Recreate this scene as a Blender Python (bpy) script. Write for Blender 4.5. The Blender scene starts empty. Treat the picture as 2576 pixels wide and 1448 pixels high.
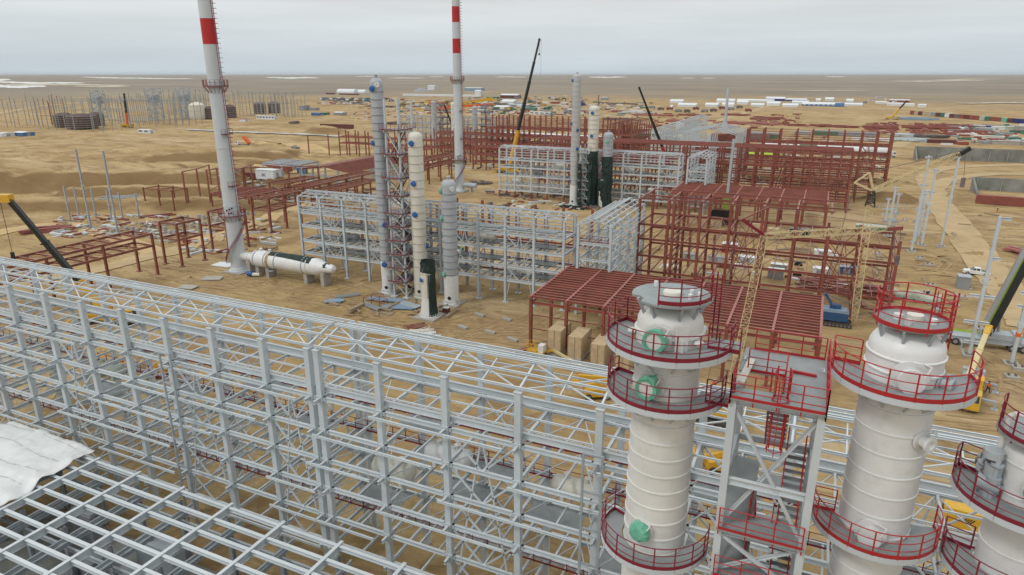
import bpy, bmesh, math, random
import numpy as np
from mathutils import Vector, Matrix, noise
R = math.radians
sc = bpy.context.scene
col = sc.collection
# ---------------------------------------------------------------- camera, sky, sun, exposure
CAMH = 43.0
F, CX, CY, HZ = 1680.0, 1288.0, 724.0, 187.0
PITCH = math.atan((CY - HZ) / F)
YAW = R(24.7)
cd = bpy.data.cameras.new('camera')
cam = bpy.data.objects.new('camera', cd)
col.objects.link(cam)
cam.location = (0, 0, CAMH)
cam.rotation_euler = (math.pi / 2 - PITCH, 0, YAW)
cd.sensor_width = 36.0
cd.lens = 36.0 * F / 2576.0
cd.clip_start = 0.5
cd.clip_end = 120000
sc.camera = cam
sc.view_settings.view_transform = 'Standard'
sc.view_settings.look = 'None'
sc.view_settings.exposure = 0.0
sc.view_settings.gamma = 1.0
sc.cycles.max_bounces = 6
sc.cycles.volume_bounces = 0

world = bpy.data.worlds.new("World")
sc.world = world
world.use_nodes = True
nt = world.node_tree
nt.nodes.clear()
def N(tree, typ, **kw):
    n = tree.nodes.new(typ)
    for k, v in kw.items():
        setattr(n, k, v)
    return n
SUN_EL, SUN_ROT = R(48), R(215)
out = N(nt, 'ShaderNodeOutputWorld')
bg_sky = N(nt, 'ShaderNodeBackground')
bg_sky.inputs[1].default_value = 0.05
sky = N(nt, 'ShaderNodeTexSky')
sky.sky_type = 'NISHITA'
sky.sun_disc = False
sky.sun_elevation = SUN_EL
sky.sun_rotation = SUN_ROT
sky.air_density = 1.0
sky.dust_density = 3.0
nt.links.new(sky.outputs[0], bg_sky.inputs[0])
# overcast cloud layer: brighter towards the zenith, faint horizontal streaks near the horizon
tc = N(nt, 'ShaderNodeTexCoord')
sep = N(nt, 'ShaderNodeSeparateXYZ')
nt.links.new(tc.outputs['Generated'], sep.inputs[0])
ramp = N(nt, 'ShaderNodeValToRGB')
cr = ramp.color_ramp
cr.elements[0].position = 0.0
cr.elements[0].color = (0.60, 0.685, 0.735, 1)
cr.elements[1].position = 1.0
cr.elements[1].color = (1.12, 1.14, 1.15, 1)
for p_, c_ in ((0.05, (0.69, 0.75, 0.778, 1)), (0.11, (0.80, 0.82, 0.822, 1)), (0.25, (0.86, 0.88, 0.89, 1))):
    e_ = cr.elements.new(p_)
    e_.color = c_
nt.links.new(sep.outputs[2], ramp.inputs[0])
mp = N(nt, 'ShaderNodeMapping')
mp.inputs['Scale'].default_value = (1.6, 1.6, 22)
nt.links.new(tc.outputs['Generated'], mp.inputs[0])
nz = N(nt, 'ShaderNodeTexNoise')
nz.inputs['Scale'].default_value = 1.6
nz.inputs['Detail'].default_value = 5
nz.inputs['Roughness'].default_value = 0.55
nt.links.new(mp.outputs[0], nz.inputs[0])
mr = N(nt, 'ShaderNodeMapRange')
mr.inputs[1].default_value = 0.3
mr.inputs[2].default_value = 0.7
mr.inputs[3].default_value = 0.93
mr.inputs[4].default_value = 1.07
nt.links.new(nz.outputs[0], mr.inputs[0])
vm = N(nt, 'ShaderNodeVectorMath', operation='SCALE')
nt.links.new(ramp.outputs[0], vm.inputs[0])
nt.links.new(mr.outputs[0], vm.inputs['Scale'])
bg_cl = N(nt, 'ShaderNodeBackground')
bg_cl.inputs[1].default_value = 1.0
nt.links.new(vm.outputs[0], bg_cl.inputs[0])
mx = N(nt, 'ShaderNodeMixShader')
mx.inputs[0].default_value = 0.93
nt.links.new(bg_sky.outputs[0], mx.inputs[1])
nt.links.new(bg_cl.outputs[0], mx.inputs[2])
nt.links.new(mx.outputs[0], out.inputs[0])

sl = bpy.data.lights.new('sun', 'SUN')
sl.energy = 1.0
sl.angle = R(11)
sl.color = (1.0, 0.98, 0.94)
so = bpy.data.objects.new('sun', sl)
col.objects.link(so)
# light comes from behind the viewer's left, soft under the overcast
so.rotation_euler = (math.pi / 2 - SUN_EL, 0, R(-35))

# ---------------------------------------------------------------- helpers
random.seed(7)
FW = Vector((-math.sin(YAW) * math.cos(PITCH), math.cos(YAW) * math.cos(PITCH), -math.sin(PITCH)))
RT = Vector((math.cos(YAW), math.sin(YAW), 0))
UP = RT.cross(FW)
CAM = Vector((0, 0, CAMH))
def ray(x, y):
    return FW + RT * ((x - CX) / F) - UP * ((y - CY) / F)
def yfix(x, y):       # the photo's horizon bows a little
    w = min(1.0, max(0.0, (400 - y) / 150.0))
    yh = 184 + 8 * ((x - 1250) / 1288.0) ** 2
    return y + w * (187 - yh)
def at(x, y, z=0.0):
    r = ray(x, yfix(x, y))
    if r.z > -0.0009: r.z = -0.0009
    return CAM + r * ((z - CAMH) / r.z)
def up_at(P, x, y):   # the point on this sight line at the same distance as P
    r = ray(x, yfix(x, y))
    n = Vector((FW.x, FW.y, 0))
    return CAM + r * (n.dot(Vector(P)) / n.dot(r))
def proj_y(P):
    d = Vector(P) - CAM
    return CY - F * d.dot(UP) / d.dot(FW)

def lin(r, g, b):
    return tuple((c / 255 / 12.92) if c / 255 <= 0.04045 else ((c / 255 + 0.055) / 1.055) ** 2.4 for c in (r, g, b))

MATS = {}
def mat(name, rgb, rough=0.6, metal=0.0, var=0.12, scale=0.6, dirt=None, dirt_amt=0.35, spec=0.4, bump=0.0, detail=5, top=0.0, topc=(0.42, 0.34, 0.24)):
    if name in MATS: return MATS[name]
    m = bpy.data.materials.new(name)
    m.use_nodes = True
    t = m.node_tree
    b = t.nodes['Principled BSDF']
    b.inputs['Roughness'].default_value = rough
    b.inputs['Metallic'].default_value = metal
    b.inputs['Specular IOR Level'].default_value = spec
    c_ = N(t, 'ShaderNodeTexCoord')
    n1 = N(t, 'ShaderNodeTexNoise')
    n1.inputs['Scale'].default_value = scale
    n1.inputs['Detail'].default_value = detail
    n1.inputs['Roughness'].default_value = 0.6
    t.links.new(c_.outputs['Object'], n1.inputs[0])
    r_ = N(t, 'ShaderNodeMapRange')
    r_.inputs[1].default_value = 0.3
    r_.inputs[2].default_value = 0.7
    r_.inputs[3].default_value = 1 - var
    r_.inputs[4].default_value = 1 + var
    t.links.new(n1.outputs[0], r_.inputs[0])
    v_ = N(t, 'ShaderNodeVectorMath', operation='SCALE')
    v_.inputs[0].default_value = rgb[:3]
    t.links.new(r_.outputs[0], v_.inputs['Scale'])
    last = v_.outputs[0]
    if dirt:
        n2 = N(t, 'ShaderNodeTexNoise')
        n2.inputs['Scale'].default_value = scale * 2.7
        n2.inputs['Detail'].default_value = 8
        n2.inputs['Roughness'].default_value = 0.7
        t.links.new(c_.outputs['Object'], n2.inputs[0])
        r2 = N(t, 'ShaderNodeMapRange')
        r2.inputs[1].default_value = 0.52
        r2.inputs[2].default_value = 0.72
        r2.inputs[4].default_value = dirt_amt
        t.links.new(n2.outputs[0], r2.inputs[0])
        mi = N(t, 'ShaderNodeMix', data_type='RGBA')
        t.links.new(r2.outputs[0], mi.inputs[0])
        t.links.new(last, mi.inputs[6])
        mi.inputs[7].default_value = (*dirt[:3], 1)
        last = mi.outputs[2]
    if top:      # upward faces mixed towards the paler topc tone
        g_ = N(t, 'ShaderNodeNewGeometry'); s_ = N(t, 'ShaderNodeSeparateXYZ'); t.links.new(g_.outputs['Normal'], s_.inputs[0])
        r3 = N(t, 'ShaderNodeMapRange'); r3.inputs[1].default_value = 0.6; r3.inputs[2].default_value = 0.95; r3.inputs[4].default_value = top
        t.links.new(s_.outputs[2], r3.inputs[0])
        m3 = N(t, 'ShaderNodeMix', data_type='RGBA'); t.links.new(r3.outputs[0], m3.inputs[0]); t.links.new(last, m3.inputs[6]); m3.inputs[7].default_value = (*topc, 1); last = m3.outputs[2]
    t.links.new(last, b.inputs['Base Color'])
    if bump:
        bp = N(t, 'ShaderNodeBump')
        bp.inputs['Strength'].default_value = 0.6
        bp.inputs['Distance'].default_value = bump
        t.links.new(n1.outputs[0], bp.inputs['Height'])
        t.links.new(bp.outputs[0], b.inputs['Normal'])
    MATS[name] = m
    return m

DUST = (0.33, 0.24, 0.14)
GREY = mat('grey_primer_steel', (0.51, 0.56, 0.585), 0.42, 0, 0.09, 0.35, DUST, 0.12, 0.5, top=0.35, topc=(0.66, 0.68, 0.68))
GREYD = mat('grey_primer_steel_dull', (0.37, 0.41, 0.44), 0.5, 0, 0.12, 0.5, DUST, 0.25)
RED = mat('red_oxide_steel', (0.245, 0.068, 0.047), 0.5, 0, 0.3, 0.35, (0.17, 0.10, 0.07), 0.5, 0.45, top=0.35, topc=(0.42, 0.25, 0.205))
REDB = mat('red_brown_steel', (0.25, 0.085, 0.055), 0.5, 0, 0.22, 0.4, DUST, 0.3, top=0.35, topc=(0.42, 0.28, 0.2))
RAIL = mat('crimson_handrail', (0.20, 0.014, 0.03), 0.4, 0, 0.1, 2.0)
RAILB = mat('bright_red_handrail', (0.38, 0.022, 0.026), 0.4, 0, 0.1, 2.0)
GRATE = mat('galvanised_grating', (0.27, 0.295, 0.295), 0.55, 0.1, 0.12, 1.5)
GALV = mat('galvanised_steel', (0.42, 0.46, 0.49), 0.4, 0.4, 0.1, 1.0)
CREAM = mat('cream_vessel_paint', (0.64, 0.62, 0.54), 0.45, 0, 0.05, 0.4, DUST, 0.15)
NEARC = mat('near_cream_paint', (0.66, 0.66, 0.63), 0.45, 0, 0.08, 0.5, (0.42, 0.38, 0.3), 0.3)
WHITE = mat('white_vessel_paint', (0.69, 0.70, 0.69), 0.42, 0, 0.07, 0.5, (0.4, 0.37, 0.32), 0.28)
VGREY = mat('grey_vessel_primer', (0.38, 0.405, 0.43), 0.5, 0, 0.07, 0.4, DUST, 0.15)
CHWH = mat('pale_grey_chimney_paint', (0.52, 0.565, 0.59), 0.45, 0, 0.05, 0.15, (0.35, 0.36, 0.36), 0.2)
CHRED = mat('chimney_red_band', (0.42, 0.02, 0.02), 0.45, 0, 0.08, 0.3)
BLUEC = mat('blue_plastic_cover', (0.02, 0.11, 0.34), 0.5, 0, 0.15, 2)
GREENC = mat('green_plastic_cover', (0.15, 0.44, 0.31), 0.4, 0, 0.2, 3)
NET = mat('dark_green_netting', (0.014, 0.030, 0.026), 0.75, 0, 0.35, 1.2, (0.08, 0.12, 0.1), 0.5, bump=0.15)
CONC = mat('concrete', (0.38, 0.36, 0.32), 0.85, 0, 0.14, 0.6, (0.2, 0.19, 0.17), 0.4, bump=0.03)
CONCD = mat('weathered_concrete', (0.215, 0.22, 0.20), 0.9, 0, 0.35, 0.12, (0.10, 0.10, 0.085), 0.6, bump=0.05)
PLY = mat('plywood', (0.50, 0.385, 0.235), 0.7, 0, 0.16, 1.2, (0.32, 0.23, 0.14), 0.5)
TARP = mat('white_tarpaulin', (0.66, 0.68, 0.67), 0.5, 0, 0.06, 0.8, (0.5, 0.5, 0.46), 0.3, bump=0.1)
TARPG = mat('pale_green_tarpaulin', (0.42, 0.46, 0.38), 0.6, 0, 0.15, 1.5, bump=0.15)
YEL = mat('machine_yellow', (0.62, 0.36, 0.03), 0.4, 0, 0.1, 1, DUST, 0.3)
CRY = mat('crane_cream_yellow', (0.60, 0.50, 0.27), 0.5, 0, 0.08, 1, DUST, 0.2)
ORG = mat('orange_paint', (0.66, 0.13, 0.025), 0.45, 0, 0.1, 1, DUST, 0.25)
BLACK = mat('black_paint', (0.02, 0.022, 0.022), 0.35, 0, 0.2, 1)
RUB = mat('dusty_rubber', (0.05, 0.045, 0.04), 0.85, 0, 0.3, 3, DUST, 0.4)
BLUE = mat('crane_blue_paint', (0.025, 0.08, 0.19), 0.4, 0, 0.1, 1, DUST, 0.2)
BLUEL = mat('faded_blue_roof', (0.22, 0.31, 0.40), 0.5, 0, 0.1, 1, DUST, 0.2)
LIME = mat('lime_green_paint', (0.36, 0.55, 0.04), 0.4, 0, 0.1, 1)
GLASS = mat('dark_window_glass', (0.03, 0.04, 0.045), 0.12, 0, 0.1, 1, spec=0.8)
CARW = mat('white_car_paint', (0.72, 0.72, 0.71), 0.25, 0, 0.02, 1, spec=0.6)
CARG = mat('silver_car_paint', (0.36, 0.38, 0.39), 0.3, 0.3, 0.03, 1)
SHW = mat('white_cladding', (0.66, 0.68, 0.69), 0.5, 0, 0.06, 0.2, DUST, 0.2)
SHG = mat('grey_cladding', (0.26, 0.28, 0.29), 0.6, 0, 0.1, 0.2, DUST, 0.2)
SHB = mat('blue_cladding', (0.05, 0.14, 0.30), 0.5, 0, 0.1, 0.2, DUST, 0.25)
SHN = mat('navy_cladding', (0.03, 0.035, 0.17), 0.5, 0, 0.1, 0.2)
SHGR = mat('green_cladding', (0.04, 0.16, 0.10), 0.55, 0, 0.12, 0.2, DUST, 0.25)
BRN = mat('rusty_container_red', (0.25, 0.07, 0.05), 0.6, 0, 0.12, 0.4, DUST, 0.3)
MAROON = mat('maroon_cladding', (0.13, 0.04, 0.04), 0.6, 0, 0.12, 0.4, DUST, 0.25)
TAN = mat('tan_paint', (0.44, 0.36, 0.24), 0.6, 0, 0.1, 0.4, DUST, 0.25)
STEELD = mat('weathered_scaffold_steel', (0.16, 0.14, 0.135), 0.7, 0, 0.25, 0.4, (0.10, 0.04, 0.03), 0.5)
WOOD = mat('weathered_timber', (0.30, 0.23, 0.15), 0.8, 0, 0.2, 1.5)
HIVIS = mat('orange_workwear', (0.72, 0.13, 0.02), 0.7, 0, 0.05, 3)
DARKCL = mat('dark_workwear', (0.03, 0.035, 0.06), 0.8, 0, 0.1, 3)
SKIN = mat('skin', (0.42, 0.25, 0.18), 0.6, 0, 0.02, 3)
HELM = mat('white_helmet', (0.75, 0.75, 0.74), 0.4, 0, 0.02, 3)
HELMR = mat('red_helmet', (0.5, 0.03, 0.02), 0.4, 0, 0.02, 3)

class MB:
    def __init__(s): s.v = []; s.f = []
    def add(s, vs, fs):
        o = len(s.v)
        s.v.extend(tuple(v) for v in vs)
        s.f.extend(tuple(i + o for i in f) for f in fs)
        return s
    def merge(s, o): return s.add(o.v, o.f)
    def box(s, x0, x1, y0, y1, z0, z1):
        vs = [(x0, y0, z0), (x1, y0, z0), (x1, y1, z0), (x0, y1, z0), (x0, y0, z1), (x1, y0, z1), (x1, y1, z1), (x0, y1, z1)]
        return s.add(vs, [(0, 3, 2, 1), (4, 5, 6, 7), (0, 1, 5, 4), (1, 2, 6, 5), (2, 3, 7, 6), (3, 0, 4, 7)])
    def cbox(s, c, sz): return s.box(c[0] - sz[0] / 2, c[0] + sz[0] / 2, c[1] - sz[1] / 2, c[1] + sz[1] / 2, c[2] - sz[2] / 2, c[2] + sz[2] / 2)
    def prism(s, p0, p1, pts, up=None):
        p0, p1 = Vector(p0), Vector(p1)
        d = p1 - p0
        if d.length < 1e-6: return s
        d.normalize()
        u = Vector(up) if up else (Vector((0, 0, 1)) if abs(d.z) < 0.95 else Vector((0, 1, 0)))
        sd = d.cross(u).normalized()
        u = sd.cross(d)
        n = len(pts)
        vs = [p0 + sd * a + u * b for a, b in pts] + [p1 + sd * a + u * b for a, b in pts]
        fs = [(i, (i + 1) % n, n + (i + 1) % n, n + i) for i in range(n)]
        return s.add(vs, fs + [tuple(range(n))[::-1], tuple(range(n, 2 * n))])
    def bar(s, p0, p1, w, h=None, up=None):
        h = h or w
        return s.prism(p0, p1, [(-w / 2, -h / 2), (w / 2, -h / 2), (w / 2, h / 2), (-w / 2, h / 2)], up)
    def ibeam(s, p0, p1, w, h, up=None):
        a, t, g = w / 2, h * 0.09, w * 0.09
        b = h / 2
        return s.prism(p0, p1, [(-a, -b), (a, -b), (a, -b + t), (g, -b + t), (g, b - t), (a, b - t), (a, b), (-a, b), (-a, b - t), (-g, b - t), (-g, -b + t), (-a, -b + t)], up)
    def tube(s, p0, p1, r, n=8, r1=None):
        p0, p1 = Vector(p0), Vector(p1)
        d = p1 - p0
        if d.length < 1e-6: return s
        d.normalize()
        u = Vector((0, 0, 1)) if abs(d.z) < 0.95 else Vector((0, 1, 0))
        sd = d.cross(u).normalized(); u = sd.cross(d)
        r1 = r if r1 is None else r1
        vs = [p0 + (sd * math.cos(t) + u * math.sin(t)) * r for t in [2 * math.pi * i / n for i in range(n)]]
        vs += [p1 + (sd * math.cos(t) + u * math.sin(t)) * r1 for t in [2 * math.pi * i / n for i in range(n)]]
        fs = [(i, (i + 1) % n, n + (i + 1) % n, n + i) for i in range(n)]
        return s.add(vs, fs + [tuple(range(n))[::-1], tuple(range(n, 2 * n))])
    def path(s, pts, r, n=6):
        for a, b in zip(pts[:-1], pts[1:]): s.tube(a, b, r, n)
        return s
    def lathe(s, prof, c=(0, 0, 0), n=32, axis='z'):
        vs, fs = [], []
        m = len(prof)
        for i in range(n):
            t = 2 * math.pi * i / n
            for r, z in prof:
                if axis == 'z': vs.append((c[0] + r * math.cos(t), c[1] + r * math.sin(t), c[2] + z))
                elif axis == 'x': vs.append((c[0] + z, c[1] + r * math.cos(t), c[2] + r * math.sin(t)))
                else: vs.append((c[0] + r * math.cos(t), c[1] + z, c[2] + r * math.sin(t)))
        for i in range(n):
            j = (i + 1) % n
            for k in range(m - 1):
                fs.append((i * m + k, j * m + k, j * m + k + 1, i * m + k + 1))
        return s.add(vs, fs)
    def ring_sector(s, c, r0, r1, z0, z1, a0, a1, n=24):
        vs, fs = [], []
        for i in range(n + 1):
            t = a0 + (a1 - a0) * i / n
            for r, z in ((r0, z0), (r1, z0), (r1, z1), (r0, z1)):
                vs.append((c[0] + r * math.cos(t), c[1] + r * math.sin(t), c[2] + z))
        for i in range(n):
            for k in range(4):
                fs.append((i * 4 + k, i * 4 + (k + 1) % 4, (i + 1) * 4 + (k + 1) % 4, (i + 1) * 4 + k))
        fs += [(0, 3, 2, 1), (n * 4, n * 4 + 1, n * 4 + 2, n * 4 + 3)]
        return s.add(vs, fs)
    def xform(s, M):
        s.v = [tuple(M @ Vector(v)) for v in s.v]
        return s
    def build(s, name, m, parent=None, loc=None, smooth=False):
        me = bpy.data.meshes.new(name)
        me.from_pydata(s.v, [], s.f)
        me.materials.append(m)
        if smooth:
            me.polygons.foreach_set('use_smooth', [True] * len(me.polygons))
        o = bpy.data.objects.new(name, me)
        if loc is not None: o.location = loc
        col.objects.link(o)
        if smooth:
            md = o.modifiers.new('w', 'EDGE_SPLIT'); md.split_angle = R(38)
        if parent: o.parent = parent
        return o

def tag(o, label=None, cat=None, group=None, kind=None):
    if label: o['label'] = label
    if cat: o['category'] = cat
    if group: o['group'] = group
    if kind: o['kind'] = kind
    return o
def thing(name, label, cat, loc=(0, 0, 0), rz=0, group=None):
    o = bpy.data.objects.new(name, None)
    o.empty_display_size = 0.5
    col.objects.link(o)
    o.location = loc
    o.rotation_euler = (0, 0, rz)
    return tag(o, label, cat, group)
def copy_thing(src, loc, rz=0, label=None):
    def cp(o, parent):
        c = o.copy(); col.objects.link(c); c.parent = parent
        for ch in list(o.children): cp(ch, c)
        return c
    c = cp(src, None)
    c.location = loc; c.rotation_euler = (0, 0, rz)
    if label: c['label'] = label
    return c
def solo(name, mb, m, label, cat, loc=(0, 0, 0), rz=0, group=None, kind=None, smooth=False):
    o = mb.build(name, m, None, loc, smooth)
    o.rotation_euler = (0, 0, rz)
    return tag(o, label, cat, group, kind)

class Asm:
    """collects members of a frame; the 100 nearest of one name become parts, any rest one part"""
    def __init__(s, root): s.root = root; s.d = {}
    def add(s, name, mb, m):
        s.d.setdefault((name, m.name), []).append((mb, m))
    def done(s, cap=100):
        base = Vector(s.root.location)
        names = {}
        for (nm, mn), L in s.d.items(): names.setdefault(nm, []).extend(L)
        for nm, L in names.items():
            def dist(e):
                v = e[0].v
                c = sum((Vector(q) for q in v[::max(1, len(v) // 4)]), Vector()) / len(v[::max(1, len(v) // 4)])
                return (c + base - CAM).length
            L.sort(key=dist)
            for mb, m in L[:cap]: mb.build(nm, m, s.root)
            if len(L) > cap:
                r = MB()
                for mb, m in L[cap:]: r.merge(mb)
                tag(r.build(nm, L[cap][1], s.root), kind='stuff')
def ordn(i): return ['first', 'second', 'third', 'fourth', 'fifth', 'sixth', 'seventh', 'eighth', 'ninth', 'tenth', 'eleventh', 'twelfth', 'thirteenth', 'fourteenth', 'fifteenth', 'sixteenth', 'seventeenth', 'eighteenth', 'nineteenth', 'twentieth', 'twenty-first', 'twenty-second', 'twenty-third', 'twenty-fourth', 'twenty-fifth', 'twenty-sixth', 'twenty-seventh', 'twenty-eighth', 'twenty-ninth', 'thirtieth'][i]
# ---------------------------------------------------------------- ground
MOUNDS = []   # x, y, rx, ry, rot, h, flat
def mound(px, py, w, d, h, rot=None, flat=0.0):
    P = at(px, py)
    MOUNDS.append((P.x, P.y, w, d, YAW if rot is None else rot, h, flat))
# spoil heaps and cut banks left of the chimney
mound(150, 455, 75, 16, 7.0, flat=0.5); mound(330, 470, 60, 14, 6.5, flat=0.5); mound(-60, 470, 60, 20, 7.0, flat=0.5)
mound(470, 440, 42, 13, 5.0, flat=0.4); mound(560, 405, 40, 14, 5.5, flat=0.4); mound(650, 395, 28, 12, 5.0, flat=0.4)
mound(300, 400, 80, 10, 2.5); mound(120, 395, 60, 12, 2.5); mound(480, 380, 60, 12, 2.0)
mound(815, 335, 20, 12, 6.0); mound(830, 375, 45, 10, 2.8); mound(955, 370, 30, 10, 2.2)
mound(775, 412, 8, 5, 2.6); mound(855, 402, 6, 4, 2.2); mound(1000, 400, 12, 6, 2.0)
mound(960, 835, 4.2, 3.4, 1.0); mound(890, 775, 5, 3, 0.7)
mound(2235, 505, 11, 7, 3.8); mound(2240, 460, 9, 6, 2.5); mound(2210, 535, 14, 4, 1.6)
mound(2130, 610, 9, 4, 1.6); mound(760, 470, 12, 8, 2.4); mound(835, 510, 9, 5, 2.0)
mound(1170, 290, 26, 12, 1.6); mound(2100, 295, 60, 25, 3.0, flat=0.3); mound(1750, 215, 80, 50, 5.0)
mound(1250, 232, 70, 60, 7.0); mound(1480, 232, 60, 45, 5.0); mound(700, 218, 160, 70, 6.0); mound(300, 240, 200, 70, 6.0)
mound(690, 550, 9, 5, 1.6); mound(740, 545, 7, 4, 1.4); mound(640, 560, 6, 3, 1.0); mound(1445, 925, 4, 3, 0.8)
mound(2480, 640, 9, 4, 1.0); mound(2170, 600, 8, 4, 1.6)
mound(230, 520, 85, 10, 3.0, flat=0.3); mound(420, 495, 45, 9, 4.0, flat=0.4); mound(40, 430, 60, 9, 4.0, flat=0.3); mound(250, 430, 50, 8, 3.0, flat=0.3); mound(620, 425, 22, 9, 5.0, flat=0.3)
mound(700, 372, 30, 8, 3.0); mound(90, 520, 60, 8, 3.0); mound(2420, 600, 12, 3, 0.8); mound(2350, 690, 9, 2.5, 0.7, rot=-.6); mound(2410, 760, 8, 2.5, 0.8, rot=-.7); mound(1000, 460, 9, 5, 1.2)
random.seed(77)
for k in range(34):
    mound(random.uniform(420, 1280), random.uniform(700, 860), random.uniform(1.2, 3.2), random.uniform(.8, 1.8), random.uniform(.25, .7), rot=random.uniform(0, 3))
for k in range(30):
    mound(random.uniform(2230, 2570), random.uniform(560, 1020), random.uniform(1.5, 5), random.uniform(.8, 1.8), random.uniform(.25, .7), rot=random.uniform(-1, 1))
for k in range(40):
    mound(random.uniform(0, 700), random.uniform(350, 620), random.uniform(4, 16), random.uniform(1.5, 3.5), random.uniform(.4, 1.6), rot=random.uniform(.1, .7))
def gh(x, y):
    h = 0.0
    for mx_, my_, w, d, rot, hh, fl in MOUNDS:
        dx, dy = x - mx_, y - my_
        if abs(dx) > 2.6 * max(w, d) or abs(dy) > 2.6 * max(w, d): continue
        c, s = math.cos(rot), math.sin(rot)
        u, v = (dx * c + dy * s) / w, (-dx * s + dy * c) / d
        wob = noise.noise(Vector((x * 0.09, y * 0.09, 0))) * 0.35
        q = math.sqrt(u * u + v * v) + wob
        if q < 1.25:
            t = max(0.0, min(1.0, (1.25 - max(q, fl)) / (1.25 - fl)))
            h = max(h, hh * (t * t * (3 - 2 * t)))
    dist = math.hypot(x, y)
    n = noise.noise(Vector((x * 0.05, y * 0.05, 3.1))) * 0.5 + noise.noise(Vector((x * 0.17, y * 0.17, 7.7))) * 0.22 + noise.noise(Vector((x * 0.5, y * 0.5, 1.7))) * 0.09
    left = max(0.0, min(1.0, (-x - 140) / 80))
    amp = 0.35 + 0.8 * left
    if dist > 900: amp *= max(0.3, 1 - (dist - 900) / 3000)
    return h + n * amp

def build_ground():
    rs = [4.0]
    while rs[-1] < 650: rs.append(rs[-1] * 1.0125)
    while rs[-1] < 70000: rs.append(rs[-1] * 1.055)
    az = []
    a = -180.0
    while a < 180:
        az.append(a)
        a += 0.24 if abs(a) < 46 else 3.0
    V = [(0, 0, 0)]
    K = []
    for r in rs:
        for q in az:
            t = math.pi / 2 + YAW - R(q)
            x, y = r * math.cos(t), r * math.sin(t)
            V.append((x, y, gh(x, y) if abs(q) < 50 and r < 20000 else 0.0))
    n = len(az)
    Fc = [(0, 1 + (j + 1) % n, 1 + j) for j in range(n)]
    for i in range(len(rs) - 1):
        o = 1 + i * n
        for j in range(n):
            k = (j + 1) % n
            Fc.append((o + j, o + k, o + n + k, o + n + j))
    me = bpy.data.meshes.new('ground')
    me.from_pydata(V, [], Fc)
    me.polygons.foreach_set('use_smooth', [True] * len(me.polygons))
    m = bpy.data.materials.new('desert_sand')
    m.use_nodes = True
    t = m.node_tree
    b = t.nodes['Principled BSDF']
    b.inputs['Roughness'].default_value = 0.95
    b.inputs['Specular IOR Level'].default_value = 0.15
    g = N(t, 'ShaderNodeNewGeometry')
    def noise_n(scale, detail=6, rough=0.6, stretch=None, rot=0.0, dist=0.0):
        src = g.outputs['Position']
        if stretch:
            mp_ = N(t, 'ShaderNodeMapping')
            mp_.inputs['Rotation'].default_value = (0, 0, rot)
            mp_.inputs['Scale'].default_value = stretch
            t.links.new(src, mp_.inputs[0]); src = mp_.outputs[0]
        q = N(t, 'ShaderNodeTexNoise')
        q.inputs['Scale'].default_value = scale
        q.inputs['Detail'].default_value = detail
        q.inputs['Roughness'].default_value = rough
        q.inputs['Distortion'].default_value = dist
        t.links.new(src, q.inputs[0])
        return q.outputs[0]
    def rng(s, a, b2, c=0.0, d=1.0):
        q = N(t, 'ShaderNodeMapRange')
        q.inputs[1].default_value = a; q.inputs[2].default_value = b2
        q.inputs[3].default_value = c; q.inputs[4].default_value = d
        t.links.new(s, q.inputs[0]); return q.outputs[0]
    def mixc(f, a, b2, blend='MIX'):
        q = N(t, 'ShaderNodeMix', data_type='RGBA', blend_type=blend)
        if isinstance(f, float): q.inputs[0].default_value = f
        else: t.links.new(f, q.inputs[0])
        for i, s in ((6, a), (7, b2)):
            if isinstance(s, tuple): q.inputs[i].default_value = (*s, 1)
            else: t.links.new(s, q.inputs[i])
        return q.outputs[2]
    def mult(a, b2):
        q = N(t, 'ShaderNodeMath', operation='MULTIPLY')
        t.links.new(a, q.inputs[0])
        if isinstance(b2, float): q.inputs[1].default_value = b2
        else: t.links.new(b2, q.inputs[1])
        return q.outputs[0]
    c = mixc(rng(noise_n(0.018, 5), 0.35, 0.65), (0.395, 0.275, 0.122), (0.51, 0.378, 0.195))
    c = mixc(rng(noise_n(0.05, 8, 0.65, dist=0.6), 0.47, 0.62, 0, 0.85), c, (0.265, 0.17, 0.078))
    c = mixc(rng(noise_n(0.03, 7, 0.6, (0.25, 1, 1), 0.35, 1.2), 0.52, 0.62, 0, 0.7), c, (0.53, 0.40, 0.24))
    c = mixc(rng(noise_n(0.22, 8, 0.7, (0.3, 1, 1), -0.5, 0.8), 0.52, 0.62, 0, 0.6), c, (0.27, 0.175, 0.09))
    c = mixc(rng(noise_n(0.35, 8, 0.7, (0.18, 1, 1), 0.9, 0.6), 0.55, 0.62, 0, 0.55), c, (0.25, 0.165, 0.09))
    c = mixc(rng(noise_n(1.4, 6, 0.75), 0.4, 0.75, 0, 0.35), c, (0.27, 0.175, 0.085))
    c = mixc(rng(noise_n(0.09, 9, 0.75, (0.5, 1, 1), 1.2, 1.5), 0.53, 0.60, 0, 0.5), c, (0.24, 0.155, 0.075))
    c = mixc(rng(noise_n(0.12, 9, 0.7, (0.12, 1, 1), 0.5, 0.5), 0.57, 0.63, 0, 0.6), c, (0.56, 0.43, 0.26))
    # steeper faces of the freshly dug heaps mix to a darker brown
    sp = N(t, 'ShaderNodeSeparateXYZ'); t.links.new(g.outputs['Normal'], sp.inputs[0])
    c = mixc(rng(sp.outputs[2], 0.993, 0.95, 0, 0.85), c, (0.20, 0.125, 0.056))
    # open steppe far outside the graded site
    ln = N(t, 'ShaderNodeVectorMath', operation='LENGTH'); t.links.new(g.outputs['Position'], ln.inputs[0])
    add = N(t, 'ShaderNodeMath', operation='ADD')
    t.links.new(ln.outputs['Value'], add.inputs[0])
    t.links.new(rng(noise_n(0.004, 6, 0.65), 0.3, 0.7, -420, 420), add.inputs[1])
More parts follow.
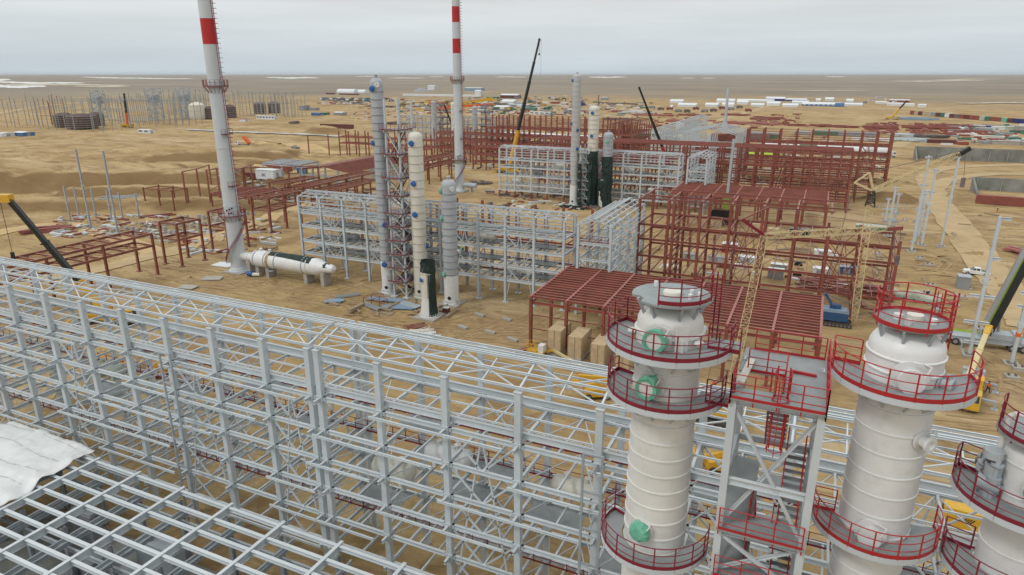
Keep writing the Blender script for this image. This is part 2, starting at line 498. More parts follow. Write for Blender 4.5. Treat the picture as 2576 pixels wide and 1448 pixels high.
    far = mixc(rng(noise_n(0.0016, 8, 0.7), 0.35, 0.65), (0.20, 0.168, 0.13), (0.31, 0.262, 0.195))
    far = mixc(rng(noise_n(0.0009, 6, 0.65, (0.35, 1, 1), 0.2), 0.56, 0.66, 0, 0.5), far, (0.44, 0.36, 0.25))
    c = mixc(rng(add.outputs[0], 1000, 1750), c, far)
    t.links.new(c, b.inputs['Base Color'])
    bp = N(t, 'ShaderNodeBump')
    bp.inputs['Strength'].default_value = 0.9
    bp.inputs['Distance'].default_value = 0.6
    hsum = N(t, 'ShaderNodeMath', operation='ADD')
    t.links.new(noise_n(0.5, 10, 0.7, dist=0.5), hsum.inputs[0])
    t.links.new(mult(noise_n(0.4, 8, 0.7, (0.2, 1, 1), -0.5, 0.8), 0.8), hsum.inputs[1])
    t.links.new(hsum.outputs[0], bp.inputs['Height'])
    t.links.new(bp.outputs[0], b.inputs['Normal'])
    me.materials.append(m)
    o = bpy.data.objects.new('ground', me)
    col.objects.link(o)
    tag(o, kind='structure')
build_ground()

def ribbon(name, pts, widths, m, lift=0.06, seg=60, wob=0.35):
    """a road laid over the terrain through pixel points"""
    P = [at(*p) if len(p) == 2 else Vector((p[0], p[1], 0)) for p in pts]
    L = []
    k = len(P) - 1
    for i in range(seg + 1):
        t = i / seg * k
        j = min(int(t), k - 1); u = t - j
        p0, p1, p2, p3 = P[max(j - 1, 0)], P[j], P[j + 1], P[min(j + 2, k)]
        q = 0.5 * ((2 * p1) + (p2 - p0) * u + (2 * p0 - 5 * p1 + 4 * p2 - p3) * u * u + (3 * p1 - p0 - 3 * p2 + p3) * u ** 3)
        w = widths[j] * (1 - u) + widths[j + 1] * u
        L.append((q, w))
    mb = MB(); vs = []; nc = 7
    for i, (q, w) in enumerate(L):
        a = L[max(i - 1, 0)][0]; b = L[min(i + 1, len(L) - 1)][0]
        d = (b - a).normalized(); s = Vector((-d.y, d.x, 0))
        for c in range(nc):
            f = c / (nc - 1) * 2 - 1
            e = 1 + (wob * noise.noise(Vector((i * 0.9, f * 3, 2))) if abs(f) > 0.99 else 0)
            x, y = q.x + s.x * f * w / 2 * e, q.y + s.y * f * w / 2 * e
            vs.append((x, y, gh(x, y) + lift))
    fs = [(i * nc + c, i * nc + c + 1, (i + 1) * nc + c + 1, (i + 1) * nc + c) for i in range(len(L) - 1) for c in range(nc - 1)]
    mb.add(vs, fs)
    o = mb.build(name, m)
    o.data.polygons.foreach_set('use_smooth', [True] * len(o.data.polygons))
    return tag(o, kind='structure')
ROAD = mat('packed_dirt_road', (0.45, 0.34, 0.195), 0.95, 0, 0.14, 0.12, (0.36, 0.25, 0.12), 0.8, 0.1, bump=0.05)
TRK = mat('tyre_track_sand', (0.50, 0.36, 0.19), 0.95, 0, 0.1, 0.2, (0.34, 0.22, 0.10), 0.6, 0.1, bump=0.05)
ribbon('dirt_road', [(2600, 830), (2540, 740), (2470, 660), (2400, 560), (2350, 490), (2380, 455), (2480, 440), (2600, 440)], [8, 8, 8, 9, 8, 7, 7, 7], ROAD, 0.16)
ribbon('dirt_road', [(2350, 500), (2330, 440), (2420, 420), (2600, 415)], [6, 7, 8, 8], ROAD, 0.13)
ribbon('dirt_road', [(-60, 600), (150, 565), (350, 620), (420, 640), (560, 590), (700, 550), (760, 520), (900, 480)], [7, 6, 6, 6, 5, 5, 5, 5], TRK, 0.14)
ribbon('dirt_road', [(60, 700), (200, 690), (400, 640), (560, 600), (740, 530)], [6, 6, 6, 6, 5], ROAD, 0.17)
ribbon('dirt_road', [(640, 440), (800, 430), (930, 405), (1000, 395), (1080, 410)], [8, 8, 7, 8, 10], TRK, 0.15)
ribbon('dirt_road', [(600, 355), (740, 372), (860, 385), (1000, 380)], [9, 10, 10, 8], TRK, 0.15)
ribbon('dirt_road', [(1950, 262), (1800, 305), (1660, 345), (1560, 330)], [9, 9, 9, 7], ROAD, 0.1)
ribbon('dirt_road', [(1560, 305), (1640, 270), (1800, 250), (2100, 262), (2290, 270), (2600, 330)], [9, 9, 8, 9, 9, 9], ROAD, 0.1)
ribbon('dirt_road', [(-60, 300), (200, 262), (600, 250), (900, 250), (1100, 240)], [14, 14, 14, 14, 14], ROAD, 0.3)
ribbon('dirt_road', [(2250, 372), (2330, 348), (2600, 352)], [9, 9, 8], ROAD, 0.12)
PAVE = mat('pale_pipe_trench_lining', (0.50, 0.51, 0.49), 0.7, 0, 0.06, 0.1, DUST, 0.3)
ribbon('path', [(470, 328), (600, 333), (720, 338), (880, 345)], [6, 6, 6, 6], PAVE, 0.6, wob=0.02)
SALT = mat('salt_crust', (0.66, 0.66, 0.63), 0.8, 0, 0.1, 0.002)
def salt(x0, x1, y0, y1, m=SALT):
    mb = MB(); up, lo = [], []
    n = 24
    random.seed(int(x0 * 7 + y0 * 13))
    for i in range(n + 1):
        f = i / n
        th = math.sin(math.pi * f) ** 0.5
        yc = (y0 + y1) / 2 + (y1 - y0) * 0.15 * math.sin(f * 9 + x0)
        h = (y1 - y0) / 2 * th * (0.6 + 0.5 * random.random()) + 0.12
        x = x0 + (x1 - x0) * f
        up.append(at(x, yc - h, 0.8)); lo.append(at(x, yc + h, 0.8))
    vs = up + lo
    fs = [(i, i + 1, n + 2 + i, n + 1 + i) for i in range(n)]
    mb.add(vs, fs)
    tag(mb.build('salt_flat', m), kind='structure')
for s_ in [(-60, 28, 203, 209), (-60, 215, 210, 214.5), (-60, 118, 218, 226), (205, 300, 196.5, 198), (240, 490, 197.5, 199.5), (670, 805, 193, 196.5), (895, 955, 190, 191),
           (975, 1070, 193.5, 195), (1080, 1118, 190, 191), (1245, 1325, 190.5, 192), (1480, 1578, 191, 193.5), (1710, 1750, 195, 196), (1765, 1800, 195.2, 196.4), (2075, 2128, 193.5, 195)]:
    salt(*s_)
SAL2 = mat('pale_dry_grass_pan', (0.46, 0.40, 0.30), 0.9, 0, 0.1, 0.002)
for s_ in [(2235, 2480, 205, 209), (2350, 2520, 203, 204.5), (0, 330, 214, 219), (2400, 2640, 262, 265), (1980, 2200, 228, 230), (180, 330, 219, 222)]:
    salt(*s_, SAL2)

# tyre ruts pressed into the sand
random.seed(11)
RUT = mat('tyre_rut', (0.33, 0.225, 0.11), 0.95, 0, 0.15, 0.5, (0.42, 0.30, 0.155), 0.9)
rb = MB()
areas = [(560, 700, 20), (720, 740, 12), (900, 800, 12), (450, 700, 14), (1150, 850, 12), (1250, 830, 10), (300, 600, 14), (620, 560, 12), (2330, 700, 16), (2450, 600, 14), (2470, 950, 12), (2250, 650, 10), (1050, 560, 10), (900, 420, 10), (600, 480, 12), (1210, 520, 8), (2420, 540, 10), (2350, 1050, 8), (100, 640, 10)]
for ax_, ay_, nn_ in areas:
    for q in range(int(nn_ * .6)):
        P = at(ax_ + random.gauss(0, 70), ay_ + random.gauss(0, 16))
        a = random.choice([.1, .2, 1.3, .05]) + random.gauss(0, .12); k = random.gauss(0, .03)
        for off in (-.85, .85):
            x, y, th = P.x - math.sin(a) * off, P.y + math.cos(a) * off, a
            L = []
            for s in range(random.randint(14, 26)):
                L.append((x, y, th)); x += math.cos(th) * .9; y += math.sin(th) * .9; th += k
            o = len(rb.v)
            for (x, y, th) in L:
                for w in (-.22, .22):
                    X, Y = x - math.sin(th) * w, y + math.cos(th) * w
                    rb.v.append((X, Y, gh(X, Y) + .05))
            for i in range(len(L) - 1): rb.f.append((o + 2 * i, o + 2 * i + 1, o + 2 * i + 3, o + 2 * i + 2))
tag(rb.build('tyre_tracks', RUT), kind='stuff')
# ---------------------------------------------------------------- steel frames
def frame(name, label, cat, xs, ys, levels, top, m, cw=0.45, bw=0.22, bh=0.42, base=0.0, roof=None, rise=0.9, npurl=3, brace=(), ybrace=(), girts=(), mids=1,
          outrig=0.0, rails=(), midbeam=True, planx=(), group=None, I=True, longs=True, crosses=True, mrail=None, cols=None, feet=False, tops=None, roofx=(), skipback=False, beam_breaks=(), boxcol=False, girtin=False, pinkx=None):
    x0, y0 = xs[0], ys[0]
    t = thing(name, label, cat, (x0, y0, 0), 0, group)
    A = Asm(t)
    X = [x - x0 for x in xs]; Y = [y - y0 for y in ys]
    def mem(nm, p0, p1, w, h, mm=m, up=None):
        b = MB()
        (b.ibeam if I else b.bar)(p0, p1, w, h, up)
        A.add(nm, b, mm)
    for i, x in enumerate(X):
        for j, y in enumerate(Y):
            if cols and not cols(i, j): continue
            tp = tops(i, j) if tops else top
            b = MB()
            if I and not boxcol: b.ibeam((x, y, base), (x, y, tp), cw * 0.9, cw, (0, 1, 0))
            else: b.bar((x, y, base), (x, y, tp), cw, cw, (0, 1, 0))
            if feet: b.cbox((x, y, base + 0.05), (cw * 2.1, cw * 2.1, 0.1))
            if I: b.cbox((x, y, tp + 0.02), (cw * 1.25, cw * 1.25, 0.04))
            if boxcol:
                for z in levels:
                    for dz in (-.27, .27): b.cbox((x, y, z + dz), (cw * 1.22, cw * 1.22, .05))
                    b.cbox((x, y, z), (cw * 1.9, cw * .5, .36))
            A.add('column', b, m)
    segs = []
    if beam_breaks:
        e = [X[0]] + [v - x0 for pr in beam_breaks for v in pr] + [X[-1]]
        segs = [(e[k], e[k + 1]) for k in range(0, len(e), 2)]
    else: segs = [(X[0], X[-1])]
    for li, z in enumerate(levels):
        zz = base + z if False else z
        if longs:
            for j, y in enumerate(Y):
                for a, b_ in segs: mem('floor_beam', (a - 0.1, y, zz), (b_ + 0.1, y, zz), bw, bh)
            if midbeam:
                for a, b_ in segs: mem('floor_beam', (a, (Y[0] + Y[-1]) / 2 + 0.3, zz + 0.05), (b_, (Y[0] + Y[-1]) / 2 + 0.3, zz + 0.05), bw * 0.7, bh * 0.7)
        if crosses:
            for i, x in enumerate(X):
                mem('cross_beam', (x, Y[0] - outrig, zz - 0.03), (x, Y[-1], zz - 0.03), bw * 0.9, bh * 0.85)
                if mids and i < len(X) - 1 and X[i + 1] - x > 2:
                    for k in range(mids):
                        xm = x + (X[i + 1] - x) * (k + 1) / (mids + 1)
                        mem('cross_beam', (xm, Y[0], zz + 0.02), (xm, Y[-1], zz + 0.02), bw * 0.6, bh * 0.6)
        if outrig:
            i = (li * 2) % 3
            while i < len(X) - 2:
                n_ = 2 + (i + li) % 3; j2 = min(len(X) - 1, i + n_)
                mem('outer_girt', (X[i] - 0.5, -outrig, zz - 0.06), (X[j2] - 0.9, -outrig, zz - 0.06), bw * 0.75, bh * 0.5)
                i = j2 + (2 if (i + li) % 2 else 1)
        if li in planx:
            for i in range(len(X) - 1):
                if X[i + 1] - X[i] < 2: continue
                b = MB(); xm = (X[i] + X[i + 1]) / 2
                b.bar((X[i], Y[0], zz - 0.1), (xm, Y[-1], zz - 0.1), 0.08); b.bar((X[i + 1], Y[0], zz - 0.12), (xm, Y[-1], zz - 0.12), 0.08)
                A.add('plan_brace', b, m)
    for z in girts:
        for j, y in ((0, Y[0]), (len(Y) - 1, Y[-1])):
            if j and skipback: continue
            for a, b_ in segs: gy = (y - (0.28 if j == 0 else -0.28)) if not girtin else y + (.12 if j == 0 else -.12); mem('wall_girt', (a, gy, z), (b_, gy, z), bw * 0.5, bh * 0.34)
    lv = [base] + list(levels)
    for i in brace:
        for j, y in enumerate(Y):
            for k in range(len(lv) - 1):
                b = MB(); xm = (X[i] + X[i + 1]) / 2
                b.bar((X[i], y + 0.05, lv[k]), (xm, y + 0.05, lv[k + 1]), 0.13); b.bar((X[i + 1], y + 0.05, lv[k]), (xm, y + 0.05, lv[k + 1]), 0.13)
                A.add('brace', b, m)
    for i in ybrace:
        for j in range(len(Y) - 1):
            for k in range(len(lv) - 1):
                b = MB()
                b.bar((X[i] + 0.04, Y[j], lv[k]), (X[i] + 0.04, Y[j + 1], lv[k + 1]), 0.11); b.bar((X[i] - 0.06, Y[j + 1], lv[k]), (X[i] - 0.06, Y[j], lv[k + 1]), 0.11)
                A.add('brace', b, m)
    if roof == 'gable':
        ym = (Y[0] + Y[-1]) / 2
        for i, x in enumerate(X):
            b = MB()
            b.bar((x, Y[0], top + 0.1), (x, ym, top + rise), 0.14, 0.2); b.bar((x, ym, top + rise), (x, Y[-1], top + 0.1), 0.14, 0.2)
            A.add('rafter', b, m)
            if i < len(X) - 1 and X[i + 1] - x > 2:
                for k in range(mids):
                    xm = x + (X[i + 1] - x) * (k + 1) / (mids + 1)
                    b = MB(); b.bar((xm, Y[0], top + 0.12), (xm, ym, top + rise), 0.09, 0.12); b.bar((xm, ym, top + rise), (xm, Y[-1], top + 0.12), 0.09, 0.12)
                    A.add('rafter', b, m)
        for k in range(npurl + 1):
            f = k / npurl
            for sgn in (0, 1):
                y = Y[0] + (ym - Y[0]) * f if sgn == 0 else Y[-1] - (Y[-1] - ym) * f
                if k == npurl: y += -0.14 if sgn == 0 else 0.14
                z = top + 0.1 + (rise - 0.1) * f + 0.2
                for a, b_ in segs: mem('purlin', (a - 0.3, y, z), (b_ + 0.3, y, z), 0.13, 0.17)
        for i in range(len(X) - 1):
            if X[i + 1] - X[i] < 2 or (roofx and i not in roofx): continue
            xm = (X[i] + X[i + 1]) / 2
            b = MB()
            zr = top + rise + 0.02
            b.bar((X[i], Y[0], top + 0.16), (xm, (Y[0] + ym) / 2, (top + 0.1 + zr) / 2), 0.09); b.bar((xm, (Y[0] + ym) / 2, (top + 0.1 + zr) / 2), (X[i + 1], Y[0], top + 0.16), 0.09)
            b.bar((xm, (Y[0] + ym) / 2, (top + .1 + zr) / 2), (X[i + 1], ym, zr), 0.09); b.bar((X[i], ym, zr), (xm, (Y[0] + ym) / 2, (top + .1 + zr) / 2), 0.09)
            b.bar((X[i], Y[-1], top + 0.16), (X[i + 1], ym, zr), 0.09)
            A.add('roof_brace', b, m)
    if roof == 'flat':
        for i, x in enumerate(X):
            b = MB(); b.bar((x, Y[0] - 0.3, top + 0.28), (x, Y[-1] + 0.3, top + 0.28 + rise), 0.34, 0.34)
            A.add('rafter', b, mrail or m)
        for k in range(npurl + 1):
            f = k / npurl
            y = Y[0] + (Y[-1] - Y[0]) * f
            mem('purlin', (X[0] - 0.2, y, top + 0.3 + rise * f), (X[-1] + 0.2, y, top + 0.3 + rise * f), 0.2, 0.36)
    for z, yy, nbay in rails:
        b = MB()
        xe = X[-1]
        for dz in (0.55, 1.1): b.bar((X[0], yy, z + 0.25 + dz), (xe, yy, z + 0.25 + dz), 0.045)
        b.bar((X[0], yy, z + 0.33), (xe, yy, z + 0.33), 0.03, 0.15)
        x = X[0]
        while x < xe:
            b.bar((x, yy, z + 0.2), (x, yy, z + 1.38), 0.06); x += 1.4
        A.add('handrail', b, mrail or RAIL)
    A.done()
    return t

# ---- the long grey rack across the foreground
nx = [-95.5, -89.5, -83.5, -77.5, -71.5, -65.6, -59.7, -53.8, -47.8, -41.8, -36.8, -35.8, -29.8, -23.7, -17.6, -11.5, -5.5, 0.5, 6.5, 12.5, 18.5, 24.5]
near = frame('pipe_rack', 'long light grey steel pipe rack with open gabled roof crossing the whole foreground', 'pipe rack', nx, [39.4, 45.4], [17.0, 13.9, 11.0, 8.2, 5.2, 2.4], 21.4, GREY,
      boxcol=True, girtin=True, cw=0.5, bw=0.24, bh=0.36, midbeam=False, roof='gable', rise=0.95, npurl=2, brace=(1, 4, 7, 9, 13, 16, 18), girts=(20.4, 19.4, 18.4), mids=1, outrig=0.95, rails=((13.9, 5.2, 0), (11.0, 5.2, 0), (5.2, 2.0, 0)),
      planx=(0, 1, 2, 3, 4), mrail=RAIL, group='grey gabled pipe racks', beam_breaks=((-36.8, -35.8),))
def extra(t, name, mb, m, smooth=False): return mb.build(name, m, t, None, smooth)
rt = near
b = MB()   # crane girders and their trusses along both rows
for y in (0.35, 5.6): b.ibeam((0, y, 17.75), (120, y, 17.75), 0.26, 0.5)
extra(rt, 'crane_girder', b, GREY)
for xg in (42.5, 83.4):      # ladder-like hoist guide frames standing before the face
    b = MB()
    for dx in (0, 1.35):
        b.bar((xg + dx, -1.6, 0.1), (xg + dx, -1.6, 18.8), 0.16)
    for k in range(7): b.bar((xg, -1.6, 1.0 + k * 2.95), (xg + 1.35, -1.6, 1.0 + k * 2.95), 0.14)
    for k in range(4): b.bar((xg + 0.6, -1.6, 4 + k * 4.4), (xg + 0.6, -0.1, 4 + k * 4.4), 0.12)
    extra(rt, 'hoist_frame', b, GALV)
for k, (xa, za) in enumerate([(47, 13.9), (52, 11), (65, 13.9), (71, 11.0), (77, 8.2), (83, 5.2), (90, 13.9), (96, 8.2), (60, 5.2), (35, 11), (22, 8.2), (101, 11), (107, 5.2), (69, 8.2)]):
    b = MB()    # grating walkways laid on the floors
    b.box(xa, xa + 4.6, 3.4, 5.3, za + 0.26, za + 0.31)
    extra(rt, 'walkway', b, GRATE)

# ---- equipment standing inside the foreground rack
def hvessel(name, label, loc, L, r, m, rz=0, group=None, cat='vessel', saddles=2, sh=1.0):
    t = thing(name, label, cat, loc, rz, group)
    pr = [(0.01, -L / 2 - r * 0.5), (r * 0.5, -L / 2 - r * 0.42), (r * 0.87, -L / 2 - r * 0.2), (r, -L / 2), (r, L / 2), (r * 0.87, L / 2 + r * 0.2), (r * 0.5, L / 2 + r * 0.42), (0.01, L / 2 + r * 0.5)]
    MB().lathe(pr, (0, 0, sh + r), 20, 'x').build('shell', m, t, None, True)
    for k in range(saddles):
        x = -L / 2 + L * (0.2 + 0.6 * k / max(1, saddles - 1))
        b = MB(); b.box(x - 0.15, x + 0.15, -r * 0.8, r * 0.8, 0, sh + r * 0.45); b.build('saddle', m, t)
    b = MB()
    for k in (-0.25, 0.25): b.tube((L * k, 0, sh + 2 * r - 0.1), (L * k, 0, sh + 2 * r + 0.35), 0.18, 10); b.tube((L * k, 0, sh + 2 * r + 0.3), (L * k, 0, sh + 2 * r + 0.38), 0.28, 10)
    b.build('nozzle', m, t)
    return t
eq = [(-44, 42.5, 11.2, 3.6, .7, WHITE), (-31, 42.4, 8.5, 3.4, .9, CREAM), (-25.5, 42.6, 11.3, 3.6, .8, WHITE), (-20, 42.6, 8.5, 3.5, .9, WHITE), (-14, 42.5, 11.3, 3.4, .8, CREAM), (-8, 42.6, 8.5, 3.6, .9, WHITE), (-1.5, 42.5, 11.3, 3.5, .8, WHITE), (10, 42.5, 8.5, 3.4, .9, WHITE), (-56, 42.6, 8.5, 3.6, .7, WHITE), (-68, 42.4, 11.2, 3.4, .7, TARPG)]
names_eq = ['below the hoist frame near the middle of the rack', 'just right of the expansion joint of the rack', 'two bays right of the expansion joint', 'under the hoist frame at the right', 'left of the nearest cream column', 'behind the nearest cream column', 'behind the stair tower', 'between the two nearest columns', 'in the left half of the rack', 'near the left end of the rack']
for k_, ((x, y, z, L, r, m_), nm) in enumerate(zip(eq, names_eq)):
    if k_ in (0, 3, 5, 8): continue
    hvessel('horizontal_vessel', ('cream' if m_ is CREAM else 'white' if m_ is WHITE else 'pale green') + ' drum in the foreground rack, ' + nm, (x, y, z), L, r, m_, group='drums inside the foreground pipe rack', sh=0.35)

# ---- repeats of the grey rack behind
mx = [-104.0, -98.0, -92.0, -86.0, -80.0, -74.0, -68.0, -65.4, -59.4, -53.5, -47.5, -41.5]
frame('pipe_rack', 'light grey gabled pipe rack behind the tall grey and cream columns in the middle distance', 'pipe rack', mx, [113.2, 119.4], [13.8, 10.8, 7.4, 4.6], 17.2, GREY, cw=0.5, bw=0.28, bh=0.55,
      roof='gable', rise=0.9, npurl=2, brace=(1, 3, 5, 7, 9), girts=(16.3, 15.4, 14.6), mids=2, outrig=0.0, rails=((13.8, 5.2, 0), (10.8, 5.2, 0), (7.4, 5.2, 0), (4.6, 5.2, 0)), planx=(0, 1, 2, 3), group='grey gabled pipe racks', feet=True)
frame('pipe_rack', 'short light grey gabled rack running back from the right end of the middle rack', 'pipe rack', [-38.4, -32.3], [112.2, 118.2, 124.2, 130.4, 135.8], [13.8, 10.8, 7.4, 4.6, 2.4], 17.2, GREY, cw=0.5, bw=0.22, bh=0.4,
      roof=None, ybrace=(0, 1), mids=2, rails=((13.8, 0.5, 0),), planx=(0, 1, 2), group='grey gabled pipe racks')
wing = bpy.data.objects[[o.name for o in bpy.data.objects if o.get('label', '').startswith('short light grey gabled rack')][0]]
def yroof(t, w, L, top, rise, n, m, step=6.0):
    for i in range(int(L / step) + 1):
        y = i * step
        b = MB(); b.bar((0, y, top + .1), (w / 2, y, top + rise), .14, .2); b.bar((w / 2, y, top + rise), (w, y, top + .1), .14, .2); b.build('rafter', m, t)
    for k in range(n + 1):
        for sgn in (0, 1):
            x = w / 2 * k / n if sgn == 0 else w - w / 2 * k / n
            if k == n: x += -.13 if sgn == 0 else .13
            z = top + .3 + (rise - .1) * k / n
            b = MB(); b.ibeam((x, -.3, z), (x, L + .3, z), .15, .2); b.build('purlin', m, t)
    for i in range(int(L / step)):
        b = MB()
        for xx in (0, w / 2):
            za, zb = (top + .15, top + rise) if xx == 0 else (top + rise, top + .15)
            b.bar((xx, i * step, za), (xx + w / 2, (i + 1) * step, zb), .09); b.bar((xx, (i + 1) * step, za), (xx + w / 2, i * step, zb), .09)
        b.build('roof_brace', m, t)
def ygirts(t, w, L, zs, m):
    for z in zs:
        for x in (-.28, w + .28):
            b = MB(); b.ibeam((x, 0, z), (x, L, z), .14, .18); b.build('wall_girt', m, t)
yroof(wing, 6.1, 23.6, 17.2, 1.0, 3, GREY, 5.9)
ygirts(wing, 6.1, 23.6, (16.3, 15.4, 14.6, 12.4, 9.2, 6.1), GREY)
fx = [-106.6, -100.4, -94.0, -87.7, -81.4, -75.2, -69.0, -60.5, -54.3, -48.3, -42.0]
frame('pipe_rack', 'farthest light grey gabled pipe rack, behind the vessels wrapped in dark netting', 'pipe rack', fx, [220.8, 227.0], [13.5, 10.9, 7.9, 4.6, 2.6], 17.4, GREY, cw=0.5, bw=0.24, bh=0.42, base=2.3,
      roof='gable', rise=0.8, npurl=2, brace=(1, 3, 7, 9), girts=(16.4, 15.5, 14.6), mids=1, planx=(0, 1, 2), group='grey gabled pipe racks', I=False)
w2 = frame('pipe_rack', 'short light grey gabled rack at the right end of the farthest grey rack', 'pipe rack', [-38.7, -32.9], [218, 224.2, 230.4, 236.6], [13.5, 10.9, 7.9, 4.6, 2.4], 17.4, GREY, cw=0.5, bw=0.22, bh=0.4, base=0,
      ybrace=(0, 1), mids=2, planx=(0, 1), group='grey gabled pipe racks', I=False)
yroof(w2, 5.8, 18.6, 17.4, 1.0, 3, GREY, 6.0)
ygirts(w2, 5.8, 18.6, (16.4, 15.5, 14.6, 9.5), GREY)
# red stub pedestals under the farthest rack
P0 = None
for i, x in enumerate(fx):
    for y in (220.8, 227.0):
        b = MB(); b.ibeam((0, 0, 0), (0, 0, 2.3), .5, .5); b.cbox((0, 0, .08), (1.1, 1.1, .16))
        if P0 is None:
            P0 = solo('pedestal', b, RED, 'short red steel pedestal carrying a column of the farthest grey rack', 'pedestal', (x, y, 0), group='red pedestals under the farthest grey rack')
        else:
            c_ = P0.copy(); col.objects.link(c_); c_.location = (x, y, 0)

def yframe(*a, **k): return frame(*a, **k)
# far grey rack running away and the far open gabled hall
t = frame('pipe_rack', 'far pale grey truss rack running away towards the white camp', 'pipe rack', [-74.5, -68.5], [319 + 6.2 * i for i in range(21)], [14.0, 10.5, 7.0, 3.5], 18.0, GREY, cw=.45, bw=.22, bh=.4, I=False, mids=0, ybrace=(), midbeam=False)
yroof(t, 6.0, 124, 18.0, 1.0, 2, GREY, 6.2); ygirts(t, 6, 124, (17, 16, 15, 12), GREY)
t = frame('hall_frame', 'far pale grey open steel hall with low gabled roof of purlins', 'steel frame', [-55, -51.5, -48, -44.3, -40.7, -37, -33.2], [292 + 6.2 * i for i in range(7)], [9.0, 14], 19.0, GREY, cw=.5, bw=.25, bh=.4, I=False, mids=0, cols=lambda i, j: i in (0, 3, 6))
yroof(t, 21.8, 37.2, 19.0, 2.4, 10, GREY, 6.2)

# ---- lower left platform frame with grey joists
px = [-72.6 - 6, -66.6 - 6, -66.6, -60.6, -54.8, -49.0, -43.1, -37.2, -31.2, -25.2, -19.2, -13.2]
pt = thing('platform_frame', 'low light grey steel deck frame of long joists at the bottom left', 'steel frame', (px[0], 34.8, 0))
A = Asm(pt)
for i, x in enumerate(px):
    X = x - px[0]
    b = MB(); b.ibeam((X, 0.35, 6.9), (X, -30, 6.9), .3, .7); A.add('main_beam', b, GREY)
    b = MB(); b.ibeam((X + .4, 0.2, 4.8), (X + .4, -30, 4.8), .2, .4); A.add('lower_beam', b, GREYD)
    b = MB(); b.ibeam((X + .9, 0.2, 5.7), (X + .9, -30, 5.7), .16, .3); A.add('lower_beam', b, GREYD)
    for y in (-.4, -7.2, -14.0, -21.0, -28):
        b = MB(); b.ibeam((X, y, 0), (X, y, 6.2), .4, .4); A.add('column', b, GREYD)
for k in range(19):
    y = -.15 - 1.66 * k
    b = MB(); b.ibeam((0, y, 6.98), (px[-1] - px[0], y, 6.98), .3, .34); A.add('joist', b, GREY)
for k in range(5):
    b = MB(); b.ibeam((0, -.9 - 6.6 * k, 4.5), (px[-1] - px[0], -.9 - 6.6 * k, 4.5), .2, .4); A.add('lower_beam', b, GREYD)
A.done()
# floor slab, walls and machinery under the platform
solo('concrete_floor', MB().box(-68, -14, 4, 33.5, 0.3, 0.7), CONCD, 'dull concrete floor slab lying under the low grey deck frame', 'floor slab')
sk = thing('equipment_skid', 'long dark skid of machinery under the low grey deck frame', 'machinery', (-47, 25.5, .7))
b = MB(); b.box(-9, 9, -2, 2, 0, .4); b.build('base', GREYD, sk)
for k in range(6): MB().lathe([(.01, -1.4), (.7, -1.3), (.7, 1.3), (.01, 1.4)], (-7.5 + 3 * k, 0, 1.3), 14, 'y').build('motor', BLACK if k % 2 else SHG, sk, None, True)
for k in range(4):
    b = MB(); b.box(-8 + 4.4 * k, -6 + 4.4 * k, 2.4, 3.8, 0, 1.8); b.build('cabinet', SHG, sk)
for i, (x, y, w_, d_, h_) in enumerate([(-60, 31, 3, 1, 3.4), (-37, 30, 2.5, 2, 2.6), (-30, 27, 6, 1.6, 1.8), (-52, 31.5, 5, 1.2, 2.2), (-56, 22, 4, 3, 2)]):
    b = MB(); b.box(0, w_, 0, d_, 0, h_); b.box(.1, w_ - .1, .1, d_ - .1, h_, h_ + .15); b.tube((w_ * .3, d_ / 2, h_ + .1), (w_ * .3, d_ / 2, h_ + .8), .2)
    solo('electric_cabinet', b, [SHG, GREYD, STEELD, GREYD, SHG][i], ['tall grey cabinet under the edge of the white tarpaulin', 'squat grey cabinet under the deck frame near the rack', 'low dark cabinet row under the right part of the deck frame', 'long grey cabinet under the deck beside the tarpaulin', 'broad grey cabinet deep under the deck frame'][i], 'cabinet', (x, y, .7))
# the tarpaulin: a sagging sheet over the left end
vs, fs = [], []
nu, nv = 60, 34
c0, c1, c2, c3 = Vector((-75.5, 36.2, 7.4)), Vector((-61.8, 36.0, 7.4)), Vector((-60.5, 24.6, 7.4)), Vector((-80, 24.0, 7.4))
for j in range(nv + 1):
    for i in range(nu + 1):
        u, v = i / nu, j / nv
        p = (c0 * (1 - u) + c1 * u) * (1 - v) + (c3 * (1 - u) + c2 * u) * v
        edge = max(0, u - .82) / .18
        w = noise.noise(Vector((p.x * .35, p.y * .35, 1))) * .22 + noise.noise(Vector((p.x * 1.1, p.y * 1.1, 4))) * (.07 + .2 * edge) - abs(noise.noise(Vector((p.x * .9 + p.y * .3, p.y * 1.9, 6)))) * .22 + .05 * math.sin(p.x * 1.05)
        px_ = p.x + edge * (1.1 * noise.noise(Vector((3, v * 3.5, 0))) - .2)
        vs.append((px_, p.y, p.z + w + .12 + (.45 * edge * noise.noise(Vector((v * 7, 1, 9)))) - (.5 if v == 0 else 0)))
for j in range(nv):
    for i in range(nu):
        a = j * (nu + 1) + i
        fs.append((a, a + nu + 1, a + nu + 2, a + 1))
tb = MB(); tb.add(vs, fs)
tp = solo('tarpaulin', tb, TARP, 'large wrinkled white tarpaulin spread over the left end of the low deck frame', 'tarpaulin')
tp.data.polygons.foreach_set('use_smooth', [True] * len(tp.data.polygons))
md = tp.modifiers.new('s', 'SOLIDIFY'); md.thickness = 0.03
for k in range(5):
    b = MB(); jj = 3 + 6 * k
    b.path([Vector(vs[jj * (nu + 1) + i]) + Vector((0, .25 * math.sin(i * .07 + k), .03)) for i in range(0, nu - 6 + k, 3)], .035, 4)
    b.build('seam', mat('tarpaulin_seam', (.38, .4, .38), .7), tp)

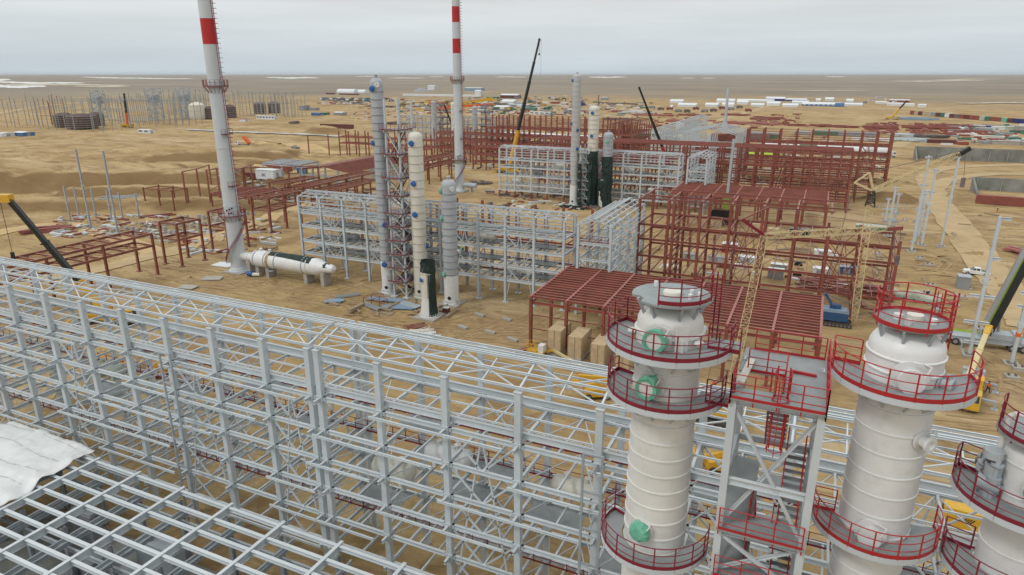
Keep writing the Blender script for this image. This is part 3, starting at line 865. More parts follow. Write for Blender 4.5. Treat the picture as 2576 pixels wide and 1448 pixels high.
# ---- red sheds: columns, rafters, dense purlins
PINK = mat('red_oxide_steel_top', (0.36, 0.125, 0.105), 0.4, 0, 0.1, .5, DUST, .15, .6)
sx = [-40.2 + 6.15 * i for i in range(8)]
frame('shed_frame', 'large dark red open shed frame with ribbed purlin roof behind the nearest cream column', 'steel frame', sx, [94.8, 103.9, 113.0], [7.6], 8.3, RED, cw=.5, bw=.24, bh=.45, roof='flat', rise=.35, npurl=15, mids=0, girts=(5.6, 3.2), planx=(), feet=True, mrail=PINK)
frame('shed_frame', 'dark red open shed frame with ribbed purlin roof beyond the tall multi-storey red frame', 'steel frame', sx, [199.5, 210.2, 221.0], [8.0], 8.8, RED, cw=.5, bw=.24, bh=.45, roof='flat', rise=.3, npurl=16, mids=0, girts=(5.6, 3.2), feet=True, mrail=PINK, I=False)
# ---- multi-storey red frames on the right
ax = [-32.2, -26.3, -25.3, -20.2, -14.6, -8.8, -3.0, 2.8, 8.4, 14.2]
frame('storey_frame', 'tall open dark red frame with four storeys standing behind the shed roof at centre right', 'steel frame', ax, [131.5, 143.2], [14.1, 11.1, 7.6, 4.4], 19.2, RED, cw=.55, bw=.24, bh=.42, midbeam=False, mids=1, brace=(4, 7), ybrace=(9,), planx=(0, 1, 2, 3),
      tops=lambda i, j: 19.2 if i < 7 else 15.2, feet=True)
b = MB()
tA = [o for o in bpy.data.objects if o.get('label', '').startswith('tall open dark red frame')][0]
for y in (0, 3.9, 11.7):
    b = MB(); b.ibeam((0, y, 19.4), (35.5 if y < 3 else 38, y, 19.4), .18, .24); b.build('purlin', RED, tA)
for x in (0, 5.9, 12, 17.6, 23.4, 29.2, 35):
    b = MB(); b.ibeam((x, -.3, 19.15), (x, 12, 19.15), .3, .3); b.build('rafter', RED, tA)
a2 = [-98 + 6 * i for i in range(12)] + [-26.2, -20.5, -14.8, -9.0, -3.2, 2.6, 8.8]
frame('storey_frame', 'very long dark red multi-storey frame stretching behind the netted vessels', 'steel frame', a2, [238, 244, 250], [14.3, 11.1, 7.6, 4.4], 19.6, RED, cw=.5, bw=.26, bh=.5, I=False, mids=1, brace=(3, 9, 14, 17), girts=(18.4, 17.2, 16.0), roof=None, planx=(0, 2))
b = MB()
tB = [o for o in bpy.data.objects if o.get('label', '').startswith('very long dark red')][0]
for y in (0, 3, 6, 9, 12):
    b = MB(); b.bar((0, y, 19.8), (106.8, y, 19.8), .3, .35); b.build('purlin', RED, tB)
for x in a2[::2]:
    b = MB(); b.bar((x + 98, 0, 19.6), (x + 98, 12, 19.6), .3, .3); b.build('rafter', RED, tB)
frame('storey_frame', 'tall dark red frame with open storeys at the far right beside the concrete basins', 'steel frame', [-30.4, -24, -17.5, -11, -5.0, 1, 7, 13.5, 19, 24.1], [305, 311, 317], [15.6, 12.0, 8.9, 5.7], 21.0, RED, cw=.55, bw=.3, bh=.5, I=False, mids=1, girts=(20.2, 19.3, 18.4, 17.5, 16.6), brace=(2, 7), ybrace=(9,))
frame('storey_frame', 'red frame with half finished storeys just beyond the second purlin roof', 'steel frame', [-12, -6, 0, 6, 12, 16.5], [262, 268, 274], [12.5, 9.5, 6.5, 3.5], 14.5, REDB, cw=.45, bw=.25, bh=.4, I=False, mids=2, brace=(1, 3), ybrace=(5,))
frame('storey_frame', 'long dark red multi-storey frame with closely spaced upper girts at the upper centre', 'steel frame', [-165.7 + 6.25 * i for i in range(13)], [327, 335, 343], [15.5, 11.5, 7.8, 4.0], 22.0, RED, cw=.6, bw=.35, bh=.55, I=False, mids=1, girts=(21.2, 20.4, 19.6, 18.8, 18, 17.2, 16.4), brace=(2, 7, 10))
t = frame('storey_frame', 'red brown gabled frame closing the right end of the upper centre frame', 'steel frame', [-96, -90, -84], [318 + 5 * i for i in range(9)], [15, 11.5, 8.0, 4.0], 19.5, REDB, cw=.5, bw=.3, bh=.5, I=False, mids=1, ybrace=(0, 2))
yroof(t, 12, 40, 19.5, 1.8, 3, REDB, 5.0)
frame('storey_frame', 'two-tier red frame with columns rising past its deck left of the upper centre', 'steel frame', [-242 + 6.5 * i for i in range(14)], [299.5, 305.5], [10.4, 7.0], 13.6, RED, cw=.5, bw=.35, bh=.6, I=False, mids=1, brace=(3, 4, 9, 11))
frame('storey_frame', 'dense red brown frame behind the second striped chimney', 'steel frame', [-200 + 6.5 * i for i in range(9)], [330, 337, 345], [11.5, 8.0, 4.0], 14.5, REDB, cw=.5, bw=.35, bh=.5, I=False, mids=1, brace=(1, 4, 7))
# ---- red structures left
lx = [-138.5, -132.4]
def trussrack(label, x0, x1, y0, y1, lv, m, step, top=None, group='low red pipe racks on the left', name='truss_rack', brackets=True):
    t = thing(name, label, 'pipe rack', (x0, y0, 0), 0, group)
    L, w = y1 - y0, x1 - x0
    n = max(1, round(L / step))
    for i in range(n + 1):
        for x in (0, w):
            b = MB(); b.ibeam((x, L * i / n, 0), (x, L * i / n, top or lv[0]), .45, .45); b.cbox((x, L * i / n, .1), (1, 1, .2)); b.build('column', m, t)
    for z in lv:
        for x in (0, w):
            b = MB(); b.ibeam((x, -.2, z), (x, L + .2, z), .3, .5); b.build('floor_beam', m, t)
        k = max(2, round(L / 3))
        for i in range(k + 1):
            b = MB(); b.ibeam((0, L * i / k, z - .03), (w, L * i / k, z - .03), .2, .35); b.build('cross_beam', m, t)
        b = MB()
        for i in range(k):
            b.bar((0, L * i / k, z), (w, L * (i + 1) / k, z), .1)
        b.build('plan_brace', m, t)
    return t
trussrack('two-tier red brown truss rack along the far side of the foreground rack at the left', -138.5, -132.4, 52, 97.5, [9.4, 6.8], REDB, 12)
for k, (y, lab) in enumerate([(104.5, 'first tall red brown portal frame beyond the two-tier truss rack'), (118.5, 'portal frame pair left of the striped chimney foot, standing on the haul road')]):
    trussrack(lab, -138.6, -133.0, y, y + 6.5, [10.1, 6.4], REDB, 6.5, name='portal_frame')
trussrack('long red brown portal frame rack right of the nearest striped chimney', -146, -139.5, 140, 152.5, [9.9, 6.3], REDB, 6.2, name='portal_frame')
trussrack('red brown truss rack standing beyond the cream column', -151.5, -145, 225, 262, [9.6, 6.6], REDB, 9)
trussrack('low red brown truss rack left of the middle grey rack', -163, -156, 176, 214, [6.8, 4.0], REDB, 9)
frame('portal_frame', 'lower red frame with columns among the goalposts left of the chimney', 'steel frame', [-204, -197, -190.5], [150, 155.8], [6.8], 7.2, REDB, cw=.35, bw=.25, bh=.3, mids=0, midbeam=False)
frame('shed_frame', 'small red purlin roof frame right of the nearest chimney', 'steel frame', [-181, -172, -163], [157, 164, 171], [5.0], 5.4, RED, cw=.35, bw=.2, bh=.3, roof='flat', rise=.2, npurl=9, mids=0)
frame('shelter_frame', 'grey posted lattice shelter with reddish roof beside the white office container', 'steel frame', [-206 , -196, -186], [206, 216], [8.2], 8.6, GREYD, cw=.35, bw=.3, bh=.3, roof='flat', rise=.2, npurl=5, mids=0, I=False, mrail=REDB)
t = frame('goalpost_frame', 'pair of red posts joined by one beam on the sand beyond the small red shed', 'steel frame', [-259, -250], [294, 300], [], 11.3, REDB, cw=.5, I=False, cols=lambda i, j: i == j)
MB().bar((0, 0, 8.2), (9, 6, 8.2), .3).build('floor_beam', REDB, t)
# big low hall with a wide red roof
def redhall():
    P = at(764, 565 - 90)
    t = thing('hall_frame', 'wide low hall under a red purlin roof left of the tall grey column', 'steel frame', (-196, 216, 0), 0)
    W, L = 26.0, 55.0
    A = Asm(t)
    for i in range(8):
        for x in (0, 6.5, 13, 19.5, 26):
            z = 5.4 + (1.6 - abs(x - 13) / 13 * 1.6)
            b = MB(); b.bar((x, L * i / 7, 0), (x, L * i / 7, z), .5); A.add('column', b, GREYD)
        b = MB(); b.bar((0, L * i / 7, 5.5), (13, L * i / 7, 7.1), .3); b.bar((13, L * i / 7, 7.1), (W, L * i / 7, 5.5), .3); A.add('rafter', b, RED)
    for k in range(27):
        x = k
        z = 5.75 + 1.6 * (1 - abs(x - 13) / 13)
        b = MB(); b.bar((x, -.5, z), (x, L + .5, z), .2, .3); A.add('purlin', b, RED)
    for z in (1.5, 3.4):
        b = MB(); b.bar((0, 0, z), (W, 0, z), .35, .5); A.add('wall_beam', b, GREYD)
        b = MB(); b.bar((W, 0, z), (W, L, z), .35, .5); A.add('wall_beam', b, GREYD)
    A.done()
redhall()
# row of bare red columns beyond the middle rack
rc = None
ZR = [(95, 75, 275), (210, 30, 290), (285, 85, 300), (395, 50, 300), (602, 115, 320), (705, 85, 330), (808, 130, 345), (903, 90, 350), (1060, 150, 400), (1150, 110, 330), (1328, 170, 270), (1405, 130, 260)]
i = 0
rt_ = thing('column_row', 'row of bare red columns tied by low red beams, standing behind the middle grey rack', 'steel frame', (-104, 152, 0))
for k in range(6):
    for j, y in enumerate((0, 7.5)):
        x = 7.8 * k + 12 + (2.0 if j else 0)
        b = MB(); b.ibeam((x, y, 0), (x, y, 10.5 if j else 9.8), .55, .5); b.build('column', RED, rt_)
for z in (2.8,):
    for y in (0, 7.5):
        b = MB(); b.ibeam((26, y, z), (60, y, z), .3, .45); b.build('floor_beam', RED, rt_)
    for k in range(8):
        b = MB(); b.ibeam((26 + 4.6 * k, 0, z), (26 + 4.6 * k, 7.5, z), .2, .35); b.build('cross_beam', RED, rt_)
for k in range(5):
    x = 62 + 5.5 * k
    b = MB(); b.ibeam((x, 2, 0), (x, 2, 9.0 if k % 2 else 8.2), .5, .5); b.build('column', RED, rt_)

# gratings, cabinets and small vessels inside the repeated racks
mr_ = [o for o in bpy.data.objects if o.get('label', '').startswith('light grey gabled pipe rack behind')][0]
fr_ = [o for o in bpy.data.objects if o.get('label', '').startswith('farthest light grey gabled')][0]
for t, lv_, n_ in ((mr_, (13.8, 10.8, 7.4, 4.6), 10), (fr_, (13.5, 10.9, 7.9, 4.6), 10)):
    for z in lv_:
        for k in range(n_):
            if random.random() < .25: continue
            b = MB(); b.box(6 * k + .3, 6 * k + 5.7, 2.6, 5.9, z + .3, z + .36); b.build('walkway', GRATE, t)
k_ = 0
for y_, zs_, nm in ((116.6, (5.0, 7.8, 11.2), 'middle grey rack'), (224, (5.0, 8.3, 11.3), 'farthest grey rack')):
    for k in range(7):
        z = zs_[k % 3]; x = -101 + 8.4 * k
        hvessel('horizontal_vessel', ordn(k) + ' small drum from the left on the floors of the ' + nm, (x, y_, z), 3.2, .65, [WHITE, SHG, CREAM][k % 3], group='drums inside the ' + nm, sh=.2)
# ---------------------------------------------------------------- process columns
def rail_arc(t, c, r, z, a0, a1, m, toe=True, n=None, name='handrail', h=1.1, post=0.055):
    a0, a1 = R(a0), R(a1)
    n = n or max(3, int(abs(a1 - a0) * r / 0.25))
    b = MB()
    P = lambda a, zz, rr=r: (c[0] + rr * math.cos(a), c[1] + rr * math.sin(a), zz)
    for hh in (h, h * .66, h * .34):
        b.path([P(a0 + (a1 - a0) * i / n, z + hh) for i in range(n + 1)], 0.022 if hh < h else .027, 5)
    if toe:
        for i in range(n):
            q = [P(a0 + (a1 - a0) * k / n, z + .08) for k in (i, i + 1)]
            b.bar(q[0], q[1], .02, .17)
    k = max(1, round(abs(a1 - a0) * r / 0.95))
    for i in range(k + 1):
        a = a0 + (a1 - a0) * i / k
        b.bar(P(a, z - .2), P(a, z + h), post, post * .8)
    return b.build(name, m, t)
def rail_line(t, pts, m, name='handrail', h=1.1, toe=True, sp=.95, merge=None):
    b = merge or MB()
    for p, q in zip(pts[:-1], pts[1:]):
        p, q = Vector(p), Vector(q)
        for hh in (h, h * .66, h * .34): b.tube(p + Vector((0, 0, hh)), q + Vector((0, 0, hh)), .024, 5)
        if toe: b.bar(p + Vector((0, 0, .08)), q + Vector((0, 0, .08)), .02, .17)
        k = max(1, round((q - p).length / sp))
        for i in range(k + 1):
            s = p.lerp(q, i / k); b.bar(s + Vector((0, 0, -.2)), s + Vector((0, 0, h)), .055, .045)
    return None if merge else b.build(name, m, t)
def deck(t, c, r0, r1, z, a0, a1, rm, edge=GREY):
    d = MB().ring_sector((c[0], c[1], 0), r0, r1, z - .04, z, R(a0), R(a1), 40).build('platform', GRATE, t)
    b = MB()
    b.ring_sector((c[0], c[1], 0), r1 - .03, r1 + .03, z - .26, z - .02, R(a0), R(a1), 40)
    k = 7
    for i in range(k):
        a = R(a0 + (a1 - a0) * (i + .5) / k)
        b.bar((c[0] + r0 * math.cos(a), c[1] + r0 * math.sin(a), z - .15), (c[0] + r1 * math.cos(a), c[1] + r1 * math.sin(a), z - .15), .08, .18)
        b.bar((c[0] + (r0 - .05) * math.cos(a), c[1] + (r0 - .05) * math.sin(a), z - 1.0), (c[0] + (r1 - .15) * math.cos(a), c[1] + (r1 - .15) * math.sin(a), z - .2), .06, .08)
    b.build('platform_frame', edge, d)
    rail_arc(d, c, r1, z, a0, a1, rm)
    e = MB()
    for a in (R(a0), R(a1)):
        if (a == R(a1)): continue
        rail_line(None, [(c[0] + (r0 + .1) * math.cos(a), c[1] + (r0 + .1) * math.sin(a), z), (c[0] + r1 * math.cos(a), c[1] + r1 * math.sin(a), z)], rm, merge=e)
    e.build('handrail', rm, d)
    return d
def manway(t, c, R0, z, ang, r, L=.35, cover=None, blind=True, m=WHITE):
    """short flanged neck pointing out of the shell at angle ang (degrees)"""
    a = R(ang)
    M = Matrix.Translation((c[0], c[1], z)) @ Matrix.Rotation(a, 4, 'Z')
    b = MB().lathe([(r * .78, R0 - .15), (r * .78, R0 + L - .06), (r * 1.05, R0 + L - .06), (r * 1.05, R0 + L + .06), (r * .6, R0 + L + .06), (.01, R0 + L + .04 if blind else R0 + L - .1)], (0, 0, 0), 22, 'x')
    b.lathe([(r * 1.45, R0 - .02), (r * 1.45, R0 + .05), (r * .7, R0 + .05)], (0, 0, 0), 22, 'x')
    b.path([(R0 + L, r * .9, r * .5), (R0 + L * .7, r * 1.3, r * 1.35), (R0 + L * .7, r * .6, r * 1.55), (R0 + L * .5, 0, r * 1.5)], .03, 6)
    b.xform(M)
    o = b.build('manway', m, t, None, True)
    if cover:
        cb = MB()
        n = 22; vs = []
        random.seed(int(z * 100))
        if cover == 'ring':
            for i in range(n):
                th = 2 * math.pi * i / n
                for rr, xx in ((r * .8, R0 + L + .09), (r * (1.12 + .12 * random.random()), R0 + L + .1), (r * (1.15 + .1 * random.random()), R0 + L - .16)):
                    vs.append((xx, rr * math.cos(th), rr * math.sin(th)))
            fs = [(i * 3 + k, ((i + 1) % n) * 3 + k, ((i + 1) % n) * 3 + k + 1, i * 3 + k + 1) for i in range(n) for k in range(2)]
        else:
            vs.append((R0 + L + .13, 0, 0))
            for i in range(n):
                th = 2 * math.pi * i / n
                j = .9 + .2 * random.random()
                for rr, xx in ((r * .7, R0 + L + .14), (r * 1.15 * j, R0 + L + .08), (r * 1.3 * j, R0 + L - .2)):
                    vs.append((xx, rr * math.cos(th), rr * math.sin(th)))
            fs = [(0, 1 + i * 3, 1 + ((i + 1) % n) * 3) for i in range(n)] + [(1 + i * 3 + k, 1 + ((i + 1) % n) * 3 + k, 2 + ((i + 1) % n) * 3 + k, 2 + i * 3 + k) for i in range(n) for k in range(2)]
        cb.add(vs, fs).xform(M)
        cb.build('cover', GREENC if cover != 'blue' else BLUEC, o)
    return o
def ladder(t, p0, p1, m, w=.5, side=(1, 0, 0), name='ladder', cage=False):
    p0, p1 = Vector(p0), Vector(p1); s = Vector(side) * w / 2
    b = MB(); b.bar(p0 - s, p1 - s, .06); b.bar(p0 + s, p1 + s, .06)
    n = int((p1 - p0).length / .35)
    for i in range(n): q = p0.lerp(p1, (i + .5) / n); b.bar(q - s, q + s, .035)
    if cage:
        out = Vector((side[1], -side[0], 0)) * .6
        for i in range(0, n, 3):
            q = p0.lerp(p1, (i + .5) / n)
            b.path([q - s * 1.2, q - s * 1.4 + out * .7, q + out * 1.2, q + s * 1.4 + out * .7, q + s * 1.2], .025, 4)
        for k in (-1, 0, 1): b.bar(p0 + s * 1.2 * k + out * (1.15 if k == 0 else .7), p1 + s * 1.2 * k + out * (1.15 if k == 0 else .7), .03)
    return b.build(name, m, t)

def shell_prof(r, ztop, dome=.9, skirt=None, step=.8, ring=.045, z0=0, zfirst=None):
    p = [(r * 1.0, z0)]
    z = z0 + (zfirst if zfirst is not None else step)
    while z < ztop - .3:
        p += [(r, z - .045), (r + ring, z - .035), (r + ring, z + .035), (r, z + .045)]
        z += step
    p += [(r, ztop)]
    for k in range(1, 9):
        a = math.pi / 2 * k / 8
        p.append((max(.01, r * math.cos(a) ** .75), ztop + dome * math.sin(a)))
    return p
# near cream column
c1 = thing('process_column', 'nearest cream process column with round platforms and green covers on its manways', 'process column', (-5.0, 26.95, 0))
prof = [(1.41, 0), (1.41, 21.5)]
z = 22.15
while z < 31.6: prof += [(1.39, z - .05), (1.43, z - .035), (1.43, z + .035), (1.39, z + .05)]; z += .81
prof += [(1.39, 31.95), (1.43, 31.97), (1.43, 32.05), (1.39, 32.07), (1.39, 32.62), (1.48, 32.66), (1.48, 32.74), (1.39, 32.78), (1.38, 33.0)]
for k in range(1, 9):
    a = math.pi / 2 * k / 8; prof.append((max(.01, 1.38 * math.cos(a) ** .7), 33.0 + .85 * math.sin(a)))
MB().lathe(prof, (0, 0, 0), 72).build('shell', NEARC, c1, None, True)
AX = (0, 0)
deck(c1, AX, 1.5, 2.62, 32.25, -212, 8, RAIL)
deck(c1, AX, 1.5, 2.5, 29.95, -200, 8, RAIL)
deck(c1, AX, 1.5, 2.45, 22.25, -205, 8, RAIL)
deck(c1, AX, 1.5, 2.45, 15.5, -205, 8, RAIL)
td = MB(); vs = [(0, 0, 34.2)]; nn = 48
for i in range(nn):
    a = 2 * math.pi * i / nn
    rr = 1.66
    if 205 < math.degrees(a) < 232: rr = 1.36 + .0 * i
    vs.append((rr * math.cos(a), rr * math.sin(a), 34.2))
td.add(vs, [(0, 1 + i, 1 + (i + 1) % nn) for i in range(nn)])
tdo = td.build('top_platform', GRATE, c1)
md = tdo.modifiers.new('s', 'SOLIDIFY'); md.thickness = .09
rail_arc(tdo, AX, 1.62, 34.24, -98, 25, RAIL)
MB().lathe([(.01, 34.36), (.36, 34.36), (.4, 34.3), (.4, 34.2)], (0, 0.05, 0), 24).build('lid', CREAM, tdo, None, True)
b = MB()
for a in (-145, -112, -62, -30, 10, 60, 120, 170):
    q = R(a); b.bar((1.5 * math.cos(q), 1.5 * math.sin(q), 34.15), (1.18 * math.cos(q), 1.18 * math.sin(q), 33.45), .09, .12)
b.build('strut', GREYD, c1)
for (x, y) in ((.8, -.35), (.75, .3), (1.1, .1), (-.9, .9)):
    MB().tube((x, y, 34.2), (x, y, 34.42), .09, 10).build('nozzle', WHITE, c1)
manway(c1, AX, 1.39, 32.7, -98, .42, .4, 'ring', m=NEARC)
manway(c1, AX, 1.39, 30.55, -104, .42, .42, 'ring', m=NEARC)
MB().add([(1.98 * math.cos(R(a)) , 1.98 * math.sin(R(a)), z_) for a, z_ in ((-112, 30.90), (-93, 31.12), (-92, 30.75), (-104, 31.25))] + [(1.75 * math.cos(R(a)), 1.75 * math.sin(R(a)), z_) for a, z_ in ((-112, 31.00), (-92, 31.25), (-90, 30.70), (-104, 30.80))], [(0, 1, 2, 3), (4, 7, 6, 5), (0, 4, 5, 1), (1, 5, 6, 2), (2, 6, 7, 3)]).build('cover', GREENC, c1)
manway(c1, AX, 1.39, 23.35, -103, .38, .3, 'cap', m=NEARC)
b = MB()
for z0_, z1_ in ((31.7, 33.35),):     # lifting lug plate down the shell
    a = R(-60); x, y = math.cos(a), math.sin(a)
    b.prism((1.47 * x, 1.47 * y, z0_), (1.47 * x, 1.47 * y, z1_), [(-.27, 0), (.27, 0), (.27, .07), (-.27, .07)], (x, y, 0))
    b.prism((1.55 * x, 1.55 * y, z0_), (1.55 * x, 1.55 * y, z1_ - .6), [(-.03, 0), (.03, 0), (.03, .12), (-.03, .12)], (x, y, 0))
b.build('lifting_lug', NEARC, c1)
ladder(c1, (1.75, .9, 31.6), (1.75, .9, 35.1), RAIL, .5, (.5, -.85, 0))
b = MB()
for a in (-165, -30, 40):
    q = R(a); b.prism((1.45 * math.cos(q), 1.45 * math.sin(q), 32.5), (1.75 * math.cos(q), 1.75 * math.sin(q), 32.5), [(-.2, 0), (.2, 0), (.12, .1), (-.12, .1)])
b.build('lifting_lug', NEARC, c1)

c2 = thing('process_column', 'white process column right of the stair tower with bright red railed round platforms', 'process column', (3.95, 28.6, 0))
prof = [(1.38, 0), (1.38, 21.5)]
z = 21.9
while z < 31.0: prof += [(1.36, z - .04), (1.395, z - .03), (1.395, z + .03), (1.36, z + .04)]; z += .95
prof += [(1.36, 31.95), (1.42, 31.99), (1.42, 32.06), (1.37, 32.1), (1.36, 32.55), (1.42, 32.58), (1.42, 32.63), (1.36, 32.66)]
for k in range(1, 9):
    a = math.pi / 2 * k / 8; prof.append((max(.01, 1.36 * math.cos(a) ** .7), 32.75 + .85 * math.sin(a)))
MB().lathe(prof, (0, 0, 0), 72).build('shell', WHITE, c2, None, True)
deck(c2, AX, 1.42, 2.55, 31.6, -190, 20, RAILB)
deck(c2, AX, 1.42, 2.4, 24.65, -180, 15, RAILB)
deck(c2, AX, 1.42, 2.4, 17.5, -180, 15, RAILB)
td = MB().lathe([(.01, 33.9), (1.34, 33.9), (1.34, 33.82), (.01, 33.82)], (0, 0, 0), 48)
tdo = td.build('top_platform', GRATE, c2)
rail_arc(tdo, AX, 1.32, 33.92, -200, 140, RAILB, toe=False)
ring = MB().ring_sector((0, 0, 0), 1.31, 1.36, 33.86, 34.02, 0, 2 * math.pi, 48); ring.build('kick_plate', RAILB, tdo)
for (x, y, r_) in ((-.5, -.1, .16), (.1, .1, .3), (.7, -.2, .12), (-.2, -.7, .12)):
    MB().lathe([(.01, 34.12), (r_, 34.12), (r_, 33.9)], (x, y, 0), 16).build('lid', CREAM if r_ > .2 else WHITE, tdo, None, True)
b = MB()
for a in (-150, -105, -60, -20, 30, 100):
    q = R(a); b.bar((1.3 * math.cos(q), 1.3 * math.sin(q), 33.8), (1.08 * math.cos(q), 1.08 * math.sin(q), 33.2), .09, .12)
b.build('strut', GREYD, c2)
manway(c2, AX, 1.36, 32.05, -86, .46, .42, None)
manway(c2, AX, 1.36, 24.95, -98, .42, .4, None)
manway(c2, AX, 1.36, 29.35, -45, .3, .38, None, blind=False)
manway(c2, AX, 1.36, 31.7, -25, .26, .4, None, blind=False, m=GREYD)
ladder(c2, (1.35, 1.2, 31.0), (1.35, 1.2, 34.9), RAILB, .5, (.8, -.6, 0), cage=True)
c3 = thing('process_column', 'white process column cut by the right edge of the photo with dark crimson railed platforms', 'process column', (8.9, 28.3, 0))
prof = [(1.27, 0), (1.27, 20)]
z = 20.4
while z < 29.5: prof += [(1.25, z - .04), (1.29, z - .03), (1.29, z + .03), (1.25, z + .04)]; z += 1.25
prof += [(1.25, 29.2)]
for k in range(1, 9):
    a = math.pi / 2 * k / 8; prof.append((max(.01, 1.25 * math.cos(a) ** .7), 29.2 + .8 * math.sin(a)))
MB().lathe(prof, (0, 0, 0), 64).build('shell', WHITE, c3, None, True)
deck(c3, AX, 1.3, 2.55, 27.6, -210, 20, RAIL)
deck(c3, AX, 1.3, 2.4, 24.3, -200, 10, RAIL)
deck(c3, AX, 1.3, 2.4, 17.5, -200, 10, RAIL)
tdo = MB().lathe([(.01, 30.2), (1.55, 30.2), (1.55, 30.1), (.01, 30.1)], (0, 0, 0), 40).build('top_platform', GRATE, c3)
rail_arc(tdo, AX, 1.5, 30.2, -215, 60, RAIL)
manway(c3, AX, 1.25, 28.4, -93, .45, .35, 'cap')
b = MB(); b.path([(-1.35, -.1, 29.2), (-1.3, -.2, 30.8), (-1.1, -.3, 31.0), (.6, -.5, 30.7)], .1, 12); b.build('pipe', WHITE, c3, None, True)
b = MB(); b.tube((-1.5, -.6, 27.6), (-1.5, -.6, 28.9), .3, 12); b.tube((-1.9, -.5, 28.1), (-1.2, -.7, 28.1), .36, 12); b.tube((-1.6, -.6, 29.2), (-1.6, -.6, 29.5), .34, 12); b.build('valve', GREYD, c3, None, True)
for q_ in range(5):
    an = R(-150 - 14 * q_); x, y = 1.7 * math.cos(an), 1.7 * math.sin(an)
    b = MB(); b.tube((x * .7, y * .7, 28.0 + .2 * q_), (x * 1.05, y * 1.05, 28.0 + .2 * q_), .12, 10); b.tube((x, y, 27.6), (x, y, 29.4 - .2 * q_), .1, 10); b.tube((x, y, 28.3), (x, y, 28.5), .24, 12); b.tube((x, y, 29.0 - .2 * q_), (x, y, 29.08 - .2 * q_), .22, 12)
    b.build('valve', STEELD if q_ % 2 else GREYD, c3, None, True)

# stair tower between the two columns
tw = thing('stair_tower', 'grey steel stair tower with red railed decks between the two nearest columns', 'stair tower', (-2.05, 25.9, 0))
W, L, ZT = 3.3, 4.0, 30.6
for x in (0, W):
    for y in (0, L):
        MB().ibeam((x, y, 0), (x, y, ZT + (0 if y == 0 else .1)), .3, .32, (0, 1, 0)).build('column', GREY, tw)
lv = [ZT, 26.9, 24.4, 22.0, 19.2, 16.4, 13.6, 10.8, 8, 5.2]
for i, z in enumerate(lv):
    b = MB()
    for y in (0, L): b.ibeam((0, y, z - .17), (W, y, z - .17), .2, .3)
    for x in (0, W): b.ibeam((x, 0, z - .17), (x, L, z - .17), .2, .3)
    b.build('floor_beam', GREY, tw)
    if i != 1:
        d = MB(); d.box(-.1, W + .1, -.35, .85, z, z + .04)
        if i == 0: d.box(1.75, W + .1, .85, L + 1.4, z, z + .04); d.box(-.1, 1.75, 2.6, L + 1.4, z, z + .04); 
        else: d.box(-.1, 1.25, .85, L, z, z + .04); d.box(1.25, W + .1, L - .45, L + 1.0, z, z + .04); d.box(1.25, W + .1, .85, 1.12, z, z + .04)
        do = d.build('platform', GRATE, tw)
        rr = RAILB
        if i == 0:
            rail_line(do, [(-.1, -.3, z), (W + .12, -.3, z), (W + .12, L + 1.3, z)], rr)
            rail_line(do, [(-.1, -.3, z), (-.1, 1.3, z)], rr)
            rail_line(do, [(.3, L + 1.3, z), (W, L + 1.3, z)], rr)
            rail_line(do, [(.25, 2.65, z), (1.8, 2.65, z), (1.8, .95, z), ], rr)
            MB().bar((2.0, 3.3, z + .1), (3.0, 3.2, z + .1), .12, .12).build('spare_rail', RAILB, do)
            b = MB()    # broad red kick panels at the corner posts
            b.box(W + .1, W + .14, -.3, L + 1.3, z - .25, z + .1); b.box(-.16, -.12, -.3, 1.3, z - .25, z + .1); b.build('kick_plate', RAILB, do)
        else:
            rail_line(do, [(0, -.3, z), (W, -.3, z)], rr)
            rail_line(do, [(1.1, .9, z), (1.1, L, z)], rr)
for k in range(len(lv) - 1):
    a, c_ = lv[k], lv[k + 1]
    if k == 0: c_ = lv[2]
    if k == 1: continue
    b = MB(); b.ibeam((0, -.02, a - .3), (W, -.02, c_ + .1), .12, .14); b.build('brace', GREY, tw)
    b = MB(); b.ibeam((W, .14, a - .3), (0, .14, c_ + .1), .12, .14); b.build('brace', GREY, tw)
    b = MB(); b.bar((W, 0, a - .3), (W, L, c_ + .1), .1); b.bar((0, L, a - .3), (0, 0, c_ + .1), .1); b.build('brace', GREY, tw)
for k in range(2, len(lv)):
    zc_ = (lv[k - 1] + lv[k]) / 2
    MB().box(.1, 1.2, 1.5, L - .1, zc_, zc_ + .05).build('landing', GRATE, tw)
# stair flights
for k in range(len(lv) - 1):
    z1_, z0_ = lv[k], lv[k + 1]
    y0_, y1_ = (1.1, 3.6) if k % 2 == 0 else (3.6, 1.1)
    x = 1.3 + (.95 if k % 2 else 0)
    b = MB()
    for s in (0, .75):
        b.bar((x + s, y0_, z1_), (x + s, y1_, z0_), .05, .25)
        for hh in (.55, 1.0): b.bar((x + s, y0_, z1_ + hh), (x + s, y1_, z0_ + hh), .05)
        for q in range(5): f = q / 4; b.bar((x + s, y0_ + (y1_ - y0_) * f, z1_ + (z0_ - z1_) * f), (x + s, y0_ + (y1_ - y0_) * f, z1_ + (z0_ - z1_) * f + 1.0), .05)
    fl = b.build('stair_flight', RAILB, tw)
    b = MB()
    n = 11
    for q in range(n):
        f = (q + .5) / n; b.box(x - .05, x + .85, y0_ + (y1_ - y0_) * f - .14, y0_ + (y1_ - y0_) * f + .14, z1_ + (z0_ - z1_) * f, z1_ + (z0_ - z1_) * f + .03)
    b.build('tread', GRATE, fl)
ladder(tw, (1.75, .55, 28.3), (1.75, .55, 32.0), RAILB, .45, (1, 0, 0), cage=True)
MB().bar((.3, 3.9, ZT + .1), (.15, .8, ZT + .3), .3, .08).build('plank', CREAM, tw)
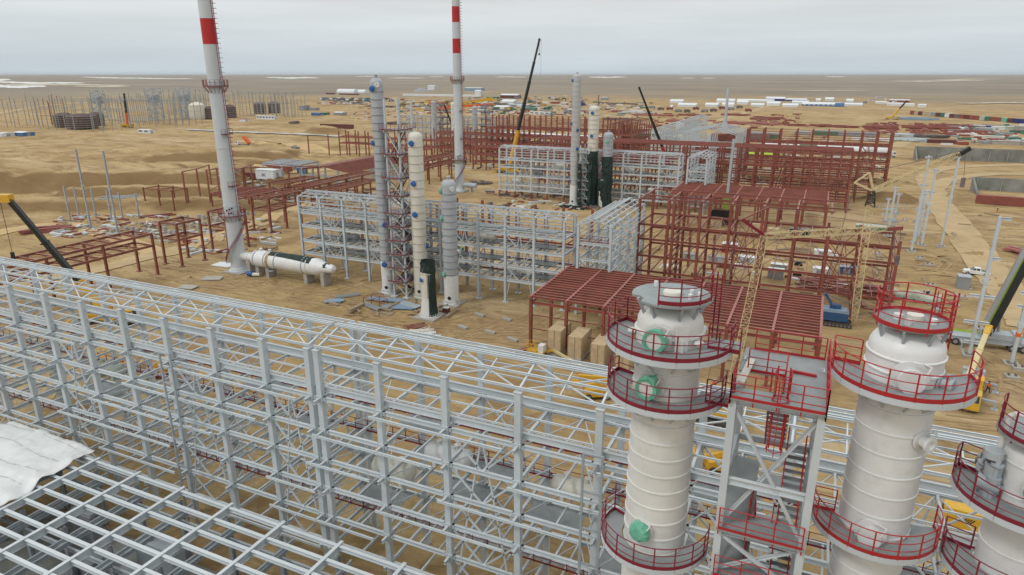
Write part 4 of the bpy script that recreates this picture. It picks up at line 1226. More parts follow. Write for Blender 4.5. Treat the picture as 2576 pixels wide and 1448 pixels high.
# link bridges as parts of the tower
b = MB(); b.box(-1.3, 0, -.3 + .9, 1.9, 32.17, 32.22); b.box(-1.1, 0, .3, 1.6, 29.88, 29.92); b.build('link_bridge', GRATE, tw)
rail_line(tw, [(-1.25, .55, 32.22), (0, .55, 32.22)], RAIL)
rail_line(tw, [(-1.1, .25, 29.92), (0, .25, 29.92)], RAIL)

RINGD = mat('ring_shade_grey', (0.22, 0.24, 0.26), 0.6, 0, .1, 1)  # ring colours darkened to paint in the shadow line under each ring
RINGC = mat('ring_shade_cream', (0.42, 0.40, 0.33), 0.6, 0, .1, 1)
# ---- columns of the middle and far trains
def column(label, P, h, r, m, skirt_h, skirt_m, step=1.45, dome=1.0, group='process columns of the plant trains', covers=(), base=True, top_noz=True, skirt_r=None, net=None):
    t = thing('process_column', label, 'process column', P, 0, group)
    sr = skirt_r or r
    p = [(r, skirt_h)]
    z = skirt_h + .2; zr_ = []
    while z < h - dome - .3:
        zr_.append(z); z += step
    p.append((r, h - dome))
    rg = MB()
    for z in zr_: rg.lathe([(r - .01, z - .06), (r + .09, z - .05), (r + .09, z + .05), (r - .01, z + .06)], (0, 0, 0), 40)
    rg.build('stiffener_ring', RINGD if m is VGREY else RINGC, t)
    for k in range(1, 9):
        a = math.pi / 2 * k / 8; p.append((max(.01, r * math.cos(a) ** .7), h - dome + dome * math.sin(a)))
    MB().lathe(p, (0, 0, 0), 40).build('shell', m, t, None, True)
    s = MB().lathe([(sr * 1.16, .3), (sr * 1.16, .45), (sr, .55), (sr, .9), (r + .02, skirt_h), (r + .02, skirt_h + .05)], (0, 0, 0), 40)
    so_ = s.build('skirt', skirt_m, t, None, True)
    b = MB()
    for k in range(24):
        a = 2 * math.pi * k / 24
        b.bar((sr * 1.02 * math.cos(a), sr * 1.02 * math.sin(a), .4), (sr * 1.1 * math.cos(a), sr * 1.1 * math.sin(a), .95), .1, .16)
    b.build('anchor_chair', skirt_m, so_)
    th = math.atan2(-P[1], -P[0])
    MB().lathe([(.01, sr * .995), (.3, sr * .995), (.36, sr + .02), (.3, sr + .05), (.01, sr + .05)], (0, 0, 0), 14, 'x').xform(Matrix.Translation((0, 0, 1.6)) @ Matrix.Rotation(th - .35, 4, 'Z')).build('skirt_opening', BLACK, so_)
    if base:
        q = sr * 1.5
        MB().box(-q, q, -q, q, -.2, .32).build('foundation', CONC, t)
    if top_noz:
        MB().lathe([(.3, h - .1), (.3, h + .45), (.42, h + .45), (.42, h + .55), (.01, h + .55)], (0, 0, 0), 16).build('nozzle', m, t, None, True)
    for px_, py_, kind in covers:
        Q = up_at(P, px_, py_)
        u = (Q - Vector(P)).dot(RT) / r
        u = max(-.98, min(.98, u))
        ang = YAW - math.pi / 2 + math.asin(u)
        # direction towards the viewer is  -forward
        manway(t, (0, 0), r, Q.z, math.degrees(ang), .42 if kind != 'flange' else .34, .3, None if kind == 'flange' else kind, blind=kind != 'flange', m=WHITE if kind == 'flange' else m)
    return t
TG = at(978, 738); CR = at(1061, 748); GS = at(1137, 765); SH = at(1080, 797)
column('tallest dull grey ringed column with blue covers in the middle distance', TG, 42.3, 1.25, VGREY, 7.0, WHITE, step=1.42, dome=1.0, covers=((940, 221, 'blue'), (941, 359, 'blue'), (977, 383, 'blue'), (984, 461, 'blue'), (971, 563, 'blue'), (970, 662, 'blue'), (951, 212, 'flange')))
column('cream ringed column with blue covers beside the lattice ladder tower', CR, 32.7, 1.42, CREAM, 6.5, CREAM, step=1.55, dome=1.2, covers=((1038, 359, 'blue'), (1043, 460, 'blue'), (1047, 537, 'blue'), (1085, 618, 'blue')))
column('shorter grey ringed column with green covers in front of the middle grey rack', GS, 24.4, 1.42, VGREY, 6.0, WHITE, step=1.3, dome=1.2, covers=((1108, 481, 'cap'), (1113, 549, 'cap'), (1119, 688, 'cap'), (1138, 474, 'flange'), (1153, 631, 'flange')))
t = thing('process_column', 'stubby open topped cream vessel with dark green netting down its right side', 'process column', SH)
MB().lathe([(1.25, 3.6), (1.32, 3.65), (1.32, 3.75), (1.25, 3.8), (1.25, 5.9), (1.3, 5.92), (1.3, 6.0), (1.25, 6.02), (1.25, 8.4), (1.33, 8.42), (1.33, 8.55), (1.25, 8.6), (1.25, 9.4), (1.2, 9.4), (1.2, 8)], (0, 0, 0), 36).build('shell', CREAM, t, None, True)
MB().lathe([(1.75, .3), (1.75, .5), (1.6, .55), (1.27, 3.6)], (0, 0, 0), 36).build('skirt', WHITE, t, None, True)
b = MB(); [b.bar((1.65 * math.cos(a), 1.65 * math.sin(a), .4), (1.68 * math.cos(a), 1.68 * math.sin(a), .85), .1) for a in [2 * math.pi * k / 22 for k in range(22)]]; b.build('anchor_chair', WHITE, t)
MB().box(-2.3, 2.3, -2.3, 2.3, -.2, .3).build('foundation', CONC, t)
vs = []; na, nz_ = 26, 22
for j in range(nz_ + 1):
    for i in range(na + 1):
        a = YAW - math.pi / 2 + R(8) + R(190) * i / na if j < 18 else YAW - math.pi / 2 - R(60) + R(300) * i / na
        z = .2 + 10.6 * j / nz_
        r_ = 1.36 + .22 * abs(noise.noise(Vector((i * .35, j * .3, 5)))) + (.35 * (1 - j / 6) if j < 6 else 0)
        vs.append((r_ * math.cos(a), r_ * math.sin(a), z))
MB().add(vs, [(j * (na + 1) + i, j * (na + 1) + i + 1, (j + 1) * (na + 1) + i + 1, (j + 1) * (na + 1) + i) for j in range(nz_) for i in range(na)]).build('netting', NET, t)
manway(t, AX, 1.25, 7.4, math.degrees(YAW) - 140, .3, .3, 'blue')
rail_arc(t, AX, 1.36, 8.7, -140, -60, GALV, toe=False)
ladder(t, (1.32 * math.cos(YAW - 1.4), 1.32 * math.sin(YAW - 1.4), 4), (1.32 * math.cos(YAW - 1.4), 1.32 * math.sin(YAW - 1.4), 9.5), GALV, .45, (math.cos(YAW), math.sin(YAW), 0))
# far train, partly wrapped in netting
def wrap(t, r, z0, z1, seed, m=NET, open_=0, k=.5):
    vs = []; na, nz_ = 40, 26
    for j in range(nz_ + 1):
        for i in range(na):
            a = 2 * math.pi * i / na
            z = z0 + (z1 - z0) * j / nz_
            n_ = noise.noise(Vector((math.cos(a) * 1.6, math.sin(a) * 1.6, z * .22 + seed))) + .5 * noise.noise(Vector((math.cos(a) * 4, math.sin(a) * 4, z * .8 + seed)))
            f = min(1, (nz_ - j) / 2)
            r_ = r + .1 + k * max(-.15, n_) * f + (.25 * math.cos(a * 2 + z * .15) + .2) * f * k
            vs.append((r_ * math.cos(a), r_ * math.sin(a), z))
    return MB().add(vs, [(j * na + i, j * na + (i + 1) % na, (j + 1) * na + (i + 1) % na, (j + 1) * na + i) for j in range(nz_) for i in range(na)]).build('netting', m, t, None, False)
FT = at(1443, 517); FC = at(1486, 519); FG = at(1523, 521)
column('tall slim pale grey ringed column with blue covers left of the netted vessels', FT, 43.0, 1.42, mat('pale_grey_vessel_paint', (0.43, 0.44, 0.44), .5, 0, .05, .4, DUST, .15), 7, WHITE, step=1.6, dome=.9, covers=((1432, 200, 'blue'), (1439, 197, 'flange'), (1424, 310, 'blue'), (1452, 326, 'blue'), (1451, 374, 'blue'), (1431, 456, 'blue'), (1428, 535, 'blue')))
t = column('cream ringed column wrapped in dark netting over its lower half', FC, 33.2, 1.75, CREAM, 6, CREAM, step=1.5, dome=1.1, covers=((1489, 282, 'blue'), (1487, 341, 'blue')))
wrap(t, 1.75, .3, 18.6, 2.0)
t = column('short grey ringed column wrapped in dark netting below its green cover', FG, 24.8, 1.65, VGREY, 6, WHITE, step=1.3, dome=1.1, covers=((1526, 355, 'cap'), (1544, 348, 'flange')))
wrap(t, 1.65, .3, 17.0, 9.0)
t = thing('netted_vessel', 'squat bundle wrapped in torn dark netting between the two netted columns', 'vessel', at(1514, 522))
MB().lathe([(1.5, .2), (1.5, 9.0), (.01, 9.6)], (0, 0, 0), 24).build('shell', CREAM, t, None, True)
wrap(t, 1.5, .2, 9.4, 4.0, k=.9)
# lattice ladder towers
def ladder_tower(label, F0, w, d, h, m, plat, seed=0, group='lattice ladder towers between the columns', rm=RAIL):
    t = thing('ladder_tower', label, 'ladder tower', F0, 0, group)
    for x in (0, w):
        for y in (0, d):
            b = MB(); b.tube((x, y, .3), (x, y, h if y == 0 or x == 0 else h - .5), .22, 10); b.cbox((x, y, .15), (1.2, 1.2, .3)); b.build('column', m, t, None, True)
    for i, z in enumerate(plat):
        b = MB(); b.box(-.9, w + .5, -.8, d + .6, z, z + .08)
        o = b.build('platform', GRATE, t)
        b = MB()
        for y in (0, d): b.bar((-.6, y, z - .2), (w + .6, y, z - .2), .22, .3)
        for x in (0, w): b.bar((x, -.8, z - .2), (x, d + .6, z - .2), .22, .3)
        b.build('floor_beam', m, t)
        if rm: rail_line(o, [(-.9, -.8, z + .05), (w + .5, -.8, z + .05), (w + .5, d + .6, z + .05)], rm)
        z2 = plat[i + 1] if i + 1 < len(plat) else .5
        b = MB(); zm = (z + z2) / 2
        b.bar((0, 0, z - .3), (w, 0, z2 if (i + seed) % 2 else z2), .14); b.bar((0, d, z2), (0, 0, z - .3), .14); b.bar((w, d, z - .3), (w, 0, z2), .14)
        b.build('brace', m, t)
        b = MB()
        ya, yb = (.2, d) if i % 2 else (d, .2)
        for s in (0, .8): b.bar((w * .3 + s, ya, z), (w * .3 + s, yb, z2), .08, .25); b.bar((w * .3 + s, ya, z + 1), (w * .3 + s, yb, z2 + 1), .05)
        for q in range(10): f = q / 10; b.box(w * .3, w * .3 + .8, ya + (yb - ya) * f - .12, ya + (yb - ya) * f + .12, z + (z2 - z) * f, z + (z2 - z) * f + .05)
        b.build('stair_flight', MAROON if rm else m, t)
    return t
ladder_tower('grey lattice ladder tower standing between the tallest grey column and the cream column', at(993.5, 746.7), 2.9, 4.6, 38.6, GREY, [33.0, 28.5, 24.0, 20.6, 17.2, 14.6, 11.8, 9.0, 6.2, 3.4])
ladder_tower('grey lattice ladder tower among the netting in front of the farthest grey rack', at(1456, 520), 3.0, 4.6, 20.5, GREY, [18, 15, 12, 9, 6, 3], rm=None)
b = MB()   # torn netting hung on that tower
for q in range(2):
    vs = []
    for j in range(15):
        for i in range(5):
            vs.append((q * 3.2 + i * .35 - .4 + .5 * noise.noise(Vector((j * .4, i * .4, q * 5))), -.6 + .6 * noise.noise(Vector((j * .5, i * .5, 8 + q))), .5 + j * (1.0 + q * .25)))
    o_ = len(b.v); b.add(vs, [(j * 5 + i, j * 5 + i + 1, j * 5 + i + 6, j * 5 + i + 5) for j in range(14) for i in range(4)])
nt_ = solo('netting', b, NET, 'two long torn strips of dark netting hanging on the far ladder tower', 'netting', at(1456, 520))
md = nt_.modifiers.new('s', 'SOLIDIFY'); md.thickness = .05
# red service tower group far behind the second chimney
for px_, lab, h in ((1100, 'hazy grey and red stair tower left of the second striped chimney', 27), (1212, 'hazy grey and red stair tower right of the second striped chimney', 26)):
    t = ladder_tower(lab, at(px_, 372), 5.0, 5.0, h, GREYD, [h - 1, h - 5, h - 9, h - 13, h - 17, h - 21], rm=RAIL)
for px_, hh, m_, lab in ((1143, 27, CREAM, 'pale column behind the second striped chimney at its left'), (1196, 25, VGREY, 'dull grey column behind the second striped chimney at its right'), (1095, 28, VGREY, 'dull grey column beside the hazy stair tower')):
    column(lab, at(px_, 375), hh, 1.5, m_, 5, m_, step=3)
frame('pipe_rack', 'hazy grey gabled rack of a further train left of the second chimney', 'pipe rack', [-245 + 6 * i for i in range(13)], [365, 371], [13.8, 10.8, 7.4, 4.6], 17.2, GREYD, cw=.5, bw=.25, bh=.45, roof='gable', rise=.9, npurl=2, I=False, mids=1, girts=(16, 15), brace=(2, 6, 10))

# ---------------------------------------------------------------- chimneys
def chimney(label, P, r0, r1, h, bands, rings, plats, stair=True, balc=(), grp='red and white striped chimneys', detail=1.0):
    t = thing('chimney', label, 'chimney', P, 0, grp)
    rad = lambda z: r0 + (r1 - r0) * min(1, z / h)
    zs = sorted(set([1.2, h] + [b_ for q in bands for b_ in q]))
    prev = 1.2
    cuts = []
    for a, c_ in bands: cuts.append((prev, a, CHWH)); cuts.append((a, c_, CHRED)); prev = c_
    cuts.append((prev, h, CHWH))
    for a, c_, m_ in cuts:
        p = [(rad(a), a)]
        for z in rings:
            if a < z < c_: p += [(rad(z), z - .12), (rad(z) + .09, z - .1), (rad(z) + .09, z + .1), (rad(z), z + .12)]
        p.append((rad(c_), c_))
        MB().lathe(p, (0, 0, 0), 48).build('shaft' if m_ is CHWH else 'red_band', m_, t, None, True)
    MB().lathe([(r0 * 1.35, .3), (r0 * 1.35, .5), (r0 * 1.12, .55), (r0 * 1.08, 1.0), (r0, 1.25)], (0, 0, 0), 48).build('base_flange', CHWH, t, None, True)
    MB().box(-r0 * 1.5, r0 * 1.5, -r0 * 1.5, r0 * 1.5, -.2, .3).build('foundation', CONC, t)
    for z, w_, full in plats:
        rr = rad(z)
        o = MB().ring_sector((0, 0, 0), rr, rr + w_, z - .08, z, 0, 2 * math.pi, 36).build('platform', GRATE, t)
        rail_arc(o, (0, 0), rr + w_, z, 0, 360, RAIL, h=1.3 if full else 1.1, post=.08)
        if full:
            b = MB()
            for k in range(14):
                a = 2 * math.pi * k / 14
                b.bar(((rr) * math.cos(a), rr * math.sin(a), z - 1.4), ((rr + w_) * math.cos(a), (rr + w_) * math.sin(a), z - .1), .07)
            b.build('bracket', RAIL, o)
    av = YAW - R(18)   # ladder on the right hand flank as seen
    x, y = math.cos(av), math.sin(av)
    b = MB()
    zl = 12
    for s in (-.28, .28):
        b.bar((x * (rad(zl) + .25) - y * s, y * (rad(zl) + .25) + x * s, zl), (x * (rad(h) + .25) - y * s, y * (rad(h) + .25) + x * s, h), .07)
    z = zl
    while z < h:
        rr = rad(z) + .25
        b.path([(x * rr - y * .35, y * rr + x * .35, z), (x * (rr + .75) - y * .3, y * (rr + .75) + x * .3, z), (x * (rr + .75) + y * .3, y * (rr + .75) - x * .3, z), (x * rr + y * .35, y * rr - x * .35, z)], .035, 4)
        z += .95
    b.build('ladder', RAIL, t)
    for z in balc:
        rr = rad(z)
        o = MB().ring_sector((0, 0, 0), rr, rr + 1.1, z - .06, z, av - .9, av + .1, 8).build('platform', GRATE, t)
        rail_arc(o, (0, 0), rr + 1.1, z, math.degrees(av - .9), math.degrees(av + .1), RAIL)
    if stair:
        b = MB(); n = 46
        st = MB()
        for i in range(n):
            f = i / (n - 1)
            a = av - 2.2 + 2.6 * f
            z = 2.4 + 9.2 * f
            rr = rad(z)
            st.ring_sector((0, 0, 0), rr, rr + .95, z - .06, z, a, a + 2.6 / n, 1)
            b.bar(((rr + .95) * math.cos(a), (rr + .95) * math.sin(a), z), ((rr + .95) * math.cos(a), (rr + .95) * math.sin(a), z + 1.1), .045)
        for hh in (.4, .75, 1.1):
            b.path([((rad(3) + .95) * math.cos(av - 2.2 + 2.6 * i / 45), (rad(3) + .95) * math.sin(av - 2.2 + 2.6 * i / 45), 2.4 + 9.2 * i / 45 + hh) for i in range(46)], .03, 4)
        so_ = st.build('spiral_stair', GRATE, t)
        b.build('handrail', RAIL, so_)
    b = MB()
    th = YAW - math.pi / 2
    for k, (da, dz) in enumerate(((-.25, 1.3), (.1, 1.5), (.42, 1.7), (-.05, .6), (.28, .7))):
        a = th + da
        z = plats[0][0] + dz
        b.lathe([(.01, rad(z) + .03), (.22, rad(z) + .03), (.22, rad(z) - .05)], (0, 0, 0), 10, 'x').xform(Matrix.Identity(4)) if False else b.tube((math.cos(a) * (rad(z) - .05), math.sin(a) * (rad(z) - .05), z), (math.cos(a) * (rad(z) + .12), math.sin(a) * (rad(z) + .12), z), .2, 10)
    b.build('sampling_port', BLACK, t)
    return t
P1 = at(603, 683)
zz = lambda P, x, y: up_at(P, x, y).z
chimney('nearest red and white striped chimney with railed platforms, at the left', P1, 1.72, 1.22, 82, [(zz(P1, 528, 112), zz(P1, 524, 47)), (70, 76)], [zz(P1, 590, 517), zz(P1, 568, 372), zz(P1, 545, 205)], [(zz(P1, 592, 541), 1.2, True), (zz(P1, 547, 217), 1.0, True)], balc=(zz(P1, 573, 325) - 1, zz(P1, 580, 455) - 1))
P2 = at(1157, 482)
chimney('farther red and white striped chimney, behind the white topped grey column', P2, 1.75, 1.25, 80, [(zz(P2, 1146, 132), zz(P2, 1146, 95)), (zz(P2, 1145, 54), zz(P2, 1145, 14))], [zz(P2, 1156, 400), zz(P2, 1152, 262), zz(P2, 1149, 200)], [(zz(P2, 1156, 402), 1.3, True), (zz(P2, 1150, 199), 1.1, True)], balc=(30, 20))
# horizontal drum joined to the near chimney
S0, S1 = at(674, 689), at(832, 716)
dr = thing('horizontal_vessel', 'long white horizontal drum on concrete plinths beside the nearest chimney foot', 'vessel', (P1.x, P1.y, 0))
zc, r = 3.75, 1.85
y_ = (S0.y + S1.y) / 2 - P1.y + .6
xa, xb = S0.x - P1.x - 1.6, S1.x - P1.x
MB().lathe([(.85, 1.2), (.85, 3.4), (1.0, 3.42), (1.0, 3.55), (.85, 3.57), (.85, xa - 1.2), (r, xa), (r, xb - 2.6), (r * .97, xb - 2.0), (1.0, xb - .2), (1.0, xb + .9), (.8, xb + 1.8), (.01, xb + 2.3)], (0, 0, zc), 36, 'x').xform(Matrix.Translation((0, 0, 0))).build('shell', WHITE, dr, None, True)
for k, xr in enumerate((xa + .6, xa + 3.6, xa + 6.6, xb - 5.6, xb - 4.5)):
    MB().lathe([(r, xr - .08), (r + .13, xr - .08), (r + .13, xr + .08), (r, xr + .08)], (0, 0, zc), 36, 'x').build('flange', GREYD if k < 4 else WHITE, dr)
MB().lathe([(r + .01, xa + 4.1), (r + .015, xa + 4.9)], (0, 0, zc), 36, 'x').build('rust_stain', mat('rusty_patch', (.36, .25, .14), .8, 0, .3, 1), dr)
for xs_ in (xa - 1.5, xa + 1.0, xa + 3.9, xb - 5.2, xb - .6):
    b = MB(); b.box(xs_ - .45, xs_ + .45, -1.2, 1.2, -.1, zc - (.9 if xs_ < xa or xs_ > xb - 1 else 1.2)); b.build('plinth', CONC, dr)
for xn in (xa + 1.6, xa + 4.2): MB().lathe([(.28, zc + r - .2), (.28, zc + r + .5), (.36, zc + r + .5), (.36, zc + r + .6), (.01, zc + r + .6)], (xn, 0, 0), 14).build('nozzle', WHITE, dr, None, True)
vs = []; na = 12; nx_ = 30
for i in range(nx_ + 1):
    x = xa + 4.8 + (xb - xa - 4.0) * i / nx_
    rr = r if x < xb - 4 else max(.85, r - (x - xb + 4) * .25)
    for j in range(na + 1):
        a = math.pi / 2 - .1 + (j / na - .3) * (1.1 + .9 * (i / nx_) ** 2)
        q = rr + .1 + .16 * abs(noise.noise(Vector((x * .9, j * .4, 3))))
        vs.append((x, q * math.cos(a), zc + q * math.sin(a)))
o = MB().add(vs, [(i * (na + 1) + j, i * (na + 1) + j + 1, (i + 1) * (na + 1) + j + 1, (i + 1) * (na + 1) + j) for i in range(nx_) for j in range(na)]).build('netting', NET, dr)
o.modifiers.new('s', 'SOLIDIFY').thickness = .06
MB().box(xa + 4.6, xa + 6.4, -2.4, -1.5, 1.9, 2.0).build('platform', GRATE, dr)
dr2 = thing('duct_stub', 'short grey duct stub lying at the foot of the farther striped chimney', 'duct', (P2.x, P2.y, 0))
MB().lathe([(.95, 1.2), (.95, 3.6), (1.05, 3.6), (1.05, 3.8), (.9, 3.8), (.9, 7.2), (.01, 7.2)], (0, 0, 2.6), 24, 'x').build('shell', GREYD, dr2, None, True)
MB().box(4.5, 5.2, -.8, .8, 0, 1.9).build('plinth', CONC, dr2)
# ---------------------------------------------------------------- machines, vehicles, people, site clutter
def G(px_, py_):
    P = at(px_, py_); return Vector((P.x, P.y, gh(P.x, P.y)))
def mpp(P): return (Vector(P) - CAM).dot(FW) / F
def wheel(t, x, y, r, w=.3, name='wheel'):
    o = MB().lathe([(.01, -w / 2), (r * .55, -w / 2), (r * .9, -w / 2), (r, -w / 3), (r, w / 3), (r * .9, w / 2), (r * .55, w / 2), (.01, w / 2)], (x, y, r), 18, 'y').build(name, RUB, t, None, True)
    s = -1 if y < 0 else 1
    MB().lathe([(.01, s * (w / 2 + .015)), (r * .5, s * (w / 2 + .015)), (r * .55, s * (w / 2 - .03))], (x, y, r), 14, 'y').build('rim', CARG, o)
    return o
def side_prof(pts, w, y0=None):
    y0 = -w / 2 if y0 is None else y0
    n = len(pts)
    return MB().add([(x, y0, z) for x, z in pts] + [(x, y0 + w, z) for x, z in pts], [(i, (i + 1) % n, n + (i + 1) % n, n + i) for i in range(n)] + [tuple(range(n))[::-1], tuple(range(n, 2 * n))])
def pickup(label, P, rz, m, group=None):
    t = thing('pickup_truck', label, 'pickup truck', P, rz, group)
    o = side_prof([(-2.6, .5), (-2.6, 1.0), (-2.55, 1.06), (-.75, 1.08), (-.72, 1.1), (1.05, 1.1), (1.3, 1.08), (2.35, .98), (2.6, .8), (2.62, .5), (2.1, .38), (-2.1, .38)], 1.84).build('body', m, t)
    o.modifiers.new('b', 'BEVEL').width = .06
    c_ = MB(); w0, w1 = .86, .7
    c_.add([(-.78, -w0, 1.06), (1.25, -w0, 1.06), (1.25, w0, 1.06), (-.78, w0, 1.06), (-.62, -w1, 1.72), (.5, -w1, 1.72), (.5, w1, 1.72), (-.62, w1, 1.72)], [(4, 5, 6, 7), (0, 1, 5, 4), (1, 2, 6, 5), (2, 3, 7, 6), (3, 0, 4, 7)])
    c_.build('cabin', m, t)
    b = MB()
    for s in (-1, 1):
        b.add([(-.62, s * (w0 - .02), 1.16), (.1, s * (w0 - .02), 1.16), (.1, s * (w1 + .03), 1.64), (-.52, s * (w1 + .03), 1.64)], [(0, 1, 2, 3)])
        b.add([(.2, s * (w0 - .02), 1.16), (1.02, s * (w0 - .02), 1.16), (.5, s * (w1 + .03), 1.64), (.2, s * (w1 + .03), 1.64)], [(0, 1, 2, 3)])
    b.add([(1.24, -.76, 1.12), (1.24, .76, 1.12), (.56, .64, 1.67), (.56, -.64, 1.67)], [(0, 1, 2, 3)])
    b.add([(-.79, -.7, 1.2), (-.79, .7, 1.2), (-.66, .6, 1.64), (-.66, -.6, 1.64)], [(0, 1, 2, 3)])
    b.build('window', GLASS, t)
    MB().box(-2.5, -.85, -.76, .76, 1.085, 1.1).build('load_bed', BLACK, t)
    for x in (-1.65, 1.65):
        for y in (-.85, .85): wheel(t, x, y, .39, .26)
    for y in (-.7, .7): MB().cbox((2.6, y, .82), (.08, .34, .16)).build('headlight', GLASS, t); MB().cbox((-2.6, y * 1.1, .85), (.05, .16, .3)).build('tail_light', RAILB, t)
    return t
def cab(t, x, w, h, m, z0=.9, L=2.0, name='cab'):
    o = side_prof([(x, z0), (x, z0 + h * .5), (x - .25, z0 + h), (x - L, z0 + h), (x - L, z0)], w).build(name, m, t)
    b = MB(); b.add([(x + .02, -w * .44, z0 + h * .52), (x + .02, w * .44, z0 + h * .52), (x - .2, w * .42, z0 + h * .93), (x - .2, -w * .42, z0 + h * .93)], [(0, 1, 2, 3)])
    for s in (-1, 1): b.add([(x - .2, s * (w / 2 + .012), z0 + h * .5), (x - L * .75, s * (w / 2 + .012), z0 + h * .5), (x - L * .75, s * (w / 2 + .012), z0 + h * .88), (x - .35, s * (w / 2 + .012), z0 + h * .88)], [(0, 1, 2, 3)])
    b.build('windscreen', GLASS, o)
    return o
def boom_tele(t, p0, p1, secs, hook=True):
    """sections: (start, end, width, material) along p0..p1"""
    p0, p1 = Vector(p0), Vector(p1)
    for i, (a, b_, w, m) in enumerate(secs):
        q0, q1 = p0.lerp(p1, a), p0.lerp(p1, b_)
        o = MB().prism(q0, q1, [(-w / 2, -w * .35), (-w * .3, -w * .6), (w * .3, -w * .6), (w / 2, -w * .35), (w / 2, w * .5), (-w / 2, w * .5)]).build('boom_section', m, t)
        MB().prism(q1 - (q1 - q0).normalized() * .25, q1, [(-w * .6, -w * .7), (w * .6, -w * .7), (w * .6, w * .6), (-w * .6, w * .6)]).build('collar', m, o)
    if hook:
        b = MB(); b.cbox(p1, (.7, .7, .9)); b.build('boom_head', secs[-1][3], t)
def truck_crane(label, P, rz, m, pivot, tip, secs, cabm=None, axles=4, L=12.0, group=None, super_rz=0.0, accent=None, hookline=None):
    t = thing('mobile_crane', label, 'crane', P, rz, group)
    cabm = cabm or m
    b = MB(); b.box(-L / 2, L / 2 - 1.8, -1.25, 1.25, 1.0, 1.55); b.box(-L / 2, L / 2 - 2, -1.35, 1.35, 1.55, 1.66); b.build('carrier', m, t)
    cab(t, L / 2 + .3, 2.5, 2.2, cabm, .7, 2.1)
    for i in range(axles):
        x = (-L / 2 + 1.3 + i * 1.5) if i < axles / 2 else (L / 2 - 1.2 - (axles - 1 - i) * 1.6)
        for y in (-1.1, 1.1): wheel(t, x, y, .62, .4)
    for x in (-L / 2 + .3, L / 2 - 3.4):
        for s in (-1, 1):
            b = MB(); b.box(x - .15, x + .15, min(0, s * 3.0), max(0, s * 3.0), .95, 1.25); b.box(x - .12, x + .12, s * 3 - .12, s * 3 + .12, .1, 1.2); b.box(x - .4, x + .4, s * 3 - .4, s * 3 + .4, 0, .1); b.build('outrigger', m, t)
    M = Matrix.Rotation(super_rz, 4, 'Z')
    b = MB(); b.box(-3.4, 1.5, -1.2, 1.2, 1.75, 2.7); b.box(-3.9, -2.8, -1.35, 1.35, 1.7, 3.0); b.tube((0, 0, 1.6), (0, 0, 1.8), 1.0, 16)
    b.xform(Matrix.Translation((-1.0, 0, 0)) @ M).build('superstructure', m, t)
    b = side_prof([(1.6, 1.75), (1.5, 3.3), (.2, 3.5), (.0, 1.75)], .95, .35).xform(Matrix.Translation((-1.0, 0, 0)) @ M)
    o = b.build('operator_cab', cabm, t)
    MB().box(.3, 1.62, 1.31, 1.33, 2.3, 3.2).xform(Matrix.Translation((-1, 0, 0)) @ M).build('window', GLASS, o)
    Mi = (Matrix.Translation(P) @ Matrix.Rotation(rz, 4, 'Z')).inverted()
    a, b_ = Mi @ Vector(pivot), Mi @ Vector(tip)
    boom_tele(t, a, b_, secs)
    d = (b_ - a)
    MB().tube((a + Vector((d.x, d.y, 0)).normalized() * 1.6) - Vector((0, 0, .6)), a + d * .16 - Vector((0, 0, .5)), .22, 10).build('lift_cylinder', CARG, t)
    if accent: MB().box(-L / 2 + 2, L / 2 - 2.4, -1.27, -1.26, 1.62, 2.0).build('stripe', accent, t)
    if hookline: MB().tube(b_, b_ - Vector((0, 0, hookline)), .05, 5).cbox(b_ - Vector((0, 0, hookline)), (.5, .5, .9)).build('hook', BLACK, t)
    return t
# the cranes with telescopic booms
def tele(label, base, tip, m, cols, wid, rz=0, srz=0, tipz=None, **k):
    P = G(*base)
    T = up_at(P, *tip)
    pv = P + Vector((0, 0, 2.6))
    n = len(cols); secs = []
    for i, (c_, f0, f1) in enumerate(cols): secs.append((f0, f1, wid * (1 - .13 * i), c_))
    return truck_crane(label, P, rz, m, pv, T, secs, group='telescopic mobile cranes', **k)
tele('yellow crane with the tallest black telescopic boom, rising beyond the farthest grey rack', (1281, 436), (1357, 97), YEL, [(YEL, 0, .30), (BLACK, .28, .52), (BLACK, .5, .68), (BLACK, .66, .83), (BLACK, .82, 1)], 1.5, axles=5, L=13, hookline=6)
tele('red crane with a dark slim boom leaning left, behind the netted vessels', (1682, 428), (1608, 219), RED, [(RAILB, 0, .24), (BLACK, .22, .5), (BLACK, .48, .75), (BLACK, .74, 1)], 1.25, axles=4)
tele('crane with short black boom just left of the second striped chimney', (1156, 372), (1117, 260), YEL, [(YEL, 0, .2), (BLACK, .18, .6), (BLACK, .58, 1)], 1.1)
tele('far crane with thin dark upright boom among the grey posts at left', (322, 322), (312, 238), YEL, [(ORG, 0, .38), (BLACK, .36, .7), (BLACK, .68, 1)], 1.5)
tele('far yellow crane leaning right over the bluish sheet stacks', (2243, 303), (2281, 256), YEL, [(YEL, 0, .5), (BLACK, .48, 1)], 1.3)
P = G(270, 812)
truck_crane('crane with long black boom and yellow head rising beyond the foreground rack, far left', P, .4, YEL, P + Vector((-1, 0, 3)), up_at(P, 22, 503), [(0, .25, 1.05, YEL), (.22, .62, .92, BLACK), (.6, 1, .8, BLACK)], L=11, group='telescopic mobile cranes')
hd = up_at(P, 22, 503) - P
t_ = bpy.data.objects[[o.name for o in bpy.data.objects if o.get('label', '').startswith('crane with long black boom')][0]]
b = MB(); b.box(-1.6, .5, -.7, .7, -.4, .9); b.box(-2.6, -1.4, -.3, .3, -.1, .7); b.xform(Matrix.Translation(Matrix.Rotation(-.4, 4, 'Z') @ hd)); b.build('boom_head', YEL, t_)
